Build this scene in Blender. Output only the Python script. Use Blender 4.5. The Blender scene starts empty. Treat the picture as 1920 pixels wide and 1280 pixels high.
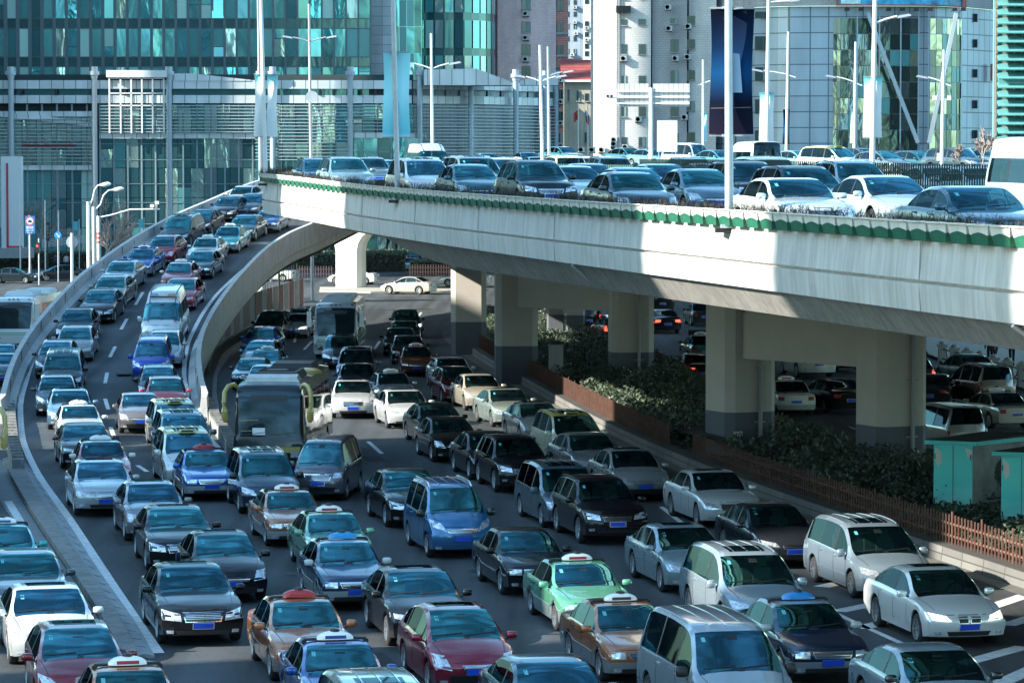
import bpy, bmesh, math, random
from mathutils import Vector, Matrix
from mathutils.bvhtree import BVHTree
rnd = random.Random(7)
sc = bpy.context.scene
COL = sc.collection
# ---------------------------------------------------------------- camera
CAMZ = 10.3; F = 6000.0
PITCH = math.atan((640-322)/F)
cam = bpy.data.objects.new('camera', bpy.data.cameras.new('camera')); COL.objects.link(cam)
cam.location = (0, 0, CAMZ); cam.rotation_euler = (math.pi/2-PITCH, 0, 0)
cam.data.lens = 36*F/1920; cam.data.sensor_width = 36; cam.data.clip_start = 1; cam.data.clip_end = 5000
sc.camera = cam
# ---------------------------------------------------------------- light
SUN_DIR = Vector((.93, .36, 0)).normalized()          # where the light travels (horizontal part)
ELEV = math.radians(27)
w = bpy.data.worlds.new('World'); sc.world = w; w.use_nodes = True
nt = w.node_tree; bg = nt.nodes['Background']
sky = nt.nodes.new('ShaderNodeTexSky'); sky.sky_type = 'NISHITA'; sky.sun_disc = False
sky.sun_elevation = ELEV; sky.sun_rotation = math.atan2(-SUN_DIR.x, -SUN_DIR.y)
tint = nt.nodes.new('ShaderNodeMix'); tint.data_type = 'RGBA'; tint.blend_type = 'MULTIPLY'; tint.inputs[0].default_value = 1
tint.inputs[7].default_value = (.68, .95, .96, 1)
tcw = nt.nodes.new('ShaderNodeTexCoord'); cl = nt.nodes.new('ShaderNodeTexNoise'); cl.inputs['Scale'].default_value = 3.4; cl.inputs['Detail'].default_value = 6; cl.inputs['Distortion'].default_value = .6
mpw = nt.nodes.new('ShaderNodeMapping'); mpw.inputs['Scale'].default_value = (1, 1, 2.0); nt.links.new(tcw.outputs['Generated'], mpw.inputs[0]); nt.links.new(mpw.outputs[0], cl.inputs['Vector'])
mrw = nt.nodes.new('ShaderNodeMapRange'); mrw.inputs[1].default_value = .38; mrw.inputs[2].default_value = .66; mrw.inputs[3].default_value = .5; mrw.inputs[4].default_value = 1.9      # thin broken cloud
vmw = nt.nodes.new('ShaderNodeVectorMath'); vmw.operation = 'SCALE'; nt.links.new(cl.outputs[0], mrw.inputs[0]); nt.links.new(sky.outputs[0], vmw.inputs[0]); nt.links.new(mrw.outputs[0], vmw.inputs['Scale'])
nt.links.new(vmw.outputs[0], tint.inputs[6]); nt.links.new(tint.outputs[2], bg.inputs[0]); bg.inputs[1].default_value = .15
sl = bpy.data.lights.new('sun', 'SUN'); sl.energy = 4.8; sl.angle = math.radians(.53); sl.color = (1, .93, .80)
so = bpy.data.objects.new('sun', sl); COL.objects.link(so)
so.rotation_euler = Vector((-SUN_DIR.x*math.cos(ELEV), -SUN_DIR.y*math.cos(ELEV), math.sin(ELEV))).to_track_quat('Z', 'Y').to_euler()
sc.view_settings.view_transform = 'Standard'; sc.view_settings.look = 'None'
sc.view_settings.exposure = 1.6; sc.view_settings.gamma = 1
# ---------------------------------------------------------------- picture <-> place
def ray(x, y):
    a = (x-960)/F; b = (640-y)/F; c, s = math.cos(PITCH), math.sin(PITCH)
    return Vector((a, c+b*s, -s+b*c))
def at(x, y, Y):
    d = ray(x, y); t = Y/d.y
    return Vector((d.x*t, Y, CAMZ+d.z*t))
def on(x, y, zf=lambda Y: 0.0):
    lo, hi = 30.0, 700.0
    Y = lo
    while Y < hi:
        if at(x, y, Y).z - zf(Y) <= 0: break
        lo = Y; Y += 2
    hi = Y
    for _ in range(30):
        m = (lo+hi)/2
        if at(x, y, m).z - zf(m) > 0: lo = m
        else: hi = m
    return at(x, y, lo)
def pchip(pts):
    pts = sorted(pts); n = len(pts); X = [p[0] for p in pts]; Z = [p[1] for p in pts]
    d = [(Z[i+1]-Z[i])/(X[i+1]-X[i]) for i in range(n-1)]
    m = [d[0]]+[0 if d[i-1]*d[i] <= 0 else 2*d[i-1]*d[i]/(d[i-1]+d[i]) for i in range(1, n-1)]+[d[-1]]
    def f(x):
        if x <= X[0]: return Z[0]+(x-X[0])*m[0]*0
        if x >= X[-1]: return Z[-1]
        i = 0
        while x > X[i+1]: i += 1
        h = X[i+1]-X[i]; t = (x-X[i])/h
        return ((1+2*t)*(1-t)**2*Z[i]+t*(1-t)**2*h*m[i]+t*t*(3-2*t)*Z[i+1]+t*t*(t-1)*h*m[i+1])
    return f
ramp_z = pchip([(100, 0), (128, 0), (134, .12), (142, .55), (150, 1.15), (165, 2.6), (177, 3.8), (189, 5.0), (210, 7.0), (225, 8.3), (245, 9.6), (262, 10.2)])
deck_z = pchip([(30, 8.3), (60, 8.5), (70, 8.6), (88, 8.8), (105, 8.95), (120, 9.1), (137, 9.2), (200, 9.6), (250, 10.2), (300, 10.9), (340, 11.4)])
top_z = pchip([(30, 9.2), (58, 9.3), (74, 9.4), (89, 9.5), (113, 9.73), (141, 10.2), (200, 10.7), (340, 12.3)])
def edge_x(D): return 23.1-.24*D
# ---------------------------------------------------------------- materials
def lin(h):
    r = [int(h[i:i+2], 16)/255 for i in (0, 2, 4)]
    return tuple(c/12.92 if c <= .04045 else ((c+.055)/1.055)**2.4 for c in r)+(1,)
MATS = {}
def mat(name, col=(.5, .5, .5, 1), rough=.6, metal=0, coat=0, spec=.5, emit=None, es=1, noise=None, bump=0, streak=0, alpha=None):
    if name in MATS: return MATS[name]
    if isinstance(col, str): col = lin(col)
    m = bpy.data.materials.new(name); m.use_nodes = True; n = m.node_tree; b = n.nodes['Principled BSDF']
    b.inputs['Base Color'].default_value = col; b.inputs['Roughness'].default_value = rough
    b.inputs['Metallic'].default_value = metal; b.inputs['Coat Weight'].default_value = coat; b.inputs['Coat Roughness'].default_value = .03
    b.inputs['Specular IOR Level'].default_value = spec
    if emit: b.inputs['Emission Color'].default_value = lin(emit) if isinstance(emit, str) else emit; b.inputs['Emission Strength'].default_value = es
    if noise or bump or streak:
        tc = n.nodes.new('ShaderNodeTexCoord')
        src = None
        if noise:
            scale, amt = noise
            nz = n.nodes.new('ShaderNodeTexNoise'); nz.inputs['Scale'].default_value = scale; nz.inputs['Detail'].default_value = 6; nz.inputs['Roughness'].default_value = .65
            n.links.new(tc.outputs['Object'], nz.inputs['Vector'])
            mr = n.nodes.new('ShaderNodeMapRange'); mr.inputs[1].default_value = .3; mr.inputs[2].default_value = .7; mr.inputs[3].default_value = 1-amt; mr.inputs[4].default_value = 1+amt
            n.links.new(nz.outputs[0], mr.inputs[0]); src = mr.outputs[0]
        if streak:
            mp = n.nodes.new('ShaderNodeMapping'); mp.inputs['Scale'].default_value = (2.2, 2.2, .02)
            n.links.new(tc.outputs['Object'], mp.inputs[0])
            n2 = n.nodes.new('ShaderNodeTexNoise'); n2.inputs['Scale'].default_value = 2.2; n2.inputs['Detail'].default_value = 8; n2.inputs['Roughness'].default_value = .7
            n.links.new(mp.outputs[0], n2.inputs['Vector'])
            m2 = n.nodes.new('ShaderNodeMapRange'); m2.inputs[1].default_value = .35; m2.inputs[2].default_value = .6; m2.inputs[3].default_value = 1-streak; m2.inputs[4].default_value = 1
            n.links.new(n2.outputs[0], m2.inputs[0])
            if src:
                mm = n.nodes.new('ShaderNodeMath'); mm.operation = 'MULTIPLY'; n.links.new(src, mm.inputs[0]); n.links.new(m2.outputs[0], mm.inputs[1]); src = mm.outputs[0]
            else: src = m2.outputs[0]
        if src:
            vm = n.nodes.new('ShaderNodeVectorMath'); vm.operation = 'SCALE'; vm.inputs[0].default_value = col[:3]
            n.links.new(src, vm.inputs['Scale']); n.links.new(vm.outputs[0], b.inputs['Base Color'])
        if bump:
            sc_, st = bump
            n3 = n.nodes.new('ShaderNodeTexNoise'); n3.inputs['Scale'].default_value = sc_; n3.inputs['Detail'].default_value = 5
            n.links.new(tc.outputs['Object'], n3.inputs['Vector'])
            bp = n.nodes.new('ShaderNodeBump'); bp.inputs['Strength'].default_value = st; bp.inputs['Distance'].default_value = .05
            n.links.new(n3.outputs[0], bp.inputs['Height']); n.links.new(bp.outputs[0], b.inputs['Normal'])
    MATS[name] = m; return m
def grid_mat(name, col, line, sx, sy, mortar=.02, noise=.08, brick=False, rough=.7, metal=0):
    """panels or bricks on a wall: Object coordinates x / z"""
    if name in MATS: return MATS[name]
    if isinstance(col, str): col = lin(col)
    if isinstance(line, str): line = lin(line)
    col = tuple(col[:3])+(1,); line = tuple(line[:3])+(1,)
    m = bpy.data.materials.new(name); m.use_nodes = True; n = m.node_tree; b = n.nodes['Principled BSDF']
    b.inputs['Roughness'].default_value = rough; b.inputs['Metallic'].default_value = metal
    tc = n.nodes.new('ShaderNodeTexCoord'); sp = n.nodes.new('ShaderNodeSeparateXYZ'); cb = n.nodes.new('ShaderNodeCombineXYZ')
    ad = n.nodes.new('ShaderNodeMath'); ad.operation = 'ADD'
    n.links.new(tc.outputs['Object'], sp.inputs[0]); n.links.new(sp.outputs[0], ad.inputs[0]); n.links.new(sp.outputs[1], ad.inputs[1])
    n.links.new(ad.outputs[0], cb.inputs[0]); n.links.new(sp.outputs[2], cb.inputs[1])
    br = n.nodes.new('ShaderNodeTexBrick'); br.offset = .5 if brick else 0; br.inputs['Scale'].default_value = 1
    br.inputs['Brick Width'].default_value = sx; br.inputs['Row Height'].default_value = sy; br.inputs['Mortar Size'].default_value = mortar
    br.inputs['Color1'].default_value = [c*(1-noise) for c in col[:3]]+[1]; br.inputs['Color2'].default_value = [min(1, c*(1+noise)) for c in col[:3]]+[1]; br.inputs['Mortar'].default_value = line
    n.links.new(cb.outputs[0], br.inputs[0])
    nz = n.nodes.new('ShaderNodeTexNoise'); nz.inputs['Scale'].default_value = .35; nz.inputs['Detail'].default_value = 6
    mp = n.nodes.new('ShaderNodeMapping'); mp.inputs['Scale'].default_value = (2, 2, .35); n.links.new(tc.outputs['Object'], mp.inputs[0]); n.links.new(mp.outputs[0], nz.inputs['Vector'])
    mr = n.nodes.new('ShaderNodeMapRange'); mr.inputs[1].default_value = .3; mr.inputs[2].default_value = .7; mr.inputs[3].default_value = .82; mr.inputs[4].default_value = 1.08
    n.links.new(nz.outputs[0], mr.inputs[0])
    vm = n.nodes.new('ShaderNodeVectorMath'); vm.operation = 'SCALE'; n.links.new(br.outputs[0], vm.inputs[0]); n.links.new(mr.outputs[0], vm.inputs['Scale'])
    n.links.new(vm.outputs[0], b.inputs['Base Color'])
    MATS[name] = m; return m
# ---------------------------------------------------------------- mesh building
class MB:
    def __init__(s): s.v = []; s.f = []; s.m = []
    def quad(s, a, b, c, d, mi=0):
        i = len(s.v); s.v += [tuple(a), tuple(b), tuple(c), tuple(d)]; s.f.append((i, i+1, i+2, i+3)); s.m.append(mi)
    def poly(s, pts, mi=0):
        i = len(s.v); s.v += [tuple(p) for p in pts]; s.f.append(tuple(range(i, i+len(pts)))); s.m.append(mi)
    def box(s, c, sz, rz=0, mi=0, tilt=None, taper=1):
        c = Vector(c); hx, hy, hz = sz[0]/2, sz[1]/2, sz[2]/2
        R = Matrix.Rotation(rz, 3, 'Z')
        if tilt is not None: R = R @ tilt
        i = len(s.v)
        for z in (-1, 1):
            t = taper if z > 0 else 1
            for x, y in ((-1, -1), (1, -1), (1, 1), (-1, 1)):
                s.v.append(tuple(c+R @ Vector((x*hx*t, y*hy*t, z*hz))))
        for q in ((3, 2, 1, 0), (4, 5, 6, 7), (0, 1, 5, 4), (1, 2, 6, 5), (2, 3, 7, 6), (3, 0, 4, 7)):
            s.f.append(tuple(i+k for k in q)); s.m.append(mi)
        return s
    def beam(s, a, b, wd, ht, mi=0):
        a = Vector(a); b = Vector(b); d = b-a; L = d.length
        q = d.to_track_quat('X', 'Z').to_matrix()
        i = len(s.v); c = (a+b)/2
        for z in (-1, 1):
            for x, y in ((-1, -1), (1, -1), (1, 1), (-1, 1)):
                s.v.append(tuple(c+q @ Vector((x*L/2, y*wd/2, z*ht/2))))
        for qd in ((3, 2, 1, 0), (4, 5, 6, 7), (0, 1, 5, 4), (1, 2, 6, 5), (2, 3, 7, 6), (3, 0, 4, 7)):
            s.f.append(tuple(i+k for k in qd)); s.m.append(mi)
        return s
    def tube(s, pts, r, n=8, mi=0, cap=True):
        pts = [Vector(p) for p in pts]; rs = r if isinstance(r, (list, tuple)) else [r]*len(pts)
        base = len(s.v)
        for k, p in enumerate(pts):
            d = (pts[min(k+1, len(pts)-1)]-pts[max(k-1, 0)]).normalized()
            q = d.to_track_quat('Z', 'Y').to_matrix()
            for j in range(n):
                a = 2*math.pi*j/n; s.v.append(tuple(p+q @ Vector((math.cos(a)*rs[k], math.sin(a)*rs[k], 0))))
        for k in range(len(pts)-1):
            for j in range(n):
                s.f.append((base+k*n+j, base+k*n+(j+1) % n, base+(k+1)*n+(j+1) % n, base+(k+1)*n+j)); s.m.append(mi)
        if cap:
            s.f.append(tuple(base+j for j in reversed(range(n)))); s.m.append(mi)
            s.f.append(tuple(base+(len(pts)-1)*n+j for j in range(n))); s.m.append(mi)
        return s
    def lathe(s, prof, c=(0, 0, 0), axis='Z', n=24, mi=0):
        base = len(s.v); c = Vector(c)
        for (r, h) in prof:
            for j in range(n):
                a = 2*math.pi*j/n
                p = Vector((r*math.cos(a), r*math.sin(a), h)) if axis == 'Z' else Vector((r*math.cos(a), h, r*math.sin(a)))
                s.v.append(tuple(c+p))
        for k in range(len(prof)-1):
            for j in range(n):
                q = (base+k*n+j, base+k*n+(j+1) % n, base+(k+1)*n+(j+1) % n, base+(k+1)*n+j)
                s.f.append(q); s.m.append(mi)
        return s
    def sweep(s, path, prof, closed=False, mi=0, mis=None):
        """path: list of (Vector, normal(Vector horizontal outward)); prof(k) -> list of (off, z)"""
        base = len(s.v); n = None
        for k, (p, nn) in enumerate(path):
            pr = prof(k); n = len(pr)
            for o, z in pr: s.v.append((p.x+nn.x*o, p.y+nn.y*o, z))
        for k in range(len(path)-1):
            for j in range(n if closed else n-1):
                s.f.append((base+k*n+j, base+k*n+(j+1) % n, base+(k+1)*n+(j+1) % n, base+(k+1)*n+j)); s.m.append(mis[j] if mis else mi)
        if closed:
            s.f.append(tuple(base+j for j in range(n))); s.m.append(mi)
            s.f.append(tuple(base+(len(path)-1)*n+j for j in reversed(range(n)))); s.m.append(mi)
        return s
    def mesh(s, name, smooth=False, weld=False, auto=None):
        me = bpy.data.meshes.new(name); me.from_pydata(s.v, [], s.f)
        for i, p in enumerate(me.polygons): p.material_index = s.m[i]
        if weld or smooth:
            bm = bmesh.new(); bm.from_mesh(me)
            bmesh.ops.remove_doubles(bm, verts=bm.verts, dist=.0008)
            bmesh.ops.recalc_face_normals(bm, faces=bm.faces)
            if smooth:
                for f in bm.faces: f.smooth = True
                for e in bm.edges:
                    if len(e.link_faces) == 2 and e.calc_face_angle(0) > math.radians(auto or 38): e.smooth = False
            bm.to_mesh(me); bm.free()
        me.update(); return me
    def build(s, name, mats, parent=None, smooth=False, weld=False, auto=None):
        me = s.mesh(name, smooth, weld, auto)
        if not isinstance(mats, (list, tuple)): mats = [mats]
        for m in mats: me.materials.append(m)
        o = bpy.data.objects.new(name, me); COL.objects.link(o)
        if parent: o.parent = parent
        return o
def tag(o, label=None, cat=None, group=None, kind=None):
    if label: o['label'] = label
    if cat: o['category'] = cat
    if group: o['group'] = group
    if kind: o['kind'] = kind
    return o
def empty(name, loc=(0, 0, 0), rz=0):
    o = bpy.data.objects.new(name, None); COL.objects.link(o); o.location = loc; o.rotation_euler = (0, 0, rz); o.empty_display_size = .3
    return o
def struct(o, label=None): return tag(o, label, None, None, 'structure')
def adopt(o, parent):
    o.parent = parent
    o.matrix_parent_inverse = (Matrix.Translation(parent.location) @ Matrix.Rotation(parent.rotation_euler.z, 4, 'Z')).inverted()
    return o
# ================================================================= vehicles
def paint(hexc, metal=.35, rough=.26):
    nm = 'paint_'+hexc+str(metal); new = nm not in MATS
    c = lin(hexc); dark = max(c[:3]) < .03
    m = mat(nm, hexc, .38 if dark else rough, .1 if dark else metal, coat=.75 if dark else 1, spec=.15 if dark else .5)
    if new:       # road dust: dulls the coat in patches and greys the sills
        n = m.node_tree; b = n.nodes['Principled BSDF']; tc = n.nodes.new('ShaderNodeTexCoord'); sp = n.nodes.new('ShaderNodeSeparateXYZ'); n.links.new(tc.outputs['Object'], sp.inputs[0])
        nz = n.nodes.new('ShaderNodeTexNoise'); nz.inputs['Scale'].default_value = 2.3; nz.inputs['Detail'].default_value = 7; n.links.new(tc.outputs['Object'], nz.inputs['Vector'])
        mr = n.nodes.new('ShaderNodeMapRange'); mr.inputs[1].default_value = .35; mr.inputs[2].default_value = .75; mr.inputs[3].default_value = .02; mr.inputs[4].default_value = .12; n.links.new(nz.outputs[0], mr.inputs[0]); n.links.new(mr.outputs[0], b.inputs['Coat Roughness'])
        m2 = n.nodes.new('ShaderNodeMapRange'); m2.inputs[1].default_value = .25; m2.inputs[2].default_value = .62; m2.inputs[3].default_value = .22 if dark else .5; m2.inputs[4].default_value = 0; n.links.new(sp.outputs[2], m2.inputs[0])
        mm = n.nodes.new('ShaderNodeMath'); mm.operation = 'MULTIPLY'; n.links.new(m2.outputs[0], mm.inputs[0]); n.links.new(nz.outputs[0], mm.inputs[1])
        mx = n.nodes.new('ShaderNodeMix'); mx.data_type = 'RGBA'; mx.inputs[6].default_value = c; mx.inputs[7].default_value = (.10, .095, .085, 1); n.links.new(mm.outputs[0], mx.inputs[0]); n.links.new(mx.outputs[2], b.inputs['Base Color'])
    return m
def clearglass(name, tint, refl, k):
    """tinted screen: k of mirror-like reflection over a see-through tint"""
    if name in MATS: return MATS[name]
    m = bpy.data.materials.new(name); m.use_nodes = True; n = m.node_tree; n.nodes.clear()
    o = n.nodes.new('ShaderNodeOutputMaterial'); mx = n.nodes.new('ShaderNodeMixShader'); tr = n.nodes.new('ShaderNodeBsdfTransparent'); gl = n.nodes.new('ShaderNodeBsdfGlossy')
    tr.inputs[0].default_value = tint; gl.inputs['Roughness'].default_value = .02
    lw = n.nodes.new('ShaderNodeLayerWeight'); lw.inputs[0].default_value = .35; mr = n.nodes.new('ShaderNodeMapRange'); mr.inputs[3].default_value = k; mr.inputs[4].default_value = min(1, k+(.5 if k > .2 else .22)); n.links.new(lw.outputs['Facing'], mr.inputs[0])
    oi = n.nodes.new('ShaderNodeObjectInfo'); hs = n.nodes.new('ShaderNodeHueSaturation'); hs.inputs['Color'].default_value = refl
    r1 = n.nodes.new('ShaderNodeMapRange'); r1.inputs[3].default_value = .60; r1.inputs[4].default_value = 1.35; n.links.new(oi.outputs['Random'], r1.inputs[0]); n.links.new(r1.outputs[0], hs.inputs['Value'])
    r2 = n.nodes.new('ShaderNodeMapRange'); r2.inputs[3].default_value = .48; r2.inputs[4].default_value = .53; mlt = n.nodes.new('ShaderNodeMath'); mlt.operation = 'FRACT'; m3 = n.nodes.new('ShaderNodeMath'); m3.operation = 'MULTIPLY'; m3.inputs[1].default_value = 7.3
    n.links.new(oi.outputs['Random'], m3.inputs[0]); n.links.new(m3.outputs[0], mlt.inputs[0]); n.links.new(mlt.outputs[0], r2.inputs[0]); n.links.new(r2.outputs[0], hs.inputs['Hue'])
    n.links.new(hs.outputs[0], gl.inputs[0])
    n.links.new(mr.outputs[0], mx.inputs[0]); n.links.new(tr.outputs[0], mx.inputs[1]); n.links.new(gl.outputs[0], mx.inputs[2]); n.links.new(mx.outputs[0], o.inputs[0])
    MATS[name] = m; return m
M_GLASS = clearglass('tinted_glass', (.30, .58, .58, 1), (.16, .50, .56, 1), .30)
M_SIDE = clearglass('side_glass', (.16, .24, .25, 1), (.28, .42, .46, 1), .08)
M_BLACK = mat('black_trim', (.012, .013, .015, 1), .45)
M_UNDER = mat('underside', (.006, .006, .007, 1), .9)
M_TYRE = mat('tyre_rubber', (.018, .018, .02, 1), .85)
M_RIM = mat('alloy', (.62, .64, .66, 1), .3, .9)
M_CHROME = mat('chrome', (.75, .77, .8, 1), .18, 1)
M_LAMP = mat('lamp_glass', (.62, .66, .70, 1), .12, .55, coat=1, noise=(14, .5))
M_LAMPON = mat('lit_lamp', (.9, .9, .9, 1), .2, emit=(1, .93, .8, 1), es=.9)
M_TAIL = mat('tail_lamp', (.30, .012, .016, 1), .2, coat=1)
M_TAILON = mat('lit_tail_lamp', (.5, .02, .02, 1), .3, emit=(1, .05, .03, 1), es=2)
M_SEAT = mat('seat_fabric', (.22, .21, .19, 1), .8); M_DASH = mat('dashboard', (.03, .03, .032, 1), .7)
M_GALVB = mat('silver_hatch', (.45, .48, .50, 1), .4, .5, noise=(3, .2))
M_PLATE = mat('number_plate', (.012, .07, .55, 1), .4)
M_GRILLE = mat('grille_black', (.02, .021, .023, 1), .4)
M_STICK = mat('sticker', (.10, .42, .48, 1), .4)
M_ORANGE = mat('indicator', (.5, .16, .03, 1), .25, coat=1)
MODELS = {}
MODELS['sedan'] = dict(L=4.75, W=1.82, R=.33, wb=(1.42, -1.36),
  T=[(2.37, .66), (2.2, .76), (1.8, .87), (1.4, .94), (1.08, 1.0), (.8, 1.15), (.45, 1.33), (.18, 1.42), (-.2, 1.465), (-.65, 1.46), (-1.0, 1.40), (-1.4, 1.25), (-1.78, 1.10), (-2.1, 1.06), (-2.3, 1.02), (-2.37, .93)],
  B=[(2.37, .60), (1.9, .78), (1.1, .92), (0, .95), (-1.7, 1.0), (-2.25, .96), (-2.37, .86)], cowl=1.08, wst=.18, rwt=-1.0, rwb=-1.78,
  win=[(.82, -.08), (-.16, -1.05), (-1.12, -1.5)], head=[(.42, .60), (.86, .63), (.86, .76), (.5, .70)], grille=(.36, .54, .68, 4), intake=(.5, .28, .38), tail=[(.5, .74), (.88, .72), (.88, .90), (.45, .88)])
MODELS['executive'] = dict(MODELS['sedan'], L=4.95, W=1.84, wb=(1.5, -1.4),
  T=[(2.47, .72), (2.35, .80), (1.9, .90), (1.4, .97), (1.0, 1.02), (.7, 1.18), (.35, 1.36), (.1, 1.43), (-.3, 1.47), (-.75, 1.46), (-1.08, 1.41), (-1.45, 1.24), (-1.78, 1.10), (-2.2, 1.07), (-2.4, 1.03), (-2.47, .93)],
  B=[(2.47, .66), (1.9, .84), (1.0, .95), (0, .97), (-1.7, 1.01), (-2.35, .96), (-2.47, .86)], cowl=1.0, wst=.1, rwt=-1.08, rwb=-1.78,
  win=[(.75, -.12), (-.2, -1.1), (-1.16, -1.5)], head=[(.46, .56), (.87, .60), (.86, .79), (.5, .72)], grille=(.44, .54, .75, 5), intake=(.6, .27, .36))
MODELS['saloon'] = dict(L=4.55, W=1.70, R=.31, wb=(1.38, -1.28), boxy=1,
  T=[(2.27, .72), (2.18, .78), (1.7, .87), (1.2, .94), (1.02, .97), (.85, 1.07), (.5, 1.30), (.3, 1.39), (.05, 1.42), (-.5, 1.425), (-.88, 1.40), (-1.05, 1.34), (-1.42, 1.07), (-1.52, 1.02), (-2.1, .99), (-2.22, .96), (-2.27, .88)],
  B=[(2.27, .68), (1.8, .80), (1.0, .91), (0, .93), (-1.5, .95), (-2.2, .92), (-2.27, .84)], cowl=1.02, wst=.3, rwt=-.92, rwb=-1.5,
  win=[(.82, -.06), (-.14, -.92), (-.98, -1.3)], head=[(.47, .56), (.82, .57), (.82, .71), (.47, .70)], grille=(.42, .56, .70, 4), intake=(.62, .27, .36), tail=[(.5, .68), (.83, .68), (.83, .84), (.5, .84)])
MODELS['hatchback'] = dict(L=4.4, W=1.77, R=.32, wb=(1.35, -1.28),
  T=[(2.2, .64), (2.08, .76), (1.75, .90), (1.4, 1.0), (1.2, 1.05), (.9, 1.22), (.5, 1.40), (.2, 1.49), (-.2, 1.525), (-.7, 1.52), (-1.1, 1.47), (-1.5, 1.34), (-1.85, 1.14), (-2.05, 1.07), (-2.2, .9)],
  B=[(2.2, .58), (1.75, .80), (1.1, .95), (0, .98), (-1.5, 1.02), (-2.1, .98), (-2.2, .84)], cowl=1.2, wst=.2, rwt=-1.15, rwb=-1.85,
  win=[(.9, -.1), (-.18, -1.02), (-1.1, -1.45)], head=[(.36, .58), (.84, .70), (.83, .84), (.62, .78)], grille=(.34, .42, .52, 3), intake=(.6, .25, .38), tail=[(.55, .74), (.86, .72), (.86, .98), (.6, .95)])
MODELS['off_roader'] = dict(L=4.65, W=1.86, R=.37, wb=(1.4, -1.3), rails=1, gz=.04,
  T=[(2.32, .86), (2.2, .98), (1.8, 1.06), (1.4, 1.12), (1.12, 1.17), (.85, 1.33), (.55, 1.53), (.35, 1.62), (0, 1.69), (-.7, 1.70), (-1.4, 1.67), (-1.85, 1.60), (-2.1, 1.38), (-2.25, 1.12), (-2.32, .98)],
  B=[(2.32, .82), (1.9, .95), (1.1, 1.06), (0, 1.09), (-1.8, 1.12), (-2.25, 1.05), (-2.32, .93)], cowl=1.12, wst=.35, rwt=-1.87, rwb=-2.2,
  win=[(.9, .02), (-.08, -.95), (-1.05, -1.8)], head=[(.46, .72), (.88, .76), (.88, .94), (.5, .86)], grille=(.42, .68, .82, 3), intake=(.6, .36, .52), tail=[(.68, .8), (.9, .8), (.88, 1.1), (.72, 1.1)])
MODELS['people_carrier'] = dict(L=5.05, W=1.86, R=.33, wb=(1.5, -1.5), rib=1,
  T=[(2.52, .70), (2.4, .82), (2.0, .96), (1.65, 1.05), (1.5, 1.09), (1.15, 1.30), (.8, 1.52), (.55, 1.64), (.1, 1.73), (-.7, 1.76), (-1.6, 1.73), (-2.1, 1.64), (-2.35, 1.35), (-2.45, 1.1), (-2.52, .95)],
  B=[(2.52, .62), (2.0, .85), (1.4, .98), (0, 1.02), (-2.0, 1.06), (-2.45, 1.0), (-2.52, .88)], cowl=1.5, wst=.55, rwt=-2.1, rwb=-2.42,
  win=[(1.15, .2), (.08, -.95), (-1.0, -2.05)], head=[(.45, .60), (.88, .68), (.87, .84), (.55, .76)], grille=(.4, .56, .68, 4), intake=(.55, .28, .42), tail=[(.7, .8), (.9, .8), (.86, 1.2), (.74, 1.2)], sunroof=(.3, -.35))
MODELS['compact_van'] = dict(L=4.4, W=1.70, R=.31, wb=(1.4, -1.32), rib=1, rails=1,
  T=[(2.2, .78), (2.12, .92), (1.85, 1.04), (1.6, 1.13), (1.48, 1.17), (1.2, 1.38), (.9, 1.60), (.68, 1.73), (.3, 1.81), (-.5, 1.84), (-1.5, 1.82), (-2.0, 1.74), (-2.12, 1.4), (-2.17, 1.1), (-2.2, .95)],
  B=[(2.2, .72), (1.8, .92), (1.4, 1.03), (0, 1.06), (-2.0, 1.08), (-2.15, 1.0), (-2.2, .88)], cowl=1.48, wst=.68, rwt=-2.0, rwb=-2.15,
  win=[(1.2, .35), (.2, -.85), (-.95, -1.9)], head=[(.40, .72), (.80, .86), (.80, 1.02), (.55, .94)], grille=(.42, .70, .80, 2), intake=(.62, .24, .36), tail=[(.68, .7), (.84, .7), (.8, 1.1), (.72, 1.1)])
MODELS['minivan'] = dict(L=4.3, W=1.66, R=.30, wb=(1.3, -1.3), rib=1,
  T=[(2.13, .82), (2.08, .95), (1.9, 1.04), (1.75, 1.1), (1.68, 1.13), (1.45, 1.40), (1.22, 1.66), (1.05, 1.78), (.7, 1.85), (-.3, 1.88), (-1.4, 1.87), (-1.95, 1.81), (-2.07, 1.5), (-2.1, 1.1), (-2.13, .95)],
  B=[(2.13, .78), (1.8, .95), (1.5, 1.04), (0, 1.06), (-1.95, 1.07), (-2.1, 1.0), (-2.13, .88)], cowl=1.68, wst=1.05, rwt=-1.93, rwb=-2.09,
  win=[(1.45, .6), (.45, -.7), (-.8, -1.85)], head=[(.48, .76), (.79, .76), (.79, .93), (.5, .90)], grille=(.44, .68, .88, 4), intake=(.6, .30, .46), tail=[(.68, .7), (.8, .7), (.8, 1.0), (.7, 1.0)])
MODELS['minibus'] = dict(L=5.0, W=1.86, R=.34, wb=(1.55, -1.5), rib=1, blackm=1,
  T=[(2.5, .82), (2.42, .98), (2.15, 1.10), (1.9, 1.19), (1.78, 1.23), (1.5, 1.46), (1.2, 1.70), (.98, 1.85), (.5, 1.96), (-.5, 2.0), (-1.7, 1.97), (-2.25, 1.86), (-2.4, 1.5), (-2.46, 1.2), (-2.5, 1.0)],
  B=[(2.5, .76), (2.1, .98), (1.7, 1.10), (0, 1.13), (-2.2, 1.13), (-2.45, 1.05), (-2.5, .9)], cowl=1.78, wst=.98, rwt=-2.25, rwb=-2.43,
  win=[(1.45, .55), (.42, -.8), (-.88, -2.15)], head=[(.5, .72), (.88, .78), (.87, .95), (.55, .88)], grille=(.42, .66, .78, 2), intake=(.6, .3, .42), tail=[(.74, .8), (.9, .8), (.88, 1.3), (.78, 1.3)])
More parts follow.
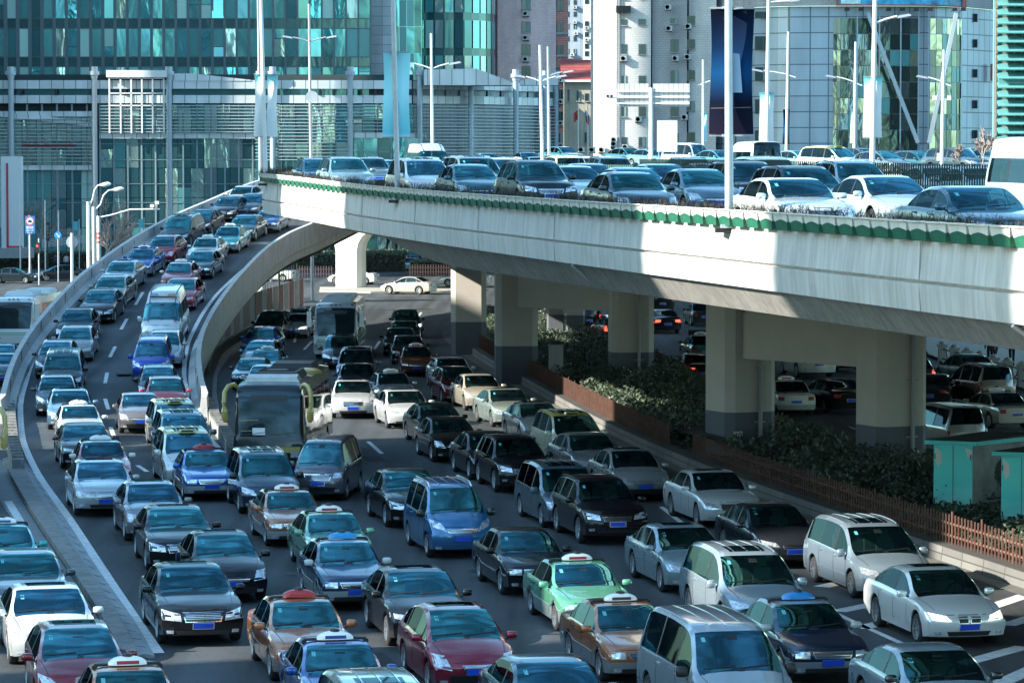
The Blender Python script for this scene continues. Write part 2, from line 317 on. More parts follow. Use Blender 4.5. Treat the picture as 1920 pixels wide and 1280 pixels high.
MODELS['tall_van'] = dict(L=5.4, W=2.0, R=.35, wb=(1.75, -1.55), whitem=1,
  T=[(2.7, .78), (2.62, .98), (2.35, 1.10), (2.1, 1.20), (2.0, 1.25), (1.75, 1.55), (1.5, 1.88), (1.36, 2.02), (1.1, 2.16), (.6, 2.38), (.2, 2.46), (-1.5, 2.48), (-2.45, 2.44), (-2.6, 2.2), (-2.66, 1.3), (-2.7, 1.0)],
  B=[(2.7, .72), (2.2, 1.0), (1.9, 1.14), (0, 1.22), (-2.5, 1.22), (-2.66, 1.1), (-2.7, .9)], cowl=2.0, wst=1.36, rwt=-2.5, rwb=-2.64, wtop=1.95,
  win=[(1.7, .8), (.6, -.9), (-1.0, -2.4)], head=[(.55, .66), (.93, .70), (.93, .88), (.6, .82)], grille=(.5, .58, .66, 1), intake=(.9, .44, .56), tail=[(.85, .8), (.97, .8), (.95, 1.2), (.88, 1.2)])
MODELS['coach'] = dict(L=11.5, W=2.5, R=.48, wb=(3.4, -2.9), bus=1, wtop=2.75,
  T=[(5.75, 1.0), (5.73, 1.12), (5.71, 1.22), (5.69, 1.32), (5.62, 1.9), (5.5, 2.5), (5.38, 2.85), (5.2, 3.0), (4.8, 3.1), (3.5, 3.15), (-4, 3.15), (-5.3, 3.12), (-5.6, 2.9), (-5.68, 1.6), (-5.75, 1.2)],
  B=[(5.75, .95), (5.69, 1.3), (5.5, 1.45), (-5.5, 1.45), (-5.68, 1.35), (-5.75, 1.1)], cowl=5.69, wst=5.38, rwt=-5.5, rwb=-5.67,
  win=[(5.2, 3.9), (3.8, 2.3), (2.2, .7), (.6, -.9), (-1.0, -2.5), (-2.6, -4.1), (-4.2, -5.3)], head=[(.75, .62), (1.15, .62), (1.15, .80), (.75, .80)], grille=(.01, .6, .61, 0), intake=(.5, .4, .5), tail=[(1.0, .8), (1.2, .8), (1.2, 1.3), (1.0, 1.3)])
def sm(a, b, x):
    t = max(0, min(1, (x-a)/(b-a))); return t*t*(3-2*t)
def loft(P):
    T = pchip(P['T']); B = pchip(P['B']); W = P['W']/2; xf, xr = P['L']/2, -P['L']/2; R = P['R']; bus = P.get('bus')
    boxy = P.get('boxy'); zt = P.get('zt', .50); gz = P.get('gz', 0)
    xf = P['T'][0][0]; xr = P['T'][-1][0]
    xs = {p[0] for p in P['T']} | {p[0] for p in P['B']} | {P['cowl'], P['wst'], P['rwt'], P['rwb']}
    for a, b in P['win']: xs |= {a, b}
    ra = R+.06
    for xw in P['wb']:
        for k in range(-5, 6): xs.add(xw+ra*math.sin(k*math.pi/10))
        xs |= {xw+ra+.006, xw-ra-.006}
    step = .35 if bus else .13; x = xr+step
    while x < xf: xs.add(x); x += step
    keys = {P['cowl'], P['wst'], P['rwt'], P['rwb']} | {v for ab in P['win'] for v in ab}
    for xw in P['wb']: keys |= {xw+ra, xw-ra, xw+ra+.006, xw-ra-.006}
    keys |= {xf, xr}
    out = []
    for x in sorted(xs, reverse=True):
        if x < xr-1e-6 or x > xf+1e-6: continue
        if out and abs(out[-1]-x) < .028:
            if x in keys and out[-1] not in keys: out[-1] = x; continue
            if x not in keys or abs(out[-1]-x) < .003: continue
        out.append(x)
    xs = out
    cn = (.03 if bus else .08 if boxy else .17); cr = cn*.8; cw = .04 if bus else .10
    tum = P.get('tum', .06 if bus else .16 if P.get('wtop') else .30 if P.get('rib') else .42)
    def ring(x):
        g = sm(xf-.75, xf, x); gr = sm(xr+.7, xr, x)
        w_ = W*(1-(.03 if bus else .05)*g-.04*gr)
        zb = .20+gz+.05*g+.07*gr if not bus else .33
        for xw in P['wb']:
            dx = x-xw
            if abs(dx) <= ra+1e-6: zb = R+math.sqrt(max(0, ra*ra-dx*dx))
        t = T(x); b = min(B(x), t-.005); h = t-b
        if bus: k = sm(5.75-.09, 5.75-.16, x) if x > 0 else 1-sm(xr+.10, xr+.03, x)
        else: k = sm(.07, .26, h)
        ys = w_*(.985 if P.get('rib') or bus else .955)
        zmid = max(zb+.03, min(zt, b-.1))
        r = [(0, zb), (w_*.86, zb), (w_*.965, zb+.02), (w_*1.0, zmid), (w_*1.0, (zmid+b)/2+.03), (w_*.99, b-.06), (ys, b)]
        hk = max(0, h-.06); yk = ys-tum*hk-(.02 if hk > .1 else 0); zk = b+hk
        wt = P.get('wtop'); ztw = min(zk, wt) if wt else zk
        ca = [(ys-tum*.05*(ztw-b), b+.05*(ztw-b)), (ys-tum*.5*(ztw-b), b+.5*(ztw-b)), (ys-tum*.94*(ztw-b), b+.94*(ztw-b))]
        if wt and zk > wt: ca2 = (yk*.985, zk+.0)
        else: ca2 = (yk*.94, t-.022)
        ca += [ca2, (yk*.74, t-.007), (yk*.42, t-.001), (0, t)]
        p = 3.2 if not boxy else 5
        ho = [(ys*q, b+(t-b)*(1-q**p)) for q in (.985, .95, .9, .82, .62, .33, 0)]
        r += [(ho[i][0]*(1-k)+ca[i][0]*k, ho[i][1]*(1-k)+ca[i][1]*k) for i in range(7)]
        res = []
        for i, (y, z) in enumerate(r):
            q = (abs(y)/W); dx = -cn*q**2.6*g+cr*q**2.6*gr
            if g > 0 and not bus:   # nose profile: bumper forward, lip back
                e = sm(xf-.25, xf, x); dx -= e*(.07*max(0, (z-.60)/.25)+.10*max(0, (.42-z)/.2)) if z < .95 else e*.07
            if i >= 9:
                if x > 0: dx -= cw*q*q*k*sm(P['wst']-.5, P['wst'], x)
                else: dx += cw*q*q*k*(1-sm(P['rwt'], P['rwt']+.5, x))
            res.append((x+dx, y, z))
        return res
    buckets = {}
    def add(key, pts, mi=0):
        buckets.setdefault(key, MB()).poly(pts, mi)
    rings = [ring(x) for x in xs]; nr = 14; flat = lambda p: (p[0], -p[1], p[2])
    e = 1e-4; wtop = P.get('wtop')
    for s in range(len(xs)-1):
        xa, xb = xs[s], xs[s+1]; A, Bq = rings[s], rings[s+1]; xm = (xa+xb)/2; hm = T(xm)-B(xm)
        for j in range(nr-1):
            for side in (1, -1):
                q = [A[j], A[j+1], Bq[j+1], Bq[j]]
                if side < 0: q = [flat(p) for p in q][::-1]
                mi = 0; key = 'body'
                if j < 2: mi = 2
                elif j == 2 and not bus: mi = 1
                elif bus and j in (2, 3): mi = 1
                if j >= (9 if wtop and not bus else 10) and P['wst']-e < xm < P['cowl']+e: key = 'windshield'
                elif j >= 10 and P['rwb']-e < xm < P['rwt']+e: key = 'rear_window'
                elif j in (7, 8) and hm > .12 and P['win'][-1][1] < xm < P['win'][0][0]:
                    mi = 4
                    for i, (a, b) in enumerate(P['win']):
                        if b-e < xm < a+e: key = 'side_window%d%d' % (i, side > 0); mi = 0
                elif j >= 9 and P['rwt'] < xm < P['wst']: mi = 3
                elif bus and j >= 9 and xm > 5.0: mi = 3
                add(key, q, mi)
    for s, rg in ((0, rings[0]), (-1, rings[-1])):     # end caps
        n = 8; rows = []
        xe = xs[s]
        for i, (x, y, z) in enumerate(rg):
            row = []
            for k in range(-n, n+1):
                yy = y*k/n; q0 = abs(y)/W; q1 = abs(yy)/W; c = -cn if s == 0 else cr
                row.append((x+c*(q1**2.6-q0**2.6), yy, z))
            rows.append(row)
        for i in range(nr-1):
            for k in range(2*n):
                q = [rows[i][k], rows[i][k+1], rows[i+1][k+1], rows[i+1][k]]
                if s: q = q[::-1]
                add('body', q, 2 if i < 2 and not bus else 1 if i == 2 or (bus and i < 3) else 0)
    return buckets, T, B
def bvh_of(buckets):
    v = []; f = []
    for b in buckets.values():
        i = len(v); v += b.v; f += [tuple(i+k for k in q) for q in b.f]
    return BVHTree.FromPolygons([Vector(p) for p in v], f)
def patch(mb, bv, cor, axis, off=.008, nu=5, nv=3, mi=0, org=6.5):
    """quad given by 4 corners (in the plane across the axis) laid on the body"""
    D = {'f': Vector((-1, 0, 0)), 'r': Vector((1, 0, 0)), 'l': Vector((0, -1, 0)), 'R': Vector((0, 1, 0)), 't': Vector((0, 0, -1))}[axis]
    g = []
    for a in range(nu+1):
        row = []
        for b in range(nv+1):
            u, v = a/nu, b/nv
            p = [cor[0][i]*(1-u)*(1-v)+cor[1][i]*u*(1-v)+cor[2][i]*u*v+cor[3][i]*(1-u)*v for i in (0, 1)]
            if axis in 'fr': o = Vector((-D.x*org, p[0], p[1]))
            elif axis in 'lR': o = Vector((p[0], -D.y*4, p[1]))
            else: o = Vector((p[0], p[1], 5))
            h = bv.ray_cast(o, D)
            if h[0] is None:
                h = bv.find_nearest(o+D*(org-2 if axis in 'fr' else 2))
            row.append(h[0]-D*off)
        g.append(row)
    B_ = [[p+D*(off+.012) for p in r] for r in g]
    for a in range(nu):
        for b in range(nv): mb.quad(g[a][b], g[a+1][b], g[a+1][b+1], g[a][b+1], mi)
    for a in range(nu):
        mb.quad(g[a][0], B_[a][0], B_[a+1][0], g[a+1][0], mi); mb.quad(g[a+1][nv], B_[a+1][nv], B_[a][nv], g[a][nv], mi)
    for b in range(nv):
        mb.quad(g[0][b+1], B_[0][b+1], B_[0][b], g[0][b], mi); mb.quad(g[nu][b], B_[nu][b], B_[nu][b+1], g[nu][b+1], mi)
    return mb
def mir(c): return [(-y, z) for y, z in c]
WHEELS = {}
def wheel_meshes(R):
    if R in WHEELS: return WHEELS[R]
    t = MB(); wd = .105 if R < .45 else .14
    t.lathe([(R*.60, -wd), (R*.90, -wd), (R*.98, -wd*.75), (R, -wd*.3), (R, wd*.3), (R*.98, wd*.75), (R*.90, wd), (R*.60, wd)], axis='Y', n=28)
    r = MB(); r.lathe([(R*.66, wd*.96), (R*.62, wd*1.02), (R*.58, wd*.7), (R*.50, wd*.45), (0.001, wd*.35)], axis='Y', n=28, mi=1)
    r.lathe([(R*.67, wd*.94), (R*.665, wd*1.04), (R*.59, wd*1.04), (R*.585, wd*.7)], axis='Y', n=28)
    r.lathe([(R*.14, wd*.4), (R*.13, wd*.98), (0.001, wd*1.0)], axis='Y', n=12)
    for k in range(7):
        a = 2*math.pi*k/7
        r.beam((math.cos(a)*R*.1, wd*.8, math.sin(a)*R*.1), (math.cos(a)*R*.61, wd*.86, math.sin(a)*R*.61), .03, R*.13)
    a, b = t.mesh('tyre', True, auto=50), r.mesh('rim', True, auto=40)
    a.materials.append(M_TYRE); b.materials.append(M_RIM); b.materials.append(M_BLACK)
    WHEELS[R] = (a, b); return a, b
PROTO = {}
def proto(model, opt=()):
    """list of (name, mesh, parent index, slot keys, loc)"""
    key = (model,)+tuple(sorted(opt))
    if key in PROTO: return PROTO[key]
    P = dict(MODELS[model])
    if 'estate' in opt: pass
    buckets, T, B = loft(P); bv = bvh_of(buckets); parts = []; W = P['W']/2; bus = P.get('bus')
    mats = {'body': [None]*5, 'windshield': [M_GLASS], 'rear_window': [M_SIDE if not P.get('rib') else M_SIDE]}
    for k, b in buckets.items():
        nm = 'side_window' if k.startswith('side') else k
        me = b.mesh(nm, True, auto=32 if P.get('boxy') else 40)
        if k == 'body':
            for _ in range(5): me.materials.append(M_BLACK)
            parts.append(('body', me, None, ['paint', 'low', 'under', 'roof', 'trim'], (0, 0, 0)))
        else:
            me.materials.append(M_GLASS if k == 'windshield' else M_SIDE)
            if bus: me.materials.clear(); me.materials.append(mat('coach_glass', (.012, .026, .032, 1), .03, .4, noise=(.8, .6)))
            parts.append((nm, me, None, ['keep'], (0, 0, 0)))
    def part(nm, mb, ms, parent=None, smooth=False, loc=(0, 0, 0)):
        me = mb.mesh(nm, smooth)
        keys = []
        for m in ms:
            if isinstance(m, str): me.materials.append(M_BLACK); keys.append(m)
            else: me.materials.append(m); keys.append('keep')
        parts.append((nm, me, parent, keys, loc)); return len(parts)-1
    tyre, rim = wheel_meshes(P['R'])
    for xw in P['wb']:
        for s in (1, -1):
            parts.append(('wheel', tyre, None, ['keep'], (xw, s*(W-(.12 if not bus else .17)), P['R'], s)))
            parts.append(('rim', rim, len(parts)-1, ['keep', 'keep'], (0, 0, 0)))
    lamp = M_LAMPON if 'lit' in opt else M_LAMP
    hm = P['head']
    for c in (hm, mir(hm)):
        m = MB(); patch(m, bv, c, 'f', .010, 6, 3)
        part('headlight', m, [lamp], smooth=True)
    for c in (P['tail'], mir(P['tail'])):
        m = MB(); patch(m, bv, c, 'r', .010, 4, 3); part('tail_light', m, [M_TAILON if 'brake' in opt else M_TAIL], smooth=True)
    gw, g0, g1, ns = P['grille']
    if 'kidney' in opt:
        for s in (1, -1):
            m = MB(); patch(m, bv, [(s*.02, .55), (s*.25, .55), (s*.27, .69), (s*.03, .70)], 'f', .006, 3, 2, 0); patch(m, bv, [(s*.035, .565), (s*.235, .565), (s*.25, .68), (s*.045, .685)], 'f', .014, 3, 2, 1)
            part('grille', m, [M_CHROME, M_GRILLE])
    elif ns:
        m = MB(); patch(m, bv, [(-gw*.88, g0), (gw*.88, g0), (gw, g1), (-gw, g1)], 'f', .008, 6, 2, 0)
        patch(m, bv, [(-gw*.83, g0+.02), (gw*.83, g0+.02), (gw*.94, g1-.02), (-gw*.94, g1-.02)], 'f', .016, 6, 2, 1)
        for k in range(ns):
            z = g0+.02+(g1-g0-.04)*(k+.6)/ns; patch(m, bv, [(-gw*.86, z-.005), (gw*.86, z-.005), (gw*.86, z+.006), (-gw*.86, z+.006)], 'f', .022, 4, 1, 0)
        part('grille', m, [M_CHROME, M_GRILLE])
    iw, i0, i1 = P['intake']
    m = MB(); patch(m, bv, [(-iw*.9, i0), (iw*.9, i0), (iw, i1), (-iw, i1)], 'f', .007, 6, 1); part('bumper_intake', m, [M_GRILLE])
    if not bus:
        for s in (1, -1):
            m = MB(); zf = i0+.06+P.get('gz', 0); c = [(s*(W-.30), zf-.035), (s*(W-.15), zf-.035), (s*(W-.14), zf+.035), (s*(W-.29), zf+.04)]
            patch(m, bv, c, 'f', .010, 3, 2); part('fog_light', m, [M_LAMP])
    pz = (i1+g0)/2+.01 if not bus else .42
    for ax, px_, zz in (('f', 0, pz), ('r', 0, .62 if not P.get('gz') else .75)):
        m = MB(); patch(m, bv, [(px_-.235, zz-.075), (px_+.235, zz-.075), (px_+.235, zz+.075), (px_-.235, zz+.075)], ax, .02, 2, 1, 1)
        patch(m, bv, [(px_-.215, zz-.058), (px_+.215, zz-.058), (px_+.215, zz+.058), (px_-.215, zz+.058)], ax, .028, 2, 1, 0)
        part('number_plate', m, [M_PLATE, M_CHROME])
    # seams of doors, bonnet and the sill line
    m = MB(); wins = P['win']
    cuts = [wins[0][0]-.02]+[b-.03 for a, b in wins[:2]]
    if bus: cuts = [4.9, 3.95]
    for s, ax in ((1, 'l'), (-1, 'R')):
        for c in cuts:
            patch(m, bv, [(c-.008, .34+P.get('gz', 0)), (c+.008, .34+P.get('gz', 0)), (c+.008, B(c)-.03), (c-.008, B(c)-.03)], ax, .003, 1, 5)
    if not bus:
        xc = P['cowl']; xf = P['T'][0][0]
        for s in (1, -1):
            patch(m, bv, [(xc-.02, s*W*.84), (xc-.02, s*(W*.84-.012)), (xf-.28, s*(W*.72-.012)), (xf-.28, s*W*.72)], 't', .003, 1, 6)
        patch(m, bv, [(-.55, g1+.035), (.55, g1+.035), (.55, g1+.047), (-.55, g1+.047)], 'f', .004, 6, 1)
        patch(m, bv, [(xc+.015, -W*.78), (xc+.015, W*.78), (xc-.05, W*.76), (xc-.05, -W*.76)], 't', .004, 2, 8)
    part('panel_gap', m, [M_BLACK])
    if not bus:
        for s, ax in ((1, 'l'), (-1, 'R')):
            for c in (wins[0][1]+.10, wins[1][1]+.12):
                m = MB(); z = B(c)-.10; h = bv.ray_cast(Vector((c, s*4, z)), Vector((0, -s, 0)))
                if h[0]: m.box((c, h[0].y+s*.012, z), (.17, .035, .03)); part('door_handle', m, ['paint' if not P.get('boxy') else 'trim'])
        if P.get('boxy'):
            for ax in 'lR': m = MB(); patch(m, bv, [(-1.95, .515), (2.0, .515), (2.0, .545), (-1.95, .545)], ax, .012, 14, 1); part('side_moulding', m, ['trim2'])
        # mirrors
        xm = P['win'][0][0]-.02
        for s in (1, -1):
            m = MB(); zc = B(xm)+.085; c = (xm, s*(W+.10), zc)
            big = 1.35 if P.get('rib') or P.get('wtop') else 1
            bm_ = bmesh.new(); bmesh.ops.create_uvsphere(bm_, u_segments=12, v_segments=8, radius=1)
            i0_ = len(m.v)
            for v in bm_.verts:
                q = v.co; sq = lambda a, p=.6: math.copysign(abs(a)**p, a)
                m.v.append((c[0]+sq(q.x, .8)*.075, c[1]+sq(q.y)*.115, c[2]+sq(q.z)*.075*big*(1.4 if P.get('wtop') else 1)))
            for f in bm_.faces: m.f.append(tuple(i0_+v.index for v in f.verts)); m.m.append(0)
            bm_.free()
            m.beam((xm+.02, s*(W-.06), zc-.08), (xm+.0, s*(W+.05), zc-.04), .05, .035, 1)
            part('mirror', m, ['mirror', M_BLACK], smooth=True)
        # cabin
        m = MB(); zc = T(P['cowl']); xb = P['cowl']; rows = [P['wst']-.55, P['rwt']+.45] if not P.get('rib') else [P['wst']-.45, P['wst']-1.4]
        m.box((xb-.40, 0, zc-.14), (.72, W*1.72, .16), mi=1); m.box((rows[0]-.4, 0, .45), (3.0, W*1.7, .1), mi=1)
        hr = min(T(P['wst'])-.24, zc+.42)
        for xr_ in rows:
            for s in (-1, 1):
                m.box((xr_, s*W*.42, hr-.36), (.16, .46, .50), taper=.85, tilt=Matrix.Rotation(-.22, 3, 'Y')); m.box((xr_-.07, s*W*.42, hr), (.10, .26, .17), taper=.8)
        st = [(xb-.72+.07*math.sin(a), W*.42+.19*math.cos(a), zc-.0+.17*math.sin(a)) for a in [2*math.pi*k/16 for k in range(17)]]
        m.tube(st, .016, 5, mi=1)
        part('cabin', m, [M_SEAT, M_DASH])
        if any(k in opt for k in ('paper',)):
            m = MB(); m.box((xb-.22, -W*.35, zc-.02), (.22, .34, .05), tilt=Matrix.Rotation(-.3, 3, 'Y')); part('paper', m, [mat('paper', 'e4e8ea')])
        # wipers, sticker
        m = MB(); zc = T(P['cowl'])
        for a, b in ((-.05, .62), (-.68, -.08)):
            patch(m, bv, [(a, zc+.035), (b, zc+.075), (b, zc+.092), (a, zc+.050)], 'f', .012, 5, 1)
        part('wiper', m, [M_BLACK])
        m = MB(); zt_ = T(P['wst'])-.13; ww = W*.62
        patch(m, bv, [(-ww, zt_-.03), (-ww+.07, zt_-.03), (-ww+.07, zt_+.04), (-ww, zt_+.04)], 'f', .004, 1, 1)
        part('sticker', m, [M_STICK])
        m = MB(); patch(m, bv, [(-.10, zt_+.0), (.10, zt_+.0), (.09, zt_+.07), (-.09, zt_+.07)], 'f', .003, 2, 1)
        part('rear_view_mirror', m, [M_BLACK])
    sr = P.get('sunroof') or ((P['wst']-.28, P['wst']-.78) if 'sunroof' in opt else None)
    if sr:
        m = MB(); patch(m, bv, [(sr[0], -.40), (sr[0], .40), (sr[1], .42), (sr[1], -.42)], 't', .008, 4, 6); part('sunroof', m, [M_SIDE])
    if P.get('rails'):
        for s in (1, -1):
            m = MB(); pts = []
            xa, xb = P['wst']-.15, P['rwt']+.25
            for k in range(9):
                x = xa+(xb-xa)*k/8; y = s*(W-.28); h = bv.ray_cast(Vector((x, y, 5)), Vector((0, 0, -1)))
                pts.append((x, y, h[0].z+(.045 if 0 < k < 8 else 0)))
            m.tube(pts, .018, 6); part('roof_rail', m, [M_CHROME if model == 'compact_van' else M_BLACK], smooth=True)
    if P.get('rib'):
        xa, xb = P['wst']-.25, P['rwt']+.25
        for k in range(5):
            m = MB(); y = (k-2)*W*.34; patch(m, bv, [(xa, y-.012), (xa, y+.012), (xb, y+.012), (xb, y-.012)], 't', .012, 1, 8)
            part('roof_rib', m, ['paint'])
    if 'taxi' in opt:
        xs = P['wst']-.42; zr = T(xs)
        m = MB(); m.tube([(xs, -W+.22, zr-.05), (xs, -W+.26, zr+.02), (xs, 0, zr+.035), (xs, W-.26, zr+.02), (xs, W-.22, zr-.05)], .028, 8)
        for s in (1, -1): m.box((xs, s*(W-.26), zr-.01), (.09, .09, .05))
        part('cross_bar', m, [M_BLACK], smooth=True)
        m = MB(); nu, nv = 20, 7; prof = []
        for a in range(nv+1):
            t = a/nv; z = zr+.02+.155*t; sc_ = math.sqrt(max(0.0, 1-t**2.2)); sc_ = max(sc_, .16)
            prof.append((sc_, z))
        base = 0
        for sc_, z in prof:
            for j in range(nu):
                an = 2*math.pi*j/nu; cx, cy = math.cos(an), math.sin(an)
                m.v.append((xs+math.copysign(abs(cx)**.6, cx)*.13*(.45+.55*sc_), math.copysign(abs(cy)**.7, cy)*.36*sc_, z))
        for a in range(nv):
            for j in range(nu): m.f.append((a*nu+j, a*nu+(j+1) % nu, (a+1)*nu+(j+1) % nu, (a+1)*nu+j)); m.m.append(0)
        m.f.append(tuple(nv*nu+j for j in range(nu))); m.m.append(0)
        si = part('roof_sign', m, ['sign'], smooth=True)
        m = MB()
        for s in (1, -1): m.box((xs+s*.122, 0, zr+.068), (.02, .40, .06), tilt=Matrix.Rotation(-s*.18, 3, 'Y'))
        part('sign_panel', m, ['panel'], si)
        m = MB(); m.lathe([(.10, zr+.165), (.09, zr+.20), (.05, zr+.215), (.001, zr+.22)], c=(xs, 0, 0), n=16)
        part('sign_lamp', m, [M_BLACK], si, smooth=True)
    if 'pod' in opt:
        xs = P['wst']-.12; m = MB(); zr = T(xs)
        m.box((xs, 0, zr+.045), (.30, .55, .10), taper=.8); si = part('roof_pod', m, ['roof'])
        m = MB(); m.box((xs+.15, 0, zr+.045), (.015, .40, .055)); part('sign_panel', m, [M_BLACK], si)
    if 'beacon' in opt:
        xs = .95; zr = T(xs)
        m = MB(); m.box((xs+.0, 0, zr+.05), (.16, 1.3, .05)); li = part('light_bar', m, [M_CHROME])
        for y0, y1, mm in ((.22, .66, mat('blue_beacon', '1f6ac0', .2, coat=1)), (-.20, .20, mat('clear_beacon', 'b5c5cc', .2, coat=1)), (-.66, -.22, mat('red_beacon', 'a32a20', .2, coat=1))):
            m = MB(); m.box((xs, -(y0+y1)/2, zr+.12), (.22, abs(y1-y0), .10), taper=.85); part('beacon', m, [mm], li)
        for s in (1, -1):
            m = MB(); m.tube([(1.42, s*.62, T(1.42)+.02), (.4, s*.64, T(.4)+.02), (-2.3, s*.66, T(-2.3)+.02)], .022, 6); part('roof_strip', m, [M_BLACK])
            m = MB()
            for k in range(5): m.tube([(2.08, s*.68, 1.22), (2.08+rnd.uniform(0, .05), s*(.58+.05*k), 1.22+rnd.uniform(-.08, .09))], [.02, .008], 5)
            part('red_ribbon', m, [mat('ribbon_red', 'a01830')])
            m = MB(); patch(m, bv, [(s*.12, 1.03), (s*.45, 1.03), (s*.45, 1.06), (s*.12, 1.06)], 'f', .006, 3, 1); part('bonnet_vent', m, [M_BLACK])
    if model == 'tall_van' and 'beacon' not in opt:
        for s in (1, -1):
            m = MB(); m.tube([(1.42, s*.55, T(1.42)+.01), (.6, s*.58, T(.6)+.01), (-.3, s*.6, T(-.3)+.01)], .022, 6); part('roof_strip', m, [M_BLACK])
    if bus: coach_parts(part, bv, opt)
    PROTO[key] = parts; return parts
def coach_parts(part, bv, opt):
    Wc = 1.25
    m = MB(); m.box((2.2, 0, 3.26), (3.2, 1.7, .22), taper=.86); m.box((2.6, 0, 3.39), (.8, .8, .06), taper=.9)
    for k in range(5): m.box((1.2+.45*k, 0, 3.385), (.05, 1.3, .03))
    m.box((-3.4, 0, 3.24), (2.2, 1.6, .18), taper=.86)
    part('air_conditioner', m, ['pod'])
    if 'horns' in opt:
        for s in (1, -1):
            m = MB(); y = s*1.12
            m.tube([(5.30, y-s*.05, 2.95), (5.45, y+s*.08, 3.08), (5.75, y+s*.24, 3.04), (5.92, y+s*.34, 2.84), (5.96, y+s*.36, 2.5), (5.96, y+s*.34, 2.2), (5.96, y+s*.32, 1.95), (5.94, y+s*.30, 1.84)], [.06, .075, .08, .08, .08, .115, .12, .07], 12)
            part('mirror', m, ['mirror'], smooth=True)
            m = MB(); m.box((5.87, y+s*.32, 2.05), (.05, .2, .34)); part('mirror_glass', m, [M_BLACK])
        m = MB(); m.box((4.15, 0, 3.22), (.7, 1.9, .16), taper=.9, tilt=Matrix.Rotation(.12, 3, 'Y')); part('roof_hatch_front', m, [M_GALVB])
        m = MB(); m.lathe([(.55, 3.1), (.5, 3.2), (.3, 3.27), (.001, 3.29)], c=(-.6, .72, 0), n=20); part('roof_cap', m, ['horn'], smooth=True)
        m = MB(); patch(m, bv, [(-1.05, .78), (1.05, .78), (1.1, .98), (-1.1, .98)], 'f', .01, 8, 2); part('front_band', m, ['horn'])
        m = MB(); patch(m, bv, [(-.55, 1.38), (-.12, 1.38), (-.12, 1.62), (-.55, 1.62)], 'f', .01, 2, 2); part('notice', m, [mat('paper', 'e4e8ea')])
        m = MB()
        for k in range(2): patch(m, bv, [(-.95, 1.50+.35*k), (-.35, 1.52+.35*k), (-.35, 1.54+.35*k), (-.95, 1.52+.35*k)], 'f', .008, 3, 1)
        part('handrail', m, ['horn'])
    else:
        for s in (1, -1):
            m = MB(); y = s*1.22
            m.tube([(5.3, y, 2.9), (5.6, y+s*.12, 2.9), (5.78, y+s*.2, 2.7)], .04, 8)
            m.box((5.78, y+s*.22, 2.25), (.16, .26, .85), taper=.85); part('mirror', m, ['mirror'], smooth=True)
        m = MB()
        for z in (.98, 1.07): patch(m, bv, [(-1.2, z), (1.2, z), (1.2, z+.045), (-1.2, z+.045)], 'f', .006, 8, 1)
        for ax in 'lR':
            for z in (1.0, 1.09): patch(m, bv, [(5.5, z), (-5.5, z), (-5.5, z+.045), (5.5, z+.045)], ax, .006, 10, 1)
        part('green_stripe', m, [mat('stripe_green', '3f9a62')])
        m = MB()
        for k in (-.9, -.25, 0, .25, .9): m.box((5.33, k, 3.0), (.08, .1, .06))
        part('marker_lamp', m, [M_BLACK])
        for s in (1, -1):
            for k in range(3):
                m = MB(); yc = s*(.72+.17*k); a0 = [(yc+.07*math.cos(t), .80+.07*math.sin(t)) for t in (3.93, 5.5, .785, 2.356)]
                patch(m, bv, a0, 'f', .014, 2, 2); part('lamp', m, [M_CHROME])
    m = MB(); patch(m, bv, [(-.62, 2.52), (.62, 2.52), (.62, 2.72), (-.62, 2.72)], 'f', .006, 4, 1); part('route_display', m, [M_BLACK])
    m = MB()
    for a, b in ((-.9, -.1), (.05, .95)): patch(m, bv, [(a, 1.36), (b, 1.46), (b, 1.48), (a, 1.38)], 'f', .014, 4, 1)
    part('wiper', m, [M_BLACK])
C_BLACK = paint('0b0d11', .2, .2)
MODELS['sedan_b'] = dict(MODELS['sedan'], L=4.6, W=1.78, cowl=1.14, wst=.22,
  T=[(2.3, .64), (2.15, .77), (1.8, .89), (1.45, .97), (1.14, 1.03), (.85, 1.19), (.5, 1.36), (.22, 1.45), (-.2, 1.50), (-.6, 1.49), (-1.0, 1.42), (-1.4, 1.26), (-1.7, 1.12), (-2.0, 1.08), (-2.2, 1.04), (-2.3, .93)],
  B=[(2.3, .58), (1.9, .79), (1.14, .94), (0, .97), (-1.7, 1.02), (-2.2, .98), (-2.3, .86)], rwb=-1.7, win=[(.86, -.08), (-.16, -1.02), (-1.1, -1.42)],
  head=[(.50, .56), (.84, .60), (.83, .80), (.60, .78)], grille=(.42, .56, .62, 1), intake=(.62, .26, .42))
MODELS['sedan_c'] = dict(MODELS['sedan'], W=1.85, head=[(.44, .63), (.90, .68), (.89, .77), (.48, .73)], grille=(.30, .46, .72, 6), intake=(.70, .26, .34))
MODELS['hatchback_b'] = dict(MODELS['hatchback'], L=4.25, W=1.74, head=[(.50, .56), (.82, .62), (.82, .84), (.60, .82)], grille=(.30, .58, .66, 2), intake=(.55, .26, .46))
ANY = random.Random(3)
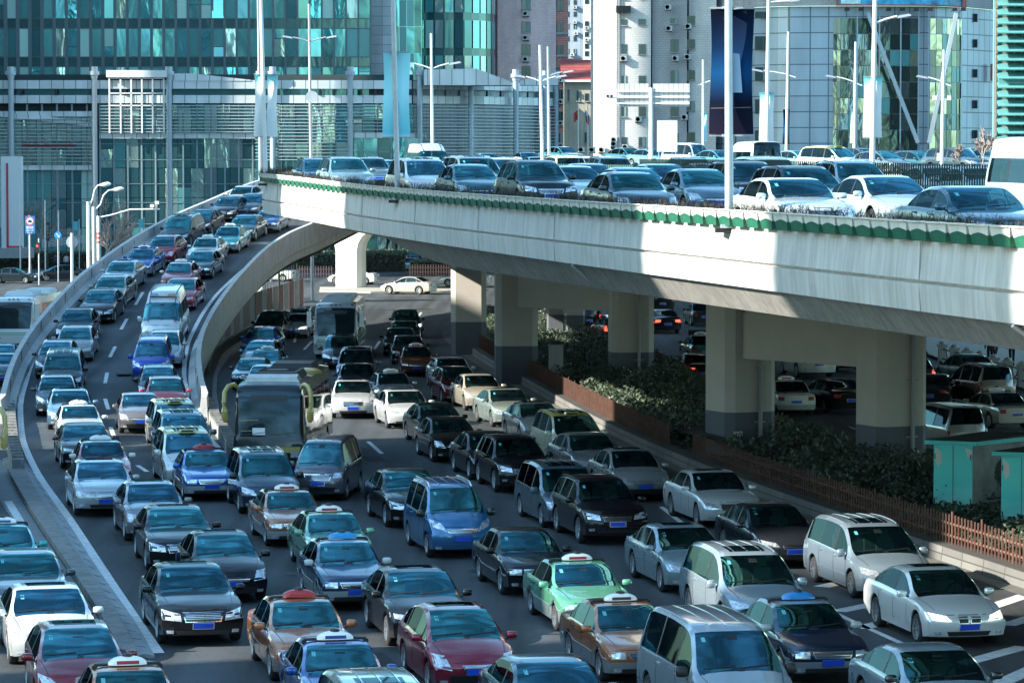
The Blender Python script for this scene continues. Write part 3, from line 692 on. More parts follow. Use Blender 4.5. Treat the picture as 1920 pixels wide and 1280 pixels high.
def vehicle(model, colour, loc, rz, label, opt=(), cat='car', group=None, pitch=0, name=None, low=None, roof=None, sign='f0f0f0', panel='9a2632', mirror=None, trim2=None):
    base = model
    if model == 'sedan' and 'kidney' not in opt: model = ANY.choice(('sedan', 'sedan_b', 'sedan_c'))
    if model == 'hatchback': model = ANY.choice(('hatchback', 'hatchback_b'))
    if ANY.random() < .3 and MODELS[model].get('bus') is None: opt = tuple(opt)+('paper',)
    t = empty(name or {'sedan': 'car', 'executive': 'car', 'saloon': 'car', 'hatchback': 'car'}.get(base, base) if 'taxi' not in opt and 'pod' not in opt else 'taxi', loc, rz)
    t.rotation_euler = (0, pitch, rz+ANY.uniform(-.012, .012))
    if not MODELS[model].get('bus'): t.scale = (ANY.uniform(.98, 1.03), ANY.uniform(.99, 1.02), ANY.uniform(.975, 1.03))
    tag(t, label, cat, group)
    body = paint(colour) if isinstance(colour, str) else colour
    P = MODELS[model]
    slot = {'paint': body, 'low': paint(low) if low else body, 'under': M_UNDER, 'roof': paint(roof, .05) if roof else body, 'trim': M_BLACK,
            'sign': mat('sign_'+sign, sign, .35, coat=.6), 'panel': mat('panel_'+panel, panel, .35), 'mirror': mat('paint_m'+mirror, mirror, .35, coat=.8) if mirror else (M_BLACK if P.get('blackm') else body),
            'trim2': paint(trim2 or low) if (trim2 or low) else M_BLACK, 'pod': mat('pod_'+(roof or 'x'), roof or '9aa3a8', .5), 'horn': mat('horn_y', 'a8945a', .4, coat=.5)}
    obs = []
    for nm, me, par, keys, l in proto(model, opt):
        o = bpy.data.objects.new(nm, me); COL.objects.link(o)
        o.parent = obs[par] if par is not None else t
        o.location = l[:3]
        if len(l) > 3: o.rotation_euler = (0, 0, 0 if l[3] > 0 else math.pi)
        for i, k in enumerate(keys):
            if k != 'keep': o.material_slots[i].link = 'OBJECT'; o.material_slots[i].material = slot[k]
        obs.append(o)
    return t
# ================================================================= ground, roads, ramp, overpass
M_ASPH = mat('asphalt', (.040, .045, .050, 1), .82, noise=(.55, .35), bump=(55, .35))
def asphalt(name, col):
    m = mat(name, col, .8, noise=(.35, .22), bump=(40, .3))
    n = m.node_tree; b = n.nodes['Principled BSDF']; tc = n.nodes.new('ShaderNodeTexCoord')
    nz = n.nodes.new('ShaderNodeTexNoise'); nz.inputs['Scale'].default_value = 9; nz.inputs['Detail'].default_value = 8; nz.inputs['Roughness'].default_value = .8
    n.links.new(tc.outputs['Object'], nz.inputs['Vector'])
    mr = n.nodes.new('ShaderNodeMapRange'); mr.inputs[1].default_value = .35; mr.inputs[2].default_value = .68; mr.inputs[3].default_value = .75; mr.inputs[4].default_value = 1.35
    vm = n.nodes.new('ShaderNodeVectorMath'); vm.operation = 'SCALE'
    src = b.inputs['Base Color'].links[0].from_socket
    mp = n.nodes.new('ShaderNodeMapping'); mp.inputs['Rotation'].default_value = (0, 0, -.2); mp.inputs['Scale'].default_value = (1.1, .045, 1); n.links.new(tc.outputs['Object'], mp.inputs[0])
    ns = n.nodes.new('ShaderNodeTexNoise'); ns.inputs['Scale'].default_value = 1; ns.inputs['Detail'].default_value = 5; n.links.new(mp.outputs[0], ns.inputs['Vector'])
    ms = n.nodes.new('ShaderNodeMapRange'); ms.inputs[1].default_value = .36; ms.inputs[2].default_value = .62; ms.inputs[3].default_value = .55; ms.inputs[4].default_value = 1.45; n.links.new(ns.outputs[0], ms.inputs[0])
    vs = n.nodes.new('ShaderNodeVectorMath'); vs.operation = 'SCALE'; n.links.new(src, vs.inputs[0]); n.links.new(ms.outputs[0], vs.inputs['Scale']); src = vs.outputs[0]
    n.links.new(nz.outputs[0], mr.inputs[0]); n.links.new(src, vm.inputs[0]); n.links.new(mr.outputs[0], vm.inputs['Scale']); n.links.new(vm.outputs[0], b.inputs['Base Color'])
    return m
M_ASPH = asphalt('road_asphalt', (.034, .041, .048, 1))
M_ASPH2 = asphalt('ramp_asphalt', (.036, .046, .054, 1))
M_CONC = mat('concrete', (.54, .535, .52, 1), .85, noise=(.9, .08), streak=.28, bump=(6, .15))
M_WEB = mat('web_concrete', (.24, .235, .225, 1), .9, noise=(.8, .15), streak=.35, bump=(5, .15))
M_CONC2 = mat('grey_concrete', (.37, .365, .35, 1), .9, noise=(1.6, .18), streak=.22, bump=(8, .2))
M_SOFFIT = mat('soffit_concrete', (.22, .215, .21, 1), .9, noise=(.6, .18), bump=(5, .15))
M_PIER = mat('pier_concrete', (.46, .43, .40, 1), .85, noise=(.8, .07), bump=(5, .08))
M_PIERB = mat('pier_blue_grey', (.10, .115, .14, 1), .8, noise=(.8, .08))
M_WHITE = mat('road_white', (.55, .57, .58, 1), .7, noise=(5, .30))
M_KERB = mat('kerb_stone', (.22, .22, .21, 1), .9, noise=(3, .35), bump=(9, .4))
M_GUTTER = mat('gutter_concrete', (.26, .28, .29, 1), .85, noise=(2, .22), bump=(12, .3))
M_GREEN = mat('planter_green', '175a44', .6, noise=(5, .25))
M_PLWHITE = mat('planter_white', (.62, .62, .58, 1), .75, noise=(3, .15))
M_GALV = mat('galvanised', (.42, .46, .50, 1), .45, .5, noise=(2, .15))
M_LAMPG = mat('lamp_grey', (.30, .34, .38, 1), .5, .3)
M_POLEW = mat('pole_white', (.62, .64, .64, 1), .45)
gm = MB(); gm.quad((-900, -300, 0), (900, -300, 0), (900, 2500, 0), (-900, 2500, 0)); struct(gm.build('ground', M_ASPH))
def ribbon(mb, P, Q, z, mi=0, dz=0):
    """P, Q: lists of (x, y); z a number or function of y"""
    zf = (lambda y: z) if not callable(z) else z
    for i in range(len(P)-1):
        a, b, c, d = P[i], Q[i], Q[i+1], P[i+1]
        mb.quad((a[0], a[1], zf(a[1])+dz), (b[0], b[1], zf(b[1])+dz), (c[0], c[1], zf(c[1])+dz), (d[0], d[1], zf(d[1])+dz), mi)
# --- ramp edges, read along its parapet tops
PT = 1.0
LT = [(480, 340), (400, 372), (330, 402), (250, 446), (200, 480), (140, 527), (100, 570), (65, 612), (40, 650), (20, 695), (6, 745)]
RT = [(590, 415), (540, 436), (500, 462), (470, 490), (430, 535), (400, 577), (380, 615), (371, 650), (373, 700), (384, 740)]
def edge_fn(pts, extra):
    q = [on(x, y, lambda Y: ramp_z(Y)+PT) for x, y in pts]
    return pchip([(p.y, p.x) for p in q if True]+extra), min(p.y for p in q)
lx, ly0 = edge_fn(LT, [(250, -14.0), (266, -11)]); rx, ry0 = edge_fn(RT, [(222, -8.8), (246, -4.2), (266, 0)])
def nrm(fn, y, side):
    d = Vector((fn(y+.5)-fn(y-.5), 1, 0)).normalized(); return Vector((d.y, -d.x, 0))*side
YR = [y0 for y0 in [118+2*i for i in range(74)]]
m = MB(); ribbon(m, [(lx(y)-.0, y) for y in YR], [(rx(y)+.0, y) for y in YR], ramp_z, dz=.012)
struct(m.build('ramp_road', M_ASPH2))
yl = [ly0-1+2*i for i in range(int((262-ly0)/2))]; yr = [ry0-1+2*i for i in range(int((262-ry0)/2))]
def parapet_prof(zf, slab=True):
    def f(y):
        z = zf(y); zb = max(-.05, z-1.1) if slab else -.05
        return [(-.42, z-.02), (-.40, z+.28), (-.12, z+.42), (-.06, z+PT), (.17, z+PT), (.22, z+.1), (.24, z-.35), (.20, z-.38), (.18, max(-.05, z-.85)), (-.6, zb)]
    return f
for nm, fn, ys, sd, lab in (('ramp_parapet', lx, yl, -1, 'long grey concrete parapet on the outer bend of the curving ramp'), ('ramp_parapet', rx, yr, 1, 'concrete parapet on the inner bend of the ramp, above the striped hoarding')):
    m = MB(); f = parapet_prof(ramp_z)
    m.sweep([(Vector((fn(y), y, 0)), nrm(fn, y, sd)) for y in ys], lambda k: f(ys[k]), closed=True)
    o = m.build(nm, mat('parapet_concrete', (.46, .47, .46, 1), .85, noise=(1.3, .14), streak=.25, bump=(7, .2)), smooth=True, auto=25); tag(o, lab, 'parapet', 'parapets of the curving ramp')
    j = MB()                                       # joints, drain slots
    for k in range(4, len(ys)-2, 5):
        y = ys[k]; n = nrm(fn, y, sd); p = Vector((fn(y), y, 0)); z = ramp_z(y)
        q = p-n*.10
        j.beam((q.x, q.y, z+.42), (q.x+.03, q.y, z+PT+.004), .03, .03)
        q2 = p-n*.43; j.beam((q2.x, q2.y, z), (p.x-n.x*.41, p.y, z+.29), .03, .02)
        q3 = Vector((fn(y+4), y+4, 0))-nrm(fn, y+4, sd)*.085; z3 = ramp_z(y+4)
        j.box((q3.x, q3.y, z3+.75), (.04, .10, .22))
    adopt(j.build('joint', M_BLACK), o)
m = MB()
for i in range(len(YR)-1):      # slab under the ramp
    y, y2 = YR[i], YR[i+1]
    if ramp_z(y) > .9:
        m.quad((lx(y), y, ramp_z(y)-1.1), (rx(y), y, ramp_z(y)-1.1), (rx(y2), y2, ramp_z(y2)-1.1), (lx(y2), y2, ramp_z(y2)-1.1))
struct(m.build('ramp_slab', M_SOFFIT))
m = MB(); m.box((-20.6, 252, 3.6), (2.2, 1.8, 7.2)); tag(m.build('ramp_pier', M_PIER), 'sunlit beige pier under the top of the ramp behind the traffic signal', 'pier')
# edge lines on the ramp
def line_px(pts, zf, wd, name, mt=M_WHITE, dz=.02):
    P = [on(x, y, zf) for x, y in pts]; m = MB(); L = []; R = []
    for i, p in enumerate(P):
        d = (P[min(i+1, len(P)-1)]-P[max(i-1, 0)]); d.z = 0; d.normalize(); n = Vector((d.y, -d.x, 0))*wd/2
        L.append(p-n); R.append(p+n)
    for i in range(len(P)-1):
        q = [L[i], R[i], R[i+1], L[i+1]]; m.quad(*[Vector((a.x, a.y, zf(a.y)+dz)) for a in q])
    return struct(m.build(name, mt))
def dens(pts, n=4):
    fx = pchip([(p[1], p[0]) for p in pts]); ys = sorted(p[1] for p in pts)
    return [(fx(ys[0]+(ys[-1]-ys[0])*k/(n*len(pts))), ys[0]+(ys[-1]-ys[0])*k/(n*len(pts))) for k in range(n*len(pts)+1)]
LW = [(185, 520), (130, 575), (95, 625), (66, 665), (50, 710), (38, 765), (41, 815), (62, 872), (135, 980), (220, 1110), (298, 1225)]
line_px(dens(LW), ramp_z, .24, 'edge_line')
RW = [(500, 470), (440, 520), (400, 560), (368, 610), (350, 655), (345, 700), (355, 745), (375, 800), (420, 850)]
line_px(dens(RW), ramp_z, .20, 'edge_line')
for a, b in (((357, 467), (347, 488)), ((352, 480), (349, 483)), ((268, 548), (254, 572)), ((238, 598), (227, 618)), ((216, 650), (206, 670)), ((201, 699), (197, 719)), ((197, 748), (203, 768)), ((207, 801), (216, 825)), ((258, 873), (276, 885)), ((690, 828), (716, 851)), ((556, 626), (552, 642)), ((585, 640), (570, 656)), ((712, 640), (702, 655)), ((790, 586), (784, 594)), ((1222, 660), (1245, 675)), ((1592, 800), (1606, 806)), ((1352, 585), (1362, 592)), ((1460, 668), (1470, 676)), ((680, 560), (700, 560)), ((760, 552), (790, 552))):
    if a == (352, 480): continue
    line_px([a, b], ramp_z if a[0] < 420 else (lambda y: 0), .17, 'lane_marking')
for a, b in (((1500, 1052), (1600, 1030)), ((1540, 1100), (1640, 1078)), ((1570, 1146), (1660, 1128)), ((1612, 1178), (1680, 1160)), ((1850, 1140), (1935, 1112)), ((1886, 1172), (1960, 1150)), ((1800, 1245), (1920, 1212)), ((1850, 1292), (1940, 1252)), ((1520, 1098), (1515, 1092))):
    if a[0] == 1520: continue
    line_px([a, b], lambda y: 0, .45, 'hatched_marking', dz=.008)
line_px([(1240, 950), (1380, 1060), (1600, 1165), (1700, 1210)], lambda y: 0, .16, 'edge_line', dz=.008)
for i, (x, y, a, b) in enumerate(((700, 1240, .9, 2.6), (930, 1190, .7, 1.6), (240, 1010, .8, 3.0), (470, 1010, 1.0, 1.4), (700, 860, .8, 2.4), (1230, 1180, .6, 2.0), (230, 700, .7, 2.2), (640, 1020, .9, 1.2))):
    p = on(x, y, ramp_z if x < 240 else (lambda Y: 0)); m = MB(); z = (ramp_z(p.y)+.018 if x < 240 else .006)
    c, s_ = math.cos(.2), math.sin(.2); m.poly([(p.x+dx*c-dy*s_, p.y+dx*s_+dy*c, z) for dx, dy in ((-a/2, -b/2), (a/2, -b/2+.1), (a/2-.05, b/2), (-a/2+.08, b/2))])
    struct(m.build('asphalt_patch', mat('patch_dark', (.022, .025, .028, 1), .9, noise=(3, .3))))
for x, y in ((560, 1075), (905, 1070), (300, 870), (705, 930)):
    p = on(x, y); m = MB(); m.lathe([(.36, .010), (.33, .014), (.001, .014)], c=(p.x, p.y, 0), n=20); tag(m.build('manhole_cover', mat('cast_iron', (.035, .033, .032, 1), .6, .6)), 'round iron manhole cover in the road %s' % {560: 'close to the dark blue taxi', 905: 'right of the black car', 300: 'right of the silver car', 705: 'below the grey van'}[x], 'manhole cover')
# --- the stone island and gutter at lower left
def poly_px(pts, z, name, mt, h=None, side=None):
    P = [on(x, y, lambda Y: z) for x, y in pts]; m = MB(); m.poly([(p.x, p.y, z) for p in P][::-1])
    if h:
        n = len(P)
        for i in range(n):
            a, b = P[i], P[(i+1) % n]; m.quad((a.x, a.y, z-h), (b.x, b.y, z-h), (b.x, b.y, z), (a.x, a.y, z))
    return struct(m.build(name, mt, weld=True))
def strip(Lp, Rp, z, name, mt, h, n=24):
    """ribbon between two picture curves lying at height z"""
    def res(pts):
        q = [on(x, y, lambda Y: z) for x, y in pts]; f = pchip([(p.y, p.x) for p in q]); y0, y1 = min(p.y for p in q), max(p.y for p in q)
        return [(f(y0+(y1-y0)*k/n), y0+(y1-y0)*k/n) for k in range(n+1)]
    A, Bq = res(Lp), res(Rp); m = MB(); ribbon(m, A, Bq, z)
    for S in (A, Bq):
        for i in range(n): m.quad((S[i][0], S[i][1], z-h), (S[i+1][0], S[i+1][1], z-h), (S[i+1][0], S[i+1][1], z), (S[i][0], S[i][1], z))
    m.quad((A[0][0], A[0][1], z-h), (Bq[0][0], Bq[0][1], z-h), (Bq[0][0], Bq[0][1], z), (A[0][0], A[0][1], z))
    return struct(m.build(name, mt))
M_ISL = grid_mat('island_stone', (.25, .26, .26), (.11, .11, .11), .55, .9, .05, .22, True, .9)
strip([(4, 860), (57, 952), (120, 1045), (182, 1138), (225, 1215)], [(30, 850), (92, 958), (155, 1052), (215, 1140), (262, 1225)], .17, 'kerb_island', M_KERB, .17)
strip([(30, 851), (92, 959), (155, 1053), (215, 1141), (262, 1226)], [(50, 868), (118, 966), (190, 1075), (250, 1160), (290, 1228)], .06, 'gutter', M_GUTTER, .06)
m = MB()
for k in range(26):       # slab joints across the gutter
    t = k/25; a = on(30+(262-30)*t+6, 851+(1226-851)*t, lambda Y: .06); b = on(50+(290-50)*t, 868+(1228-868)*t, lambda Y: .06); m.beam((a.x, a.y, .066), (a.x*.3+b.x*.7, a.y*.3+b.y*.7, .066), .015, .008)
struct(m.build('gutter_joints', mat('dark_joint', (.14, .15, .155, 1), .9)))
strip([(-60, 830), (-20, 905), (40, 1000), (100, 1100), (160, 1200)], [(2, 862), (52, 957), (113, 1050), (174, 1142), (216, 1218)], .012, 'gutter', mat('gutter_light', (.17, .19, .20, 1), .85, noise=(2, .2)), .012)
line_px([(15, 940), (38, 978)], lambda y: 0, .25, 'lane_marking', dz=.02)
# low walls running on from the ends of the ramp parapets
for pts, lab in (([(18, 752), (20, 790), (24, 830), (34, 868)], 'low ribbed wall carrying on from the lower left end of the ramp parapet'), ([(392, 752), (404, 785), (425, 815), (442, 845)], 'low stone kerb wall running from the inner ramp parapet towards the dark coach')):
    P = [on(x, y, lambda Y: .35) for x, y in pts]; m = MB()
    for i in range(len(P)-1):
        a, b = P[i].copy(), P[i+1].copy(); a.z = b.z = .24; m.beam(a, b, .42, .48)
        for k in range(7):
            q = a.lerp(b, (k+.5)/7); m.box((q.x, q.y, .52), (.40, .16, .10), rz=math.atan2(b.y-a.y, b.x-a.x)+math.pi/2)
    tag(m.build('kerb_wall', M_KERB), lab, 'low wall')
# --- kerb of the inner road beside the hoarding
HB = [(569, 574), (540, 585), (500, 600), (455, 618), (430, 632), (412, 645), (398, 668), (390, 700)]
strip([(562, 590), (520, 606), (470, 627), (430, 652), (405, 690), (398, 730), (400, 770)], [(569, 592), (530, 610), (480, 634), (440, 658), (413, 692), (406, 730), (412, 770)], .15, 'kerb', M_KERB, .15)
# --- the overpass
EP = [Vector((edge_x(D), D, 0)) for D in range(38, 141, 3)]
EP += [Vector(p+(0,)) for p in ((-10.62, 140.6), (-10.98, 142.6), (-11.16, 144.0), (-11.12, 145.2), (-10.95, 147), (-10.75, 150), (-10.6, 160), (-10.6, 180), (-10.8, 200), (-11, 220), (-11.2, 242), (-12, 270), (-13, 300), (-15, 335))]
EN = []
for i, p in enumerate(EP):
    d = (EP[min(i+1, len(EP)-1)]-EP[max(i-1, 0)]).normalized(); EN.append(Vector((-d.y, d.x, 0)))
path = list(zip(EP, EN))
sof = pchip([(30, 6.95), (106, 7.12), (112, 7.35), (117, 7.95), (122, 8.0), (141, 8.44), (200, 8.9), (340, 10.4)])
def fp(k):
    D = EP[k].y; z = top_z(D); b = z-1.76; s = min(sof(D), b-.02)
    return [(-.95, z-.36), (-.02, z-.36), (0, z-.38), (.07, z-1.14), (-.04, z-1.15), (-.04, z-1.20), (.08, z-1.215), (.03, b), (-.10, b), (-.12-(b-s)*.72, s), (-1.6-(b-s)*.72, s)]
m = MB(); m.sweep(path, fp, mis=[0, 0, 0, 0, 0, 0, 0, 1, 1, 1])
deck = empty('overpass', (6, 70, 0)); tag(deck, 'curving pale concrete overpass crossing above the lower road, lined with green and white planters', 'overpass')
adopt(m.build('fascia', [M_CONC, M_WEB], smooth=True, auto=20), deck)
right_x = lambda D: edge_x(D)+27.5 if D < 200 else 2.6+(D-200)*.03
far_x = lambda D: edge_x(D)+28.2 if D < 180 else 8.1+(D-180)*.08
m = MB()
for i in range(len(EP)-1):
    a, b = EP[i], EP[i+1]; na, nb = EN[i], EN[i+1]
    za, zb_ = deck_z(a.y), deck_z(b.y)
    A = a-na*.9; Bq = b-nb*.9
    m.quad((A.x, A.y, za), (right_x(a.y), a.y, za), (right_x(b.y), b.y, zb_), (Bq.x, Bq.y, zb_))
adopt(tag(m.build('road_surface', M_ASPH2), kind=None), deck)
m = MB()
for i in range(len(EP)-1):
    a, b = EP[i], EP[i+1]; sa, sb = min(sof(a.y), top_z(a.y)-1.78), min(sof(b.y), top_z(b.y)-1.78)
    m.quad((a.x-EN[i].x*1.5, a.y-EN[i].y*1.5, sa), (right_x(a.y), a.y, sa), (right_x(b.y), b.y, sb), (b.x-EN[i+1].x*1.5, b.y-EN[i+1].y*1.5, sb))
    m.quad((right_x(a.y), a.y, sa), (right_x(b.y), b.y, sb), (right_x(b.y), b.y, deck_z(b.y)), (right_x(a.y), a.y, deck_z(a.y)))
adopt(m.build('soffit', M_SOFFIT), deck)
m = MB()     # inner kerb behind the planters
for i in range(len(EP)-1):
    for o1, o2, z1, z2 in ((-.95, -.95, -.1, .30), (-.95, -.5, .30, .30)):
        a, b = path[i], path[i+1]
        m.quad((a[0].x+a[1].x*o1, a[0].y+a[1].y*o1, deck_z(a[0].y)+z1), (b[0].x+b[1].x*o1, b[0].y+b[1].y*o1, deck_z(b[0].y)+z1), (b[0].x+b[1].x*o2, b[0].y+b[1].y*o2, deck_z(b[0].y)+z2), (a[0].x+a[1].x*o2, a[0].y+a[1].y*o2, deck_z(a[0].y)+z2))
adopt(m.build('inner_kerb', M_CONC2), deck)
def along(s0, s1, step):
    """points every 'step' metres along the deck edge"""
    out = []; acc = 0; nxt = s0
    for i in range(len(EP)-1):
        L = (EP[i+1]-EP[i]).length
        while nxt <= acc+L and nxt < s1:
            t = (nxt-acc)/L; out.append((EP[i].lerp(EP[i+1], t), EN[i].lerp(EN[i+1], t).normalized())); nxt += step
        acc += L
    return out
# expansion joints in the fascia
m = MB()
for p, n in along(6, 112, 9.7):
    z = top_z(p.y); q = p+n*.05
    m.beam((q.x, q.y, z-.4), (p.x+n.x*.075, p.y+n.y*.075, z-1.13), .018, .02); m.beam((p.x+n.x*.07, p.y+n.y*.07, z-1.24), (p.x+n.x*.045, p.y+n.y*.045, z-1.75), .018, .02)
adopt(m.build('panel_joint', mat('joint_grey', (.30, .30, .30, 1), .9)), deck)
for D in (58.5, 89.5):    # downpipes / open joints slanting across the girder web
    x = edge_x(D); z = top_z(D)-1.77; s = sof(D); m = MB()
    m.beam((x+.10, D, z), (x+.85, D+.2, s), .30, .10); m.tube([(x+.05, D-.35, z-.02), (x+.80, D-.15, s-.02)], .05, 8)
    adopt(m.build('drain_channel', mat('pipe_grey', (.30, .31, .32, 1), .7)), deck)
# median fences of the deck
def fence_line(off, D0, D1, name, lab, bar=.20, h=1.5, panel=False):
    m = MB(); D = D0; dirv = Vector((-.24, 1, 0)).normalized()
    mt = mat('fence_dark_green', (.02, .045, .045, 1), .5) if not panel else mat('fence_green', (.10, .20, .19, 1), .7, noise=(3, .3))
    while D < D1:
        x = edge_x(D)+off; z = deck_z(D)
        if panel:
            m.box((x+(.03 if int(D/.15) % 2 else 0), D, z+.2+h/2), (.04, .14, h)); D += .15
        else: m.box((x, D, z+.15+h/2), (.05, .05, h)); D += bar
    if not panel:
        for zz in (.35, 1.35):
            for k in range(int((D1-D0)/6)):
                a = D0+k*6; b = min(D1, a+6); m.beam((edge_x(a)+off, a, deck_z(a)+zz), (edge_x(b)+off, b, deck_z(b)+zz), .03, .04)
    for k in range(int((D1-D0)/6)):
        a = D0+k*6; b = min(D1, a+6); m.beam((edge_x(a)+off, a, deck_z(a)+.08), (edge_x(b)+off, b, deck_z(b)+.08), .3, .2, 1)
    tag(m.build(name, [mt, M_CONC2]), lab, 'fence')
fence_line(13.8, 62, 132, 'bar_fence', 'dark green upright bar fence along the middle of the overpass at right')
fence_line(13.8, 133, 205, 'panel_fence', 'grey green corrugated panel fence along the middle of the overpass', panel=True, h=1.2)
# far elevated road
z2 = lambda D: deck_z(D)+.5
m = MB()
Ds = list(range(80, 341, 10))
for a, b in zip(Ds, Ds[1:]):
    m.quad((far_x(a), a, z2(a)), (far_x(a)+19, a, z2(a)), (far_x(b)+19, b, z2(b)), (far_x(b), b, z2(b)))
    m.quad((far_x(a)-.2, a, z2(a)-2.5), (far_x(b)-.2, b, z2(b)-2.5), (far_x(b)-.2, b, z2(b)+.45), (far_x(a)-.2, a, z2(a)+.45), 1)
    m.quad((far_x(a)-.2, a, z2(a)+.45), (far_x(b)-.2, b, z2(b)+.45), (far_x(b)+.05, b, z2(b)+.45), (far_x(a)+.05, a, z2(a)+.45), 1)
    m.quad((far_x(a)-.2, a, z2(a)-2.5), (far_x(a)+19, a, z2(a)-2.5), (far_x(b)+19, b, z2(b)-2.5), (far_x(b)-.2, b, z2(b)-2.5), 1)
struct(m.build('far_elevated_road', [M_ASPH2, M_CONC]))
# --- planter boxes on the deck edge
bp = MB(); hw = .50
bp.box((0, 0, 0), (1, 1, 1)); bp = MB()
N = 10
def px_(t): return -hw+2*hw*t
zt0, zb0 = 0.0, -.37
for k in range(N):
    t0, t1 = k/N, (k+1)/N
    sc_ = lambda t: -.13-.06*(abs(2*t-1)**1.5)
    xb = .74
    for (za, zb__, mi) in ((zt0, None, 0), (None, zb0, 1)):
        A = [(px_(t), sc_(t)) for t in (t0, t1)]
        def pt(t, z): f = 1-(1-xb)*(zt0-z)/(zt0-zb0); return (px_(t)*f, .20-.06*(zt0-z)/(zt0-zb0), z)
        if mi == 0: bp.quad(pt(t0, sc_(t0)), pt(t1, sc_(t1)), pt(t1, zt0), pt(t0, zt0), 0)
        else: bp.quad(pt(t0, zb0), pt(t1, zb0), pt(t1, sc_(t1)), pt(t0, sc_(t0)), 1)
for s in (-1, 1):
    bp.quad((s*hw, .20, 0), (s*hw, -.25, 0), (s*hw*.74, -.25, -.16), (s*hw*.87, .17, -.18), 0)
    bp.quad((s*hw*.87, .17, -.18), (s*hw*.87, -.25, -.18), (s*hw*.74, -.25, -.36), (s*hw*.74, .14, -.36), 1)
bp.quad((-hw*.74, .14, -.36), (hw*.74, .14, -.36), (hw*.74, -.25, -.36), (-hw*.74, -.25, -.36), 1)
bp.box((0, .215, .012), (2*hw+.03, .05, .03), mi=0)
bp.quad((-hw, .20, -.03), (hw, .20, -.03), (hw, -.25, -.03), (-hw, -.25, -.03), 2)
pme = bp.mesh('planter_box')
for x in (M_PLWHITE, M_GREEN, mat('soil', (.03, .025, .02, 1), 1)): pme.materials.append(x)
LB = 'green and white trough with a scalloped painted edge on the overpass rim'
for p, n in along(4, 109, 1.06):
    o = bpy.data.objects.new('planter_box', pme); COL.objects.link(o); q = p+n*.02
    o.location = (q.x, q.y, top_z(q.y)); o.rotation_euler = (0, 0, math.atan2(n.y, n.x)-math.pi/2)
    tag(o, LB, 'planter', 'planters along the overpass rim')
# painted strip behind the planters
m = MB()
for i in range(len(path)-1):
    (a, na), (b, nb) = path[i], path[i+1]
    if a.y > 150: break
    for z0, z1, mi in ((-.37, -.15, 1), (-.15, -.01, 0)):
        m.quad((a.x-na.x*.02, a.y-na.y*.02, top_z(a.y)+z0), (b.x-nb.x*.02, b.y-nb.y*.02, top_z(b.y)+z0), (b.x-nb.x*.02, b.y-nb.y*.02, top_z(b.y)+z1), (a.x-na.x*.02, a.y-na.y*.02, top_z(a.y)+z1), mi)
adopt(m.build('rim_board', [M_PLWHITE, M_GREEN]), deck)
# dry twigs in the planters
m = MB()
for p, n in along(3, 150, .10):
    dense = .45+.55*math.sin(p.y*.9)*math.sin(p.y*.37+1)
    for _ in range(6 if rnd.random() < .5+dense*.4 else 1):
        q = p+n*rnd.uniform(-.28, .24); z = top_z(q.y)-.02; h = rnd.uniform(.06, .26)*(1.25 if p.y > 90 else 1)
        d = Vector((rnd.uniform(-.14, .14), rnd.uniform(-.20, .20), h)); s = rnd.uniform(.006, .013)
        a = Vector((q.x, q.y, z)); t = Vector((rnd.uniform(-1, 1), rnd.uniform(-1, 1), 0)).normalized()*s
        mi = 0 if rnd.random() < .8 else 1
        m.poly([a-t, a+t, a+d], mi)
        for k in range(3):
            c = a+d*rnd.uniform(.3, .9); e = Vector((rnd.uniform(-.08, .08), rnd.uniform(-.10, .10), rnd.uniform(0, .08))); m.poly([c-t*.8, c+t*.8, c+e], mi)
tag(m.build('planter_twigs', [mat('twig', (.035, .028, .026, 1), .9), mat('twig_green', (.09, .085, .04, 1), .9)]), 'low dry dark twigs growing in the troughs on the overpass rim', 'shrubs', None, 'stuff')
# --- piers
def pier(name, lab, c, w_, d_, h, rz=0, pipe=True, paint_h=1.85, cham=.28):
    t = empty(name, (c[0], c[1], 0), rz); tag(t, lab, 'pier', 'piers under the overpass')
    def col(z0, z1, mt, nm, e=0):
        m = MB(); x, y = w_/2+e, d_/2+e; q = cham
        pts = [(-x+q, -y), (x-q, -y), (x, -y+q), (x, y-q), (x-q, y), (-x+q, y), (-x, y-q), (-x, -y+q)]
        for i in range(8):
            a, b = pts[i], pts[(i+1) % 8]; m.quad((a[0], a[1], z0), (b[0], b[1], z0), (b[0], b[1], z1), (a[0], a[1], z1))
        m.poly([(p[0], p[1], z1) for p in pts])
        m.build(nm, mt, parent=t)
    col(0, paint_h, M_PIERB, 'painted_base', .004); col(paint_h, h, M_PIER, 'shaft')
    if pipe:
        m = MB(); m.tube([(w_*.12, -d_/2-.08, .1), (w_*.12, -d_/2-.08, h)], .075, 10)
        for z in (1.5, 3.4, 5.2): m.box((w_*.12, -d_/2-.06, z), (.42, .04, .05))
        m.build('drainpipe', mat('pipe_grey', (.30, .31, .32, 1), .7), parent=t, smooth=True)
    return t
pr = math.radians(24)
t1 = pier('pier', 'near left pier by the picket fence with a small number plate low on its side', (8.1, 113.4, 0), 2.0, 2.0, 7.3, pr)
t2 = pier('pier', 'near right pier standing behind the turquoise cabinets', (12.7, 107, 0), 1.9, 1.9, 7.3, pr)
t3 = pier('pier', 'tall pier in the shrubs left of the small grey box', (.2, 156, 0), 2.05, 1.9, 7.3, .05, pipe=False)
t4 = pier('pier', 'pier with a drainpipe in the shrubs right of the small grey box', (5.6, 150.5, 0), 2.0, 1.7, 7.3, .12)
t5 = pier('pier', 'farthest left pier rising from the narrow end of the shrub bed', (-2.45, 181, 0), 2.0, 1.9, 7.9, 0, pipe=False)
pier('pier', 'thin far pier seen just right of the tall left pier', (2.6, 190, 0), 1.05, 1.0, 8, 0, pipe=False, cham=.1)
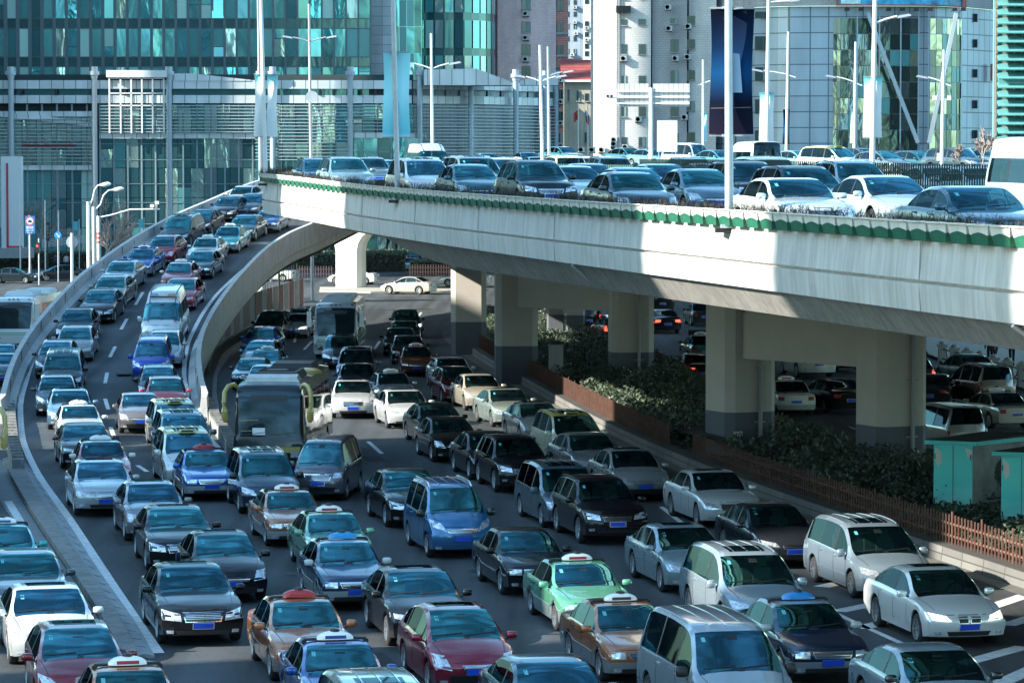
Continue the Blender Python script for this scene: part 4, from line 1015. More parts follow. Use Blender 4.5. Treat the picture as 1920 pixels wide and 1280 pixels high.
pier('pier', 'thin far pier beside another, seen between the two middle piers', (3.75, 189, 0), 1.1, 1.0, 8, 0, pipe=False, cham=.1)
for a, b, nm, lab in ((t1, t2, 'cross_beam', 'thick grey cross beam joining the two nearest piers'), (t3, t4, 'cross_beam', 'beige cross beam joining the two middle piers')):
    A, Bq = a.location.copy(), b.location.copy(); A.z = Bq.z = 4.55; d = (Bq-A).normalized()
    m = MB(); m.beam(A+d*.8, Bq-d*.8, 1.3, 1.6); m.beam(A+d*.8+Vector((0, 0, 1.75)), Bq-d*.8+Vector((0, 0, 1.75)), 1.1, 1.9); tag(m.build(nm, M_PIER), lab, 'beam')
# number plate on pier
def text(s, size, loc, rot, mt, parent=None, name='lettering', ext=.004, align='CENTER'):
    cu = bpy.data.curves.new(name, 'FONT'); cu.body = s; cu.size = size; cu.extrude = ext; cu.align_x = align; cu.align_y = 'CENTER'
    o = bpy.data.objects.new('tmp', cu); COL.objects.link(o); bpy.context.view_layer.update()
    me = bpy.data.meshes.new_from_object(o); bpy.data.objects.remove(o)
    me.materials.clear(); me.materials.append(mt); o = bpy.data.objects.new(name, me); COL.objects.link(o); o.location = loc; o.rotation_euler = rot
    if parent: adopt(o, parent)
    return o
m = MB(); m.box((-.62, -1.02, 1.02), (.02, .34, .34), rz=math.radians(-90)); o = m.build('number_sign', mat('sign_white', (.6, .6, .58, 1)), parent=t1)
o = text('10', .30, (-.62, -1.036, 1.02), (math.pi/2, 0, 0), M_BLACK, name='numerals'); o.parent = t1
# flared pier at the back
t = empty('flared_pier', (-14.2, 282, 0), -.22); tag(t, 'white sunlit pier with a flared head standing alone on the traffic island', 'pier')
m = MB(); prof = [(0, 1.12), (3.3, 1.12), (4.0, 1.25), (4.6, 1.6), (5.1, 2.15), (5.6, 2.75), (7.6, 3.6)]
for (z0, a), (z1, b) in zip(prof, prof[1:]):
    da, db = .95, .95
    P0 = [(-a, -da), (a-.35, -da), (a, -da+.5), (a, da), (-a, da)]; P1 = [(-b, -db), (b-.35, -db), (b, -db+.5), (b, db), (-b, db)]
    for i in range(5): m.quad((*P0[i], z0), (*P0[(i+1) % 5], z0), (*P1[(i+1) % 5], z1), (*P1[i], z1))
m.build('shaft', mat('pier_white', (.70, .68, .63, 1), .85, noise=(.7, .05)), parent=t)
m = MB(); m.box((-3, 282, 8.6), (22, 9, 1.8)); adopt(tag(m.build('far_girder', M_CONC2)), deck)
# traffic island under it
P = [(-16.5, 274), (-12, 271.5), (-6, 273), (-2, 277), (-8, 280), (-17, 283)]
m = MB(); m.poly([(x, y, .14) for x, y in P]); [m.quad((*P[i], 0), (*P[(i+1) % 6], 0), (*P[(i+1) % 6], .14), (*P[i], .14)) for i in range(6)]
struct(m.build('traffic_island', mat('pavement', (.30, .29, .26, 1), .9, noise=(1.5, .15))))
# --- shrub bed with kerb wall and picket fences
kx = pchip([(66, 15.4), (79, 12.6), (85.5, 11.1), (108, 6.5), (125, 3.9), (150, 1.0), (183, -2.5), (205, -3.9), (212, -3.4), (216, -2.2)])
bx = pchip([(66, 21.5), (85, 18.0), (95, 16.4), (106, 14.4), (110, 11.9), (119, 10.2), (157, 8.1), (190, 4.6), (205, 2.4), (216, -1.6)])
ys = [66+2.5*i for i in range(61)]
m = MB(); ribbon(m, [(kx(y)+.05, y) for y in ys], [(bx(y), y) for y in ys], .33)
for i in range(len(ys)-1):
    a, b = ys[i], ys[i+1]
    m.quad((kx(a), a, 0), (kx(b), b, 0), (kx(b)+.03, b, .42), (kx(a)+.03, a, .42), 1); m.quad((kx(a)+.03, a, .42), (kx(b)+.03, b, .42), (kx(b)+.55, b, .42), (kx(a)+.55, a, .42), 1)
    m.quad((kx(a)+.55, a, .42), (kx(b)+.55, b, .42), (kx(b)+.55, b, .2), (kx(a)+.55, a, .2), 1)
    m.quad((bx(a), a, 0), (bx(b), b, 0), (bx(b), b, .35), (bx(a), a, .35), 1)
struct(m.build('planting_bed', [mat('earth', (.05, .04, .03, 1), 1, noise=(2, .3)), grid_mat('kerb_wall_stone', (.15, .15, .145), (.06, .06, .06), 1.1, .21, .02, .15, False, .9)]))
# road edge strip beside the bed
m = MB(); ribbon(m, [(kx(y)-.55, y) for y in ys], [(kx(y), y) for y in ys], .012); struct(m.build('gutter', mat('gutter_dark', (.12, .12, .115, 1), .9, noise=(1.4, .3))))
M_PICK = mat('picket_brown', (.135, .068, .052, 1), .8, noise=(3, .3))
def pickets(fx, y0, y1, off, lab, step=.23, gapc=None, h=.80, z0=.40, mt=None):
    m = MB(); y = y0; prev = None; k = 0
    while y < y1:
        x = fx(y)+off
        if gapc is None or not gapc(x, y):
            wob = rnd.uniform(-.03, .03)
            hh = h+.10 if k % 9 == 0 else h; wd = .10 if k % 9 == 0 else .05
            m.box((x, y+rnd.uniform(-.01, .01), z0+hh/2), (.035, wd, hh+wob), tilt=Matrix.Rotation(rnd.uniform(-.03, .03), 3, 'X'))
        y += step; k += 1
    y = y0
    while y < y1-2:
        for zz in (.28, .66):
            if gapc is None or not gapc(fx(y)+off, y): m.beam((fx(y)+off+.03, y, z0+zz*h/.95), (fx(y+2.0)+off+.03, y+2.0, z0+zz*h/.95), .03, .06)
        y += 2.0
    return tag(m.build('picket_fence', mt or M_PICK), lab, 'fence')
gp = lambda x, y: (x-8.5)**2+(y-114)**2 < 3.2
pickets(kx, 66, 111.4, .40, 'rusty brown picket fence on the kerb wall right of the near left pier')
pickets(kx, 115.4, 206, .40, 'rusty brown picket fence on the kerb wall left of the near left pier')
pickets(bx, 112, 205, -.3, 'rusty picket fence along the far side of the shrub bed, beyond the piers', gapc=lambda x, y: False)
# leaves of the shrub bed
def leaves(name, area, n, mats_, size, lab, cat, z0, zh, up=.35, aspect=.55):
    m = MB()
    for _ in range(n):
        p = area()
        if p is None: continue
        x, y, ht = p
        t = rnd.random()**.6; z = z0+ht*t*zh
        s = size*rnd.uniform(.6, 1.3)
        nrm_ = Vector((rnd.gauss(0, .5), rnd.gauss(-.25, .5), rnd.uniform(.05, 1))).normalized()
        u = nrm_.orthogonal().normalized(); u.rotate(Matrix.Rotation(rnd.uniform(0, 6.28), 3, nrm_)); v = nrm_.cross(u)*aspect
        c = Vector((x, y, z)); m.poly([c-u*s, c-v*s, c+u*s, c+v*s], 0 if rnd.random() < .78 else 1)
    return tag(m.build(name, mats_), lab, cat, None, 'stuff')
from mathutils import noise as mn
def bed_pt():
    r = rnd.random(); y = 68+ (148*(r**1.15))
    a, b = kx(y)+.75, bx(y)-.25
    if b-a < .3: return None
    x = rnd.uniform(a, b)
    if (x-8.1)**2+(y-113.4)**2*.6 < 3.6 or (y < 113.5 and y > 108.5 and x < 8.6): return None
    low = x < 16 and 82 < y < 93.2
    h = .75+.55*mn.noise(Vector((x*.8, y*.35, 0)))+.45*mn.noise(Vector((x*.25, y*.12, 3)))
    if mn.noise(Vector((x*2.2, y*2.2, 7))) < -.28: h *= .45
    return x, y, (.22+.12*rnd.random() if low else max(.25, h))
leaves('bed_shrubs', bed_pt, 95000, [mat('leaf_dark', (.034, .056, .036, 1), .5, noise=(2.5, .5), spec=.35), mat('leaf_mid', (.075, .10, .06, 1), .5, noise=(2.5, .4))], .085, 'dense evergreen shrubs filling the bed around the piers', 'shrubs', .35, 1.15)
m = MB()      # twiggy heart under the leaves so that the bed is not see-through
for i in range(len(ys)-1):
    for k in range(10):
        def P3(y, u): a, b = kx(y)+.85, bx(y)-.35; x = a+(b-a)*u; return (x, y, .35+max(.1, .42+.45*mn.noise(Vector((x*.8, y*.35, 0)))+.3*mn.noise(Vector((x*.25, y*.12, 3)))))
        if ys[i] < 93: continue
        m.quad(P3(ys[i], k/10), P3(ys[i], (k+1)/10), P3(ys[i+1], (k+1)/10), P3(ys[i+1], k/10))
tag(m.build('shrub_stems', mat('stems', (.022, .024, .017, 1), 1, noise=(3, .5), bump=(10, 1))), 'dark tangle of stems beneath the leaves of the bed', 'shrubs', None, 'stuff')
# small grey box in the bed
t = empty('utility_box', (2.05, 149, .3)); tag(t, 'plain grey upright box standing in the shrubs between the two middle piers', 'box')
m = MB(); m.box((0, 0, .95), (.68, .62, 1.9)); m.build('housing', mat('box_grey', (.28, .30, .32, 1), .7, noise=(2, .1)), parent=t); m = MB(); m.box((0, 0, 1.925), (.76, .70, .05)); m.build('cap', mat('box_grey', (.28, .30, .32, 1), .7), parent=t)
# turquoise cabinets
def sky_paint(name):
    mm = mat(name, (.05, .5, .5, 1), .45); n = mm.node_tree; b = n.nodes['Principled BSDF']; tc = n.nodes.new('ShaderNodeTexCoord'); sp = n.nodes.new('ShaderNodeSeparateXYZ'); n.links.new(tc.outputs['Object'], sp.inputs[0])
    nz = n.nodes.new('ShaderNodeTexNoise'); nz.inputs['Scale'].default_value = 1.1; nz.inputs['Detail'].default_value = 3; n.links.new(tc.outputs['Object'], nz.inputs['Vector'])
    ad = n.nodes.new('ShaderNodeMath'); ad.operation = 'MULTIPLY_ADD'; n.links.new(sp.outputs[2], ad.inputs[0]); ad.inputs[1].default_value = .55; n.links.new(nz.outputs[0], ad.inputs[2])
    cr = n.nodes.new('ShaderNodeValToRGB'); e = cr.color_ramp.elements; e[0].position = .35; e[0].color = (.62, .85, .82, 1); e[1].position = 1.0; e[1].color = (.04, .62, .66, 1)
    x = e.new(.75); x.color = (.16, .74, .76, 1); n.links.new(ad.outputs[0], cr.inputs[0]); n.links.new(cr.outputs[0], b.inputs['Base Color']); return mm
M_SKYP = sky_paint('cabinet_sky'); M_TEAL = mat('cabinet_teal', (.03, .50, .52, 1), .5); M_MURAL = mat('cabinet_mural', (.22, .24, .24, 1), .6, noise=(.8, .5))
def cabinet(c, lab, Lx=2.6):
    t = empty('cabinet', (c[0], c[1], .3), math.radians(-24)); tag(t, lab, 'cabinet', 'painted cabinets in the shrub bed')
    wy = 1.3; m = MB()
    m.quad((0, 0, 0), (wy*.9, 0, 0), (wy*.9, 0, 2.05), (0, 0, 2.05)); m.build('door', M_SKYP, parent=t)
    m = MB(); m.beam((wy*.45, -.008, .02), (wy*.45, -.008, 2.03), .012, .012)
    for x in (.04, wy*.86):
        for z in (.4, 1.7): m.box((x, -.012, z), (.03, .02, .16))
    m.build('hinges', M_BLACK, parent=t)
    for pts in (((.05, 1.95), (.22, 1.85), (.24, 1.5), (.12, 1.38), (.05, 1.6)), ((.95, 1.96), (1.15, 1.9), (1.15, 1.62), (1.0, 1.7))): m = MB(); m.poly([(x, -.006, z) for x, z in pts]); m.build('painted_cloud', mat('cloud_white', (.55, .62, .62, 1)), parent=t)
    m = MB(); x0 = wy*.9; m.quad((x0, 0, 0), (x0+.9, 2.4, 0), (x0+.9, 2.4, 2.05), (x0, 0, 2.05)); m.quad((0, 0, 0), (.9, 2.4, 0), (.9, 2.4, 2.05), (0, 0, 2.05)); m.quad((.9, 2.4, 0), (x0+.9, 2.4, 0), (x0+.9, 2.4, 2.05), (.9, 2.4, 2.05))
    m.build('side_wall', M_MURAL, parent=t)
    m = MB(); cx, cy = x0+.55, 1.45
    import itertools
    for k in range(160):
        a = rnd.uniform(0, 6.28); r = .42*math.sqrt(rnd.random()); u = r*math.cos(a); z = 1.15+1.05*r*math.sin(a); s = .06
        q = [(x0+.9*(((1.45+u+dx)/2.4))+.012, 1.45+u+dx, z+dz) for dx, dz in ((-s, 0), (0, -s), (s, 0), (0, s))]; m.poly(q)
    m.poly([(x0+.9*(v/2.4)+.008, v, z) for v, z in ((1.38, .5), (1.52, .5), (1.48, 1.0), (1.42, 1.0))], 1)
    m.build('painted_tree', [mat('mural_green', (.02, .07, .03, 1), .8), mat('mural_brown', (.05, .03, .02, 1), .8)], parent=t)
    m = MB()
    for z, e, mi in ((2.06, .14, 0), (2.14, .18, 0)):
        pass
    A = [(-.22, -.22), (x0+.16, -.22), (x0+1.2, 2.65), (.75, 2.65)]
    mid = [(x0/2, -.22), (x0/2+.95, 2.65)]
    m.quad((*A[0], 2.05), (*A[1], 2.05), (*A[1], 2.17), (*A[0], 2.17)); m.quad((*A[1], 2.05), (*A[2], 2.05), (*A[2], 2.17), (*A[1], 2.17)); m.quad((*A[0], 2.05), (*A[3], 2.05), (*A[3], 2.17), (*A[0], 2.17))
    m.poly([(*p, 2.05) for p in A]); m.build('eaves', M_TEAL, parent=t)
    m = MB(); m.quad((*A[0], 2.172), (*A[1], 2.172), (*A[2], 2.25), (*A[3], 2.25)); m.build('roof', mat('cabinet_roof', (.03, .035, .035, 1), .8), parent=t)
cabinet((12.35, 93.4), 'turquoise painted cabinet with a dark roof, the farther of the two')
cabinet((13.75, 89.6), 'turquoise painted cabinet at the right edge, nearer than its twin')
# --- hoarding under the ramp
P = [on(x, y) for x, y in HB]; f = pchip([(p.y, p.x) for p in P]); y0, y1 = min(p.y for p in P), max(p.y for p in P)
t = empty('hoarding', (f(y0), y0, 0)); tag(t, 'tall hoarding of alternating grey and brown sheets curving beneath the ramp', 'hoarding')
k = 0; y = y0
while y < y1:
    m = MB(); n = 12; st = 3.3
    for i in range(n):
        a, b = y+st*i/n, y+st*(i+1)/n
        oa = .03 if i % 2 else -.03
        m.quad((f(a)+oa, a, .05), (f(b)-oa*.2, b, .05), (f(b)-oa*.2, b, 2.15), (f(a)+oa, a, 2.15))
    m.tube([(f(y), y, 0), (f(y), y, 2.25)], .04, 6)
    adopt(m.build('sheet', [mat('sheet_brown', (.085, .045, .045, 1), .7, noise=(2, .3)), mat('sheet_grey', (.12, .13, .145, 1), .7, noise=(2, .3))][k % 2]), t)
    y += st; k += 1
# rail hoops beyond the hoarding
m = MB()
for k in range(13):
    x = -17.6-.42*k; y = 258; m.tube([(x, y, 0), (x, y, 2.9), (x+.12, y, 3.05), (x+.24, y, 2.9), (x+.24, y, 0)], .03, 5)
m.beam((-17, 258, 2.4), (-23.4, 258, 2.4), .05, .07); m.beam((-17, 258, .3), (-23.4, 258, .3), .05, .07)
tag(m.build('hooped_railing', mat('rail_dark', (.04, .045, .05, 1), .6)), 'dark railing with round hoops at the far end of the hoarding', 'railing')
# ================================================================= background
def wb(m, x0, y0, x1, y1, Y, th=.3, mi=0, off=0):
    A, B_ = at(x0, y1, Y), at(x1, y0, Y); A.z = max(A.z, 0)
    m.box(((A.x+B_.x)/2, Y+off+th/2, (A.z+B_.z)/2), (B_.x-A.x, th, B_.z-A.z), mi=mi); return m
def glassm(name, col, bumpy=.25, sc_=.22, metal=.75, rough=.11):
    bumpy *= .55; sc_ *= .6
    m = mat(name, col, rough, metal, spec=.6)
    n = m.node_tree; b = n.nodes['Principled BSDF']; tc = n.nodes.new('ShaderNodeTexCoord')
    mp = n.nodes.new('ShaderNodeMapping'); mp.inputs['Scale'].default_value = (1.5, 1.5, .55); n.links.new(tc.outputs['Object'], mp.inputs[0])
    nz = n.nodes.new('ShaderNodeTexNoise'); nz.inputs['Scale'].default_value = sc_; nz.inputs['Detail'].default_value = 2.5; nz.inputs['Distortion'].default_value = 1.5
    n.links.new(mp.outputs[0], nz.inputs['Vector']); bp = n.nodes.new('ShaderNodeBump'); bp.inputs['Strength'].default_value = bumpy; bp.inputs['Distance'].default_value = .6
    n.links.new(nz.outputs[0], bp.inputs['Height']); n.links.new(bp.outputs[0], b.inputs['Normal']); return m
G = [glassm('facade_glass_teal', (.13, .38, .41, 1), .14), glassm('facade_glass_dark', (.07, .19, .22, 1), .12), glassm('facade_glass_mint', (.34, .50, .49, 1), .35, .5), glassm('facade_glass_grey', (.20, .30, .34, 1)), glassm('facade_glass_blue', (.10, .38, .44, 1), .4, .4), mat('blind_pale', (.30, .50, .48, 1), .3, .2, spec=.6), mat('blind_teal', (.06, .24, .26, 1), .25, .2, spec=.7)]  # pale and mint tints paint in reflections of bright buildings, pane by pane
M_SPAN = glassm('spandrel', (.05, .12, .14, 1), .1, .3, .6)
M_MULL = mat('mullion', (.10, .14, .16, 1), .5, .3)
M_PANEL = grid_mat('metal_panel', (.56, .62, .66), (.16, .18, .20), 1.45, 50, .05, .10, False, .45, .3)
M_PANEL2 = grid_mat('metal_panel_grid', (.36, .43, .48), (.17, .20, .23), 1.45, 1.2, .04, .10, False, .5, .25)
M_COLB = mat('column_blue', (.36, .44, .50, 1), .5, .3)
def panels(m, x0, y0, x1, y1, Y, nx, ny, wts, tilt=.010, gap=.03, fy=None):
    A, B_ = at(x0, y1, Y), at(x1, y0, Y); A.z = max(A.z, .1); dx = (B_.x-A.x)/nx; dz = (B_.z-A.z)/ny
    for i in range(nx):
        cw_ = rnd.choices(range(7), wts)[0]
        for j in range(ny):
            mi = cw_ if rnd.random() < .35 else rnd.choices(range(7), wts)[0]
            xa, xb, za, zb = A.x+dx*i+gap, A.x+dx*(i+1)-gap, A.z+dz*j+gap, A.z+dz*(j+1)-gap
            yy = Y if fy is None else fy
            zs = [(za, zb)]
            if rnd.random() < .18: k = za+(zb-za)*rnd.choice((.35, .65)); zs = [(za, k-.03), (k+.03, zb)]
            for za_, zb_ in zs:
                t1, t2 = rnd.gauss(0, tilt), rnd.gauss(0, tilt)
                W_, H_ = xb-xa, zb_-za_
                m.quad((xa, yy-t1*W_-t2*H_, za_), (xb, yy+t1*W_-t2*H_, za_), (xb, yy+t1*W_+t2*H_, zb_), (xa, yy-t1*W_+t2*H_, zb_), mi)
                if len(zs) > 1: mi = rnd.choices(range(7), wts)[0]
# --- mall with glass office tower
Ym = 385
mall = empty('glass_mall', (-28, Ym, 0)); tag(mall, 'wide teal glass mall with pale metal bands, louvres and a glass office block above it', 'building')
WT = [5, 3, 1.5, 2.5, 1.2, 1.2, 3]
Yt = 402
m = MB(); wb(m, -60, -520, 694, 490, Yt+.6, 1.0); adopt(m.build('tower_core', mat('core_dark', (.02, .04, .045, 1), .8)), mall)
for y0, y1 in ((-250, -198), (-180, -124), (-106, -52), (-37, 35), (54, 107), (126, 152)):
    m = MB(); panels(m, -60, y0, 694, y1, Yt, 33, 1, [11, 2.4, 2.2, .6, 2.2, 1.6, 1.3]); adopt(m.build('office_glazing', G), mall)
m = MB()
for y0, y1 in ((-198, -180), (-124, -106), (-52, -37), (36, 53), (108, 125)): wb(m, -60, y0, 694, y1, Yt, .1)
adopt(m.build('spandrel_band', M_SPAN), mall)
m = MB()
for k in range(34):
    x = -60+754*k/33; wb(m, x-.7, -520, x+.7, 152, Yt, .12, off=-.10)
for y in (35.5, 53.5, 107.5, 125.5): wb(m, -60, y-.6, 694, y+.6, Yt, .12, off=-.09)
adopt(m.build('mullions', M_MULL), mall)
# podium: path of the facade
pp = [(-70, 385), (650, 385), (760, 386), (860, 389), (950, 394), (1047, 402)]
def pod_pts(x0, x1, n=10):
    f = pchip(pp); return [(x0+(x1-x0)*k/n, f(x0+(x1-x0)*k/n)) for k in range(n+1)]
def pod_band(m, x0, x1, y0, y1, out=.4, mi=0, n=8):
    P = pod_pts(x0, x1, n)
    for (xa, Ya), (xb, Yb) in zip(P, P[1:]):
        a0, a1, b0, b1 = at(xa, y1, 385), at(xa, y0, 385), at(xb, y1, 385), at(xb, y0, 385)
        A = Vector((at(xa, 322, Ya).x, Ya-out, 0)); Bq = Vector((at(xb, 322, Yb).x, Yb-out, 0))
        for v, z in ((A, a0.z), (Bq, b0.z)): pass
        z0, z1 = max(0, a0.z), a1.z
        m.quad((A.x, A.y, z0), (Bq.x, Bq.y, z0), (Bq.x, Bq.y, z1), (A.x, A.y, z1), mi)
        m.quad((A.x, A.y, z1), (Bq.x, Bq.y, z1), (Bq.x, Bq.y+out, z1), (A.x, A.y+out, z1), mi)
        m.quad((A.x, A.y, z0), (Bq.x, Bq.y, z0), (Bq.x, Bq.y+out, z0), (A.x, A.y+out, z0), mi)
for y0, y1, x0, x1, nm in ((151, 167, -70, 1047, 'upper_band'), (179, 194, -70, 1047, 'lower_band'), (250, 260, 188, 480, 'middle_band'), (249, 259, 655, 800, 'middle_band'), (310, 319, -70, 180, 'middle_band'), (209, 219, -70, 176, 'middle_band')):
    m = MB(); pod_band(m, x0, x1, y0, y1, .7); adopt(m.build(nm, M_PANEL), mall)
m = MB(); pod_band(m, 775, 1047, 150, 470, -.5); pod_band(m, -70, 775, 166, 180, -.3, 1); adopt(m.build('wall', [M_PANEL2, G[1]]), mall)
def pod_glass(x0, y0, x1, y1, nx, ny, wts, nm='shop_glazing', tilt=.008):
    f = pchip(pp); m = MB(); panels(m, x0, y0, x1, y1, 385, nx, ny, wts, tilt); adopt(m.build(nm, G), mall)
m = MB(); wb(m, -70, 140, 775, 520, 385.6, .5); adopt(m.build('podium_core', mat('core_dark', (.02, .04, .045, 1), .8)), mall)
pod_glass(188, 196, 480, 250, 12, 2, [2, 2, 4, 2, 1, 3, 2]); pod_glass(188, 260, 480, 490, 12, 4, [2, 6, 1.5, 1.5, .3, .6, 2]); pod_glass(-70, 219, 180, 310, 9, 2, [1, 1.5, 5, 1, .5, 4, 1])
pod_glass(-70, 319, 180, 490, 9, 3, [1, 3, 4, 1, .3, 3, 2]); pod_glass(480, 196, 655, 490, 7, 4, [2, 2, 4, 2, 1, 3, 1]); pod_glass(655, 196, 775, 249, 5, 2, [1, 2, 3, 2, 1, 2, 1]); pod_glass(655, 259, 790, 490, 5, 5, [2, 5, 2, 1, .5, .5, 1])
m = MB()
for x0, x1, ys_ in ((188, 480, [270, 300, 345, 380, 420]), (-70, 180, [345, 380]), (480, 655, [232, 275, 320, 360, 400]), (655, 790, [285, 310])):
    for y in ys_: wb(m, x0, y-.5, x1, y+.5, 385, .12, off=-.12)
for x in list(range(188, 790, 26))+list(range(-60, 180, 28)): wb(m, x-.6, 195, x+.6, 490, 385, .12, off=-.12)
adopt(m.build('mullions', mat('mullion_pale', (.22, .30, .33, 1), .5, .3)), mall)
for xa, xb, y0, y1, st in ((190, 480, 199, 248, 6.1), (480, 655, 199, 300, 6.3), (660, 780, 199, 247, 6.3), (790, 1040, 199, 300, 6.3), (-70, 176, 224, 308, 6.6)):
    m = MB(); y = y0
    while y < y1:
        P = pod_pts(xa, xb, 6)
        for (x1, Y1), (x2, Y2) in zip(P, P[1:]): a, b = at(x1, y, 385), at(x2, y, 385); m.beam((at(x1, 322, Y1).x, Y1-1.0, a.z), (at(x2, 322, Y2).x, Y2-1.0, b.z), .35, .09)
        y += st
    adopt(m.build('louvres', mat('louvre', (.38, .45, .49, 1), .5, .3)), mall)
for x in (22, 178, 318, 490, 512, 657, 787, 883, 967, 1022, 1043):
    Y = pchip(pp)(x)-1.1; X = at(x, 322, Y).x; zt = at(x, 126, 385).z; zc = at(x, 140, 385).z
    m = MB(); m.tube([(X, Y, 0), (X, Y, zc)], .34, 12); m.tube([(X, Y, zc-.5), (X, Y, zt)], .42, 12); m.tube([(X, Y, zc-.1), (X, Y, zc+.35)], .62, 12)
    adopt(m.build('column', M_COLB, smooth=True), mall)
m = MB(); wb(m, 199, 132, 312, 145, 383, 3.5); adopt(m.build('roof_slab', mat('slab_white', (.72, .74, .74, 1), .6)), mall)
m = MB()
for x in (205, 226, 246, 266, 286, 307): wb(m, x-1, 145, x+1, 250, 383.2, .15)
for y in (147, 175, 198): wb(m, 205, y-1, 309, y+1, 383.2, .15)
adopt(m.build('white_frame', mat('slab_white', (.72, .74, .74, 1), .6)), mall)
m = MB()
for pts, d in ((((320, 138), (360, 138), (470, 150), (470, 152), (320, 152)), 4), (((795, 131), (893, 129), (957, 153), (960, 160), (795, 160)), 5), (((975, 152), (1040, 136), (1046, 138), (1047, 160), (975, 160)), 3), (((0, 212), (60, 214), (178, 232), (178, 238), (0, 219)), 3)):
    q = [at(x, y, 384.2) for x, y in pts]; m.poly(q[::-1]); r = [Vector((p.x, p.y+d, p.z)) for p in q]
    for i in range(5): m.quad(q[i], q[(i+1) % 5], r[(i+1) % 5], r[i])
    adopt(m.build('pitched_roof', M_PANEL), mall); m = MB()
m = MB()
for x in list(range(600, 1040, 26))+[41, 106, 172, 236]:
    Y = pchip(pp)(x)-.9; wb(m, x-2, 168, x+2, 179, 385, .3, off=Y-385); 
adopt(m.build('bracket', M_BLACK), mall)
m = MB(); wb(m, 40, 272, 140, 276, 384.5, .1); 
for k in range(5): wb(m, 42+k*20, 268, 54+k*20, 275, 384.4, .1)
adopt(m.build('red_sign', mat('sign_red', (.30, .04, .05, 1), .5)), mall)  # red bars stand in for lettering mirrored in the mall glass
# rounded glass tower
t = empty('rounded_glass_tower', (-9, 425, 0)); tag(t, 'rounded teal glass tower between the mall and the pink block', 'building')
cx, cy, rr = at(835, 322, 425).x, 425, 6.6
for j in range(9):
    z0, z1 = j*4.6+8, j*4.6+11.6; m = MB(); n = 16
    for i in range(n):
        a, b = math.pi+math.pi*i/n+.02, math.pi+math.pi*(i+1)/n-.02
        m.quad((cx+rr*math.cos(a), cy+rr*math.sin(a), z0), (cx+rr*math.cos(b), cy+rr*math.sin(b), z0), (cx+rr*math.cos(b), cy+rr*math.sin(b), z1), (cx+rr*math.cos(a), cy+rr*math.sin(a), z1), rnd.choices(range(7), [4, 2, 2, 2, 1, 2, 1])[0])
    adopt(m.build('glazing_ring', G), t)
m = MB(); m.tube([(cx, cy, 0), (cx, cy, 60)], rr-.12, 32); adopt(m.build('core', M_SPAN), t)
m = MB(); wb(m, 694, -520, 736, 150, 408, 6); adopt(m.build('service_wall', M_PANEL2), t)
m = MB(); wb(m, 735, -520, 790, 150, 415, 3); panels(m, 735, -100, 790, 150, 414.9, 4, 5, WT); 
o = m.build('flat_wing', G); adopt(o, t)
# --- masonry blocks
M_WIN = mat('window_dark', (.03, .06, .07, 1), .12, .4, spec=.8); M_WFR = mat('window_frame', (.14, .16, .17, 1), .6); M_AC = mat('ac_white', (.42, .44, .44, 1), .6, noise=(2, .15))
def windows(par, rects, Y, sill=True):
    for x0, y0, x1, y1 in rects:
        m = MB(); wb(m, x0, y0, x1, y1, Y, .12, 0, -.06); wb(m, x0+.9, y0+.9, (x0+x1)/2-.4, y1-.9, Y, .08, 1, -.09); wb(m, (x0+x1)/2+.4, y0+.9, x1-.9, y1-.9, Y, .08, 1 if rnd.random() < .7 else 2, -.09)
        if sill: wb(m, x0-1.2, y1, x1+1.2, y1+1.4, Y, .25, 3, -.2)
        adopt(m.build('window', [M_WFR, M_WIN, mat('curtain', (.20, .27, .26, 1), .7), M_CONC2]), par)
def acs(par, pts, Y, s=1.0):
    for x, y in pts:
        m = MB(); wb(m, x-6*s, y-5*s, x+6*s, y+5*s, Y, .4, 0, -.5); p = at(x-1.5*s, y, Y); m.lathe([(.22*s, -.02), (.20*s, .02), (.001, .02)], c=(p.x, Y-.52, p.z), axis='Y', n=14, mi=1); wb(m, x-6*s, y+5*s, x+6*s, y+6.4*s, Y, .5, 1, -.5)
        adopt(m.build('air_conditioner', [M_AC, M_BLACK]), par)
def block(name, lab, rects, Y):
    t = empty(name, (at((rects[0][0]+rects[0][1])/2, 322, Y).x, Y, 0)); tag(t, lab, 'building')
    for x0, x1, y0, mt, d, off in rects:
        m = MB(); wb(m, x0, y0, x1, 520, Y+off, d); adopt(m.build('wall', mt), t)
    return t
M_PINK = grid_mat('pink_tile', (.80, .54, .53), (.62, .42, .41), .5, .25, .03, .08, True, .8)
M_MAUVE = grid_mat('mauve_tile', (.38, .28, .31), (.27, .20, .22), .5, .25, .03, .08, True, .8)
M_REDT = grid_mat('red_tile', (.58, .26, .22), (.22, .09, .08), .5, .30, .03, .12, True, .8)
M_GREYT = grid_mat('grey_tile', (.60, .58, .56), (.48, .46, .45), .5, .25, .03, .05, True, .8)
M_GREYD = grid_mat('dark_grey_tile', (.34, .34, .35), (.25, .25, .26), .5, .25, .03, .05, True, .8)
M_BLUEG = grid_mat('blue_grey_wall', (.30, .36, .42), (.2, .25, .3), 2, 3.0, .06, .08, False, .8)
M_BEIGE = mat('beige_wall', (.42, .38, .30, 1), .9, noise=(.5, .15), streak=.25)
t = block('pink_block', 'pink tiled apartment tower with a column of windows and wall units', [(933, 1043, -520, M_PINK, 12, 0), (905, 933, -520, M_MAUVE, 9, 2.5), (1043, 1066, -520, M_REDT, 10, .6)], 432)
windows(t, [(978, y, 995, y+20) for y in (-42, -1, 41, 83, 124)], 432); acs(t, [(986, y) for y in (-16, 26, 71, 111)], 432)
windows(t, [(1044, y, 1057, y+18) for y in (-40, 1, 43, 85, 126, 168, 209, 250)], 432.6); acs(t, [(1052, y) for y in (150, 191, 231, 273)], 432.6, .9)
m = MB()
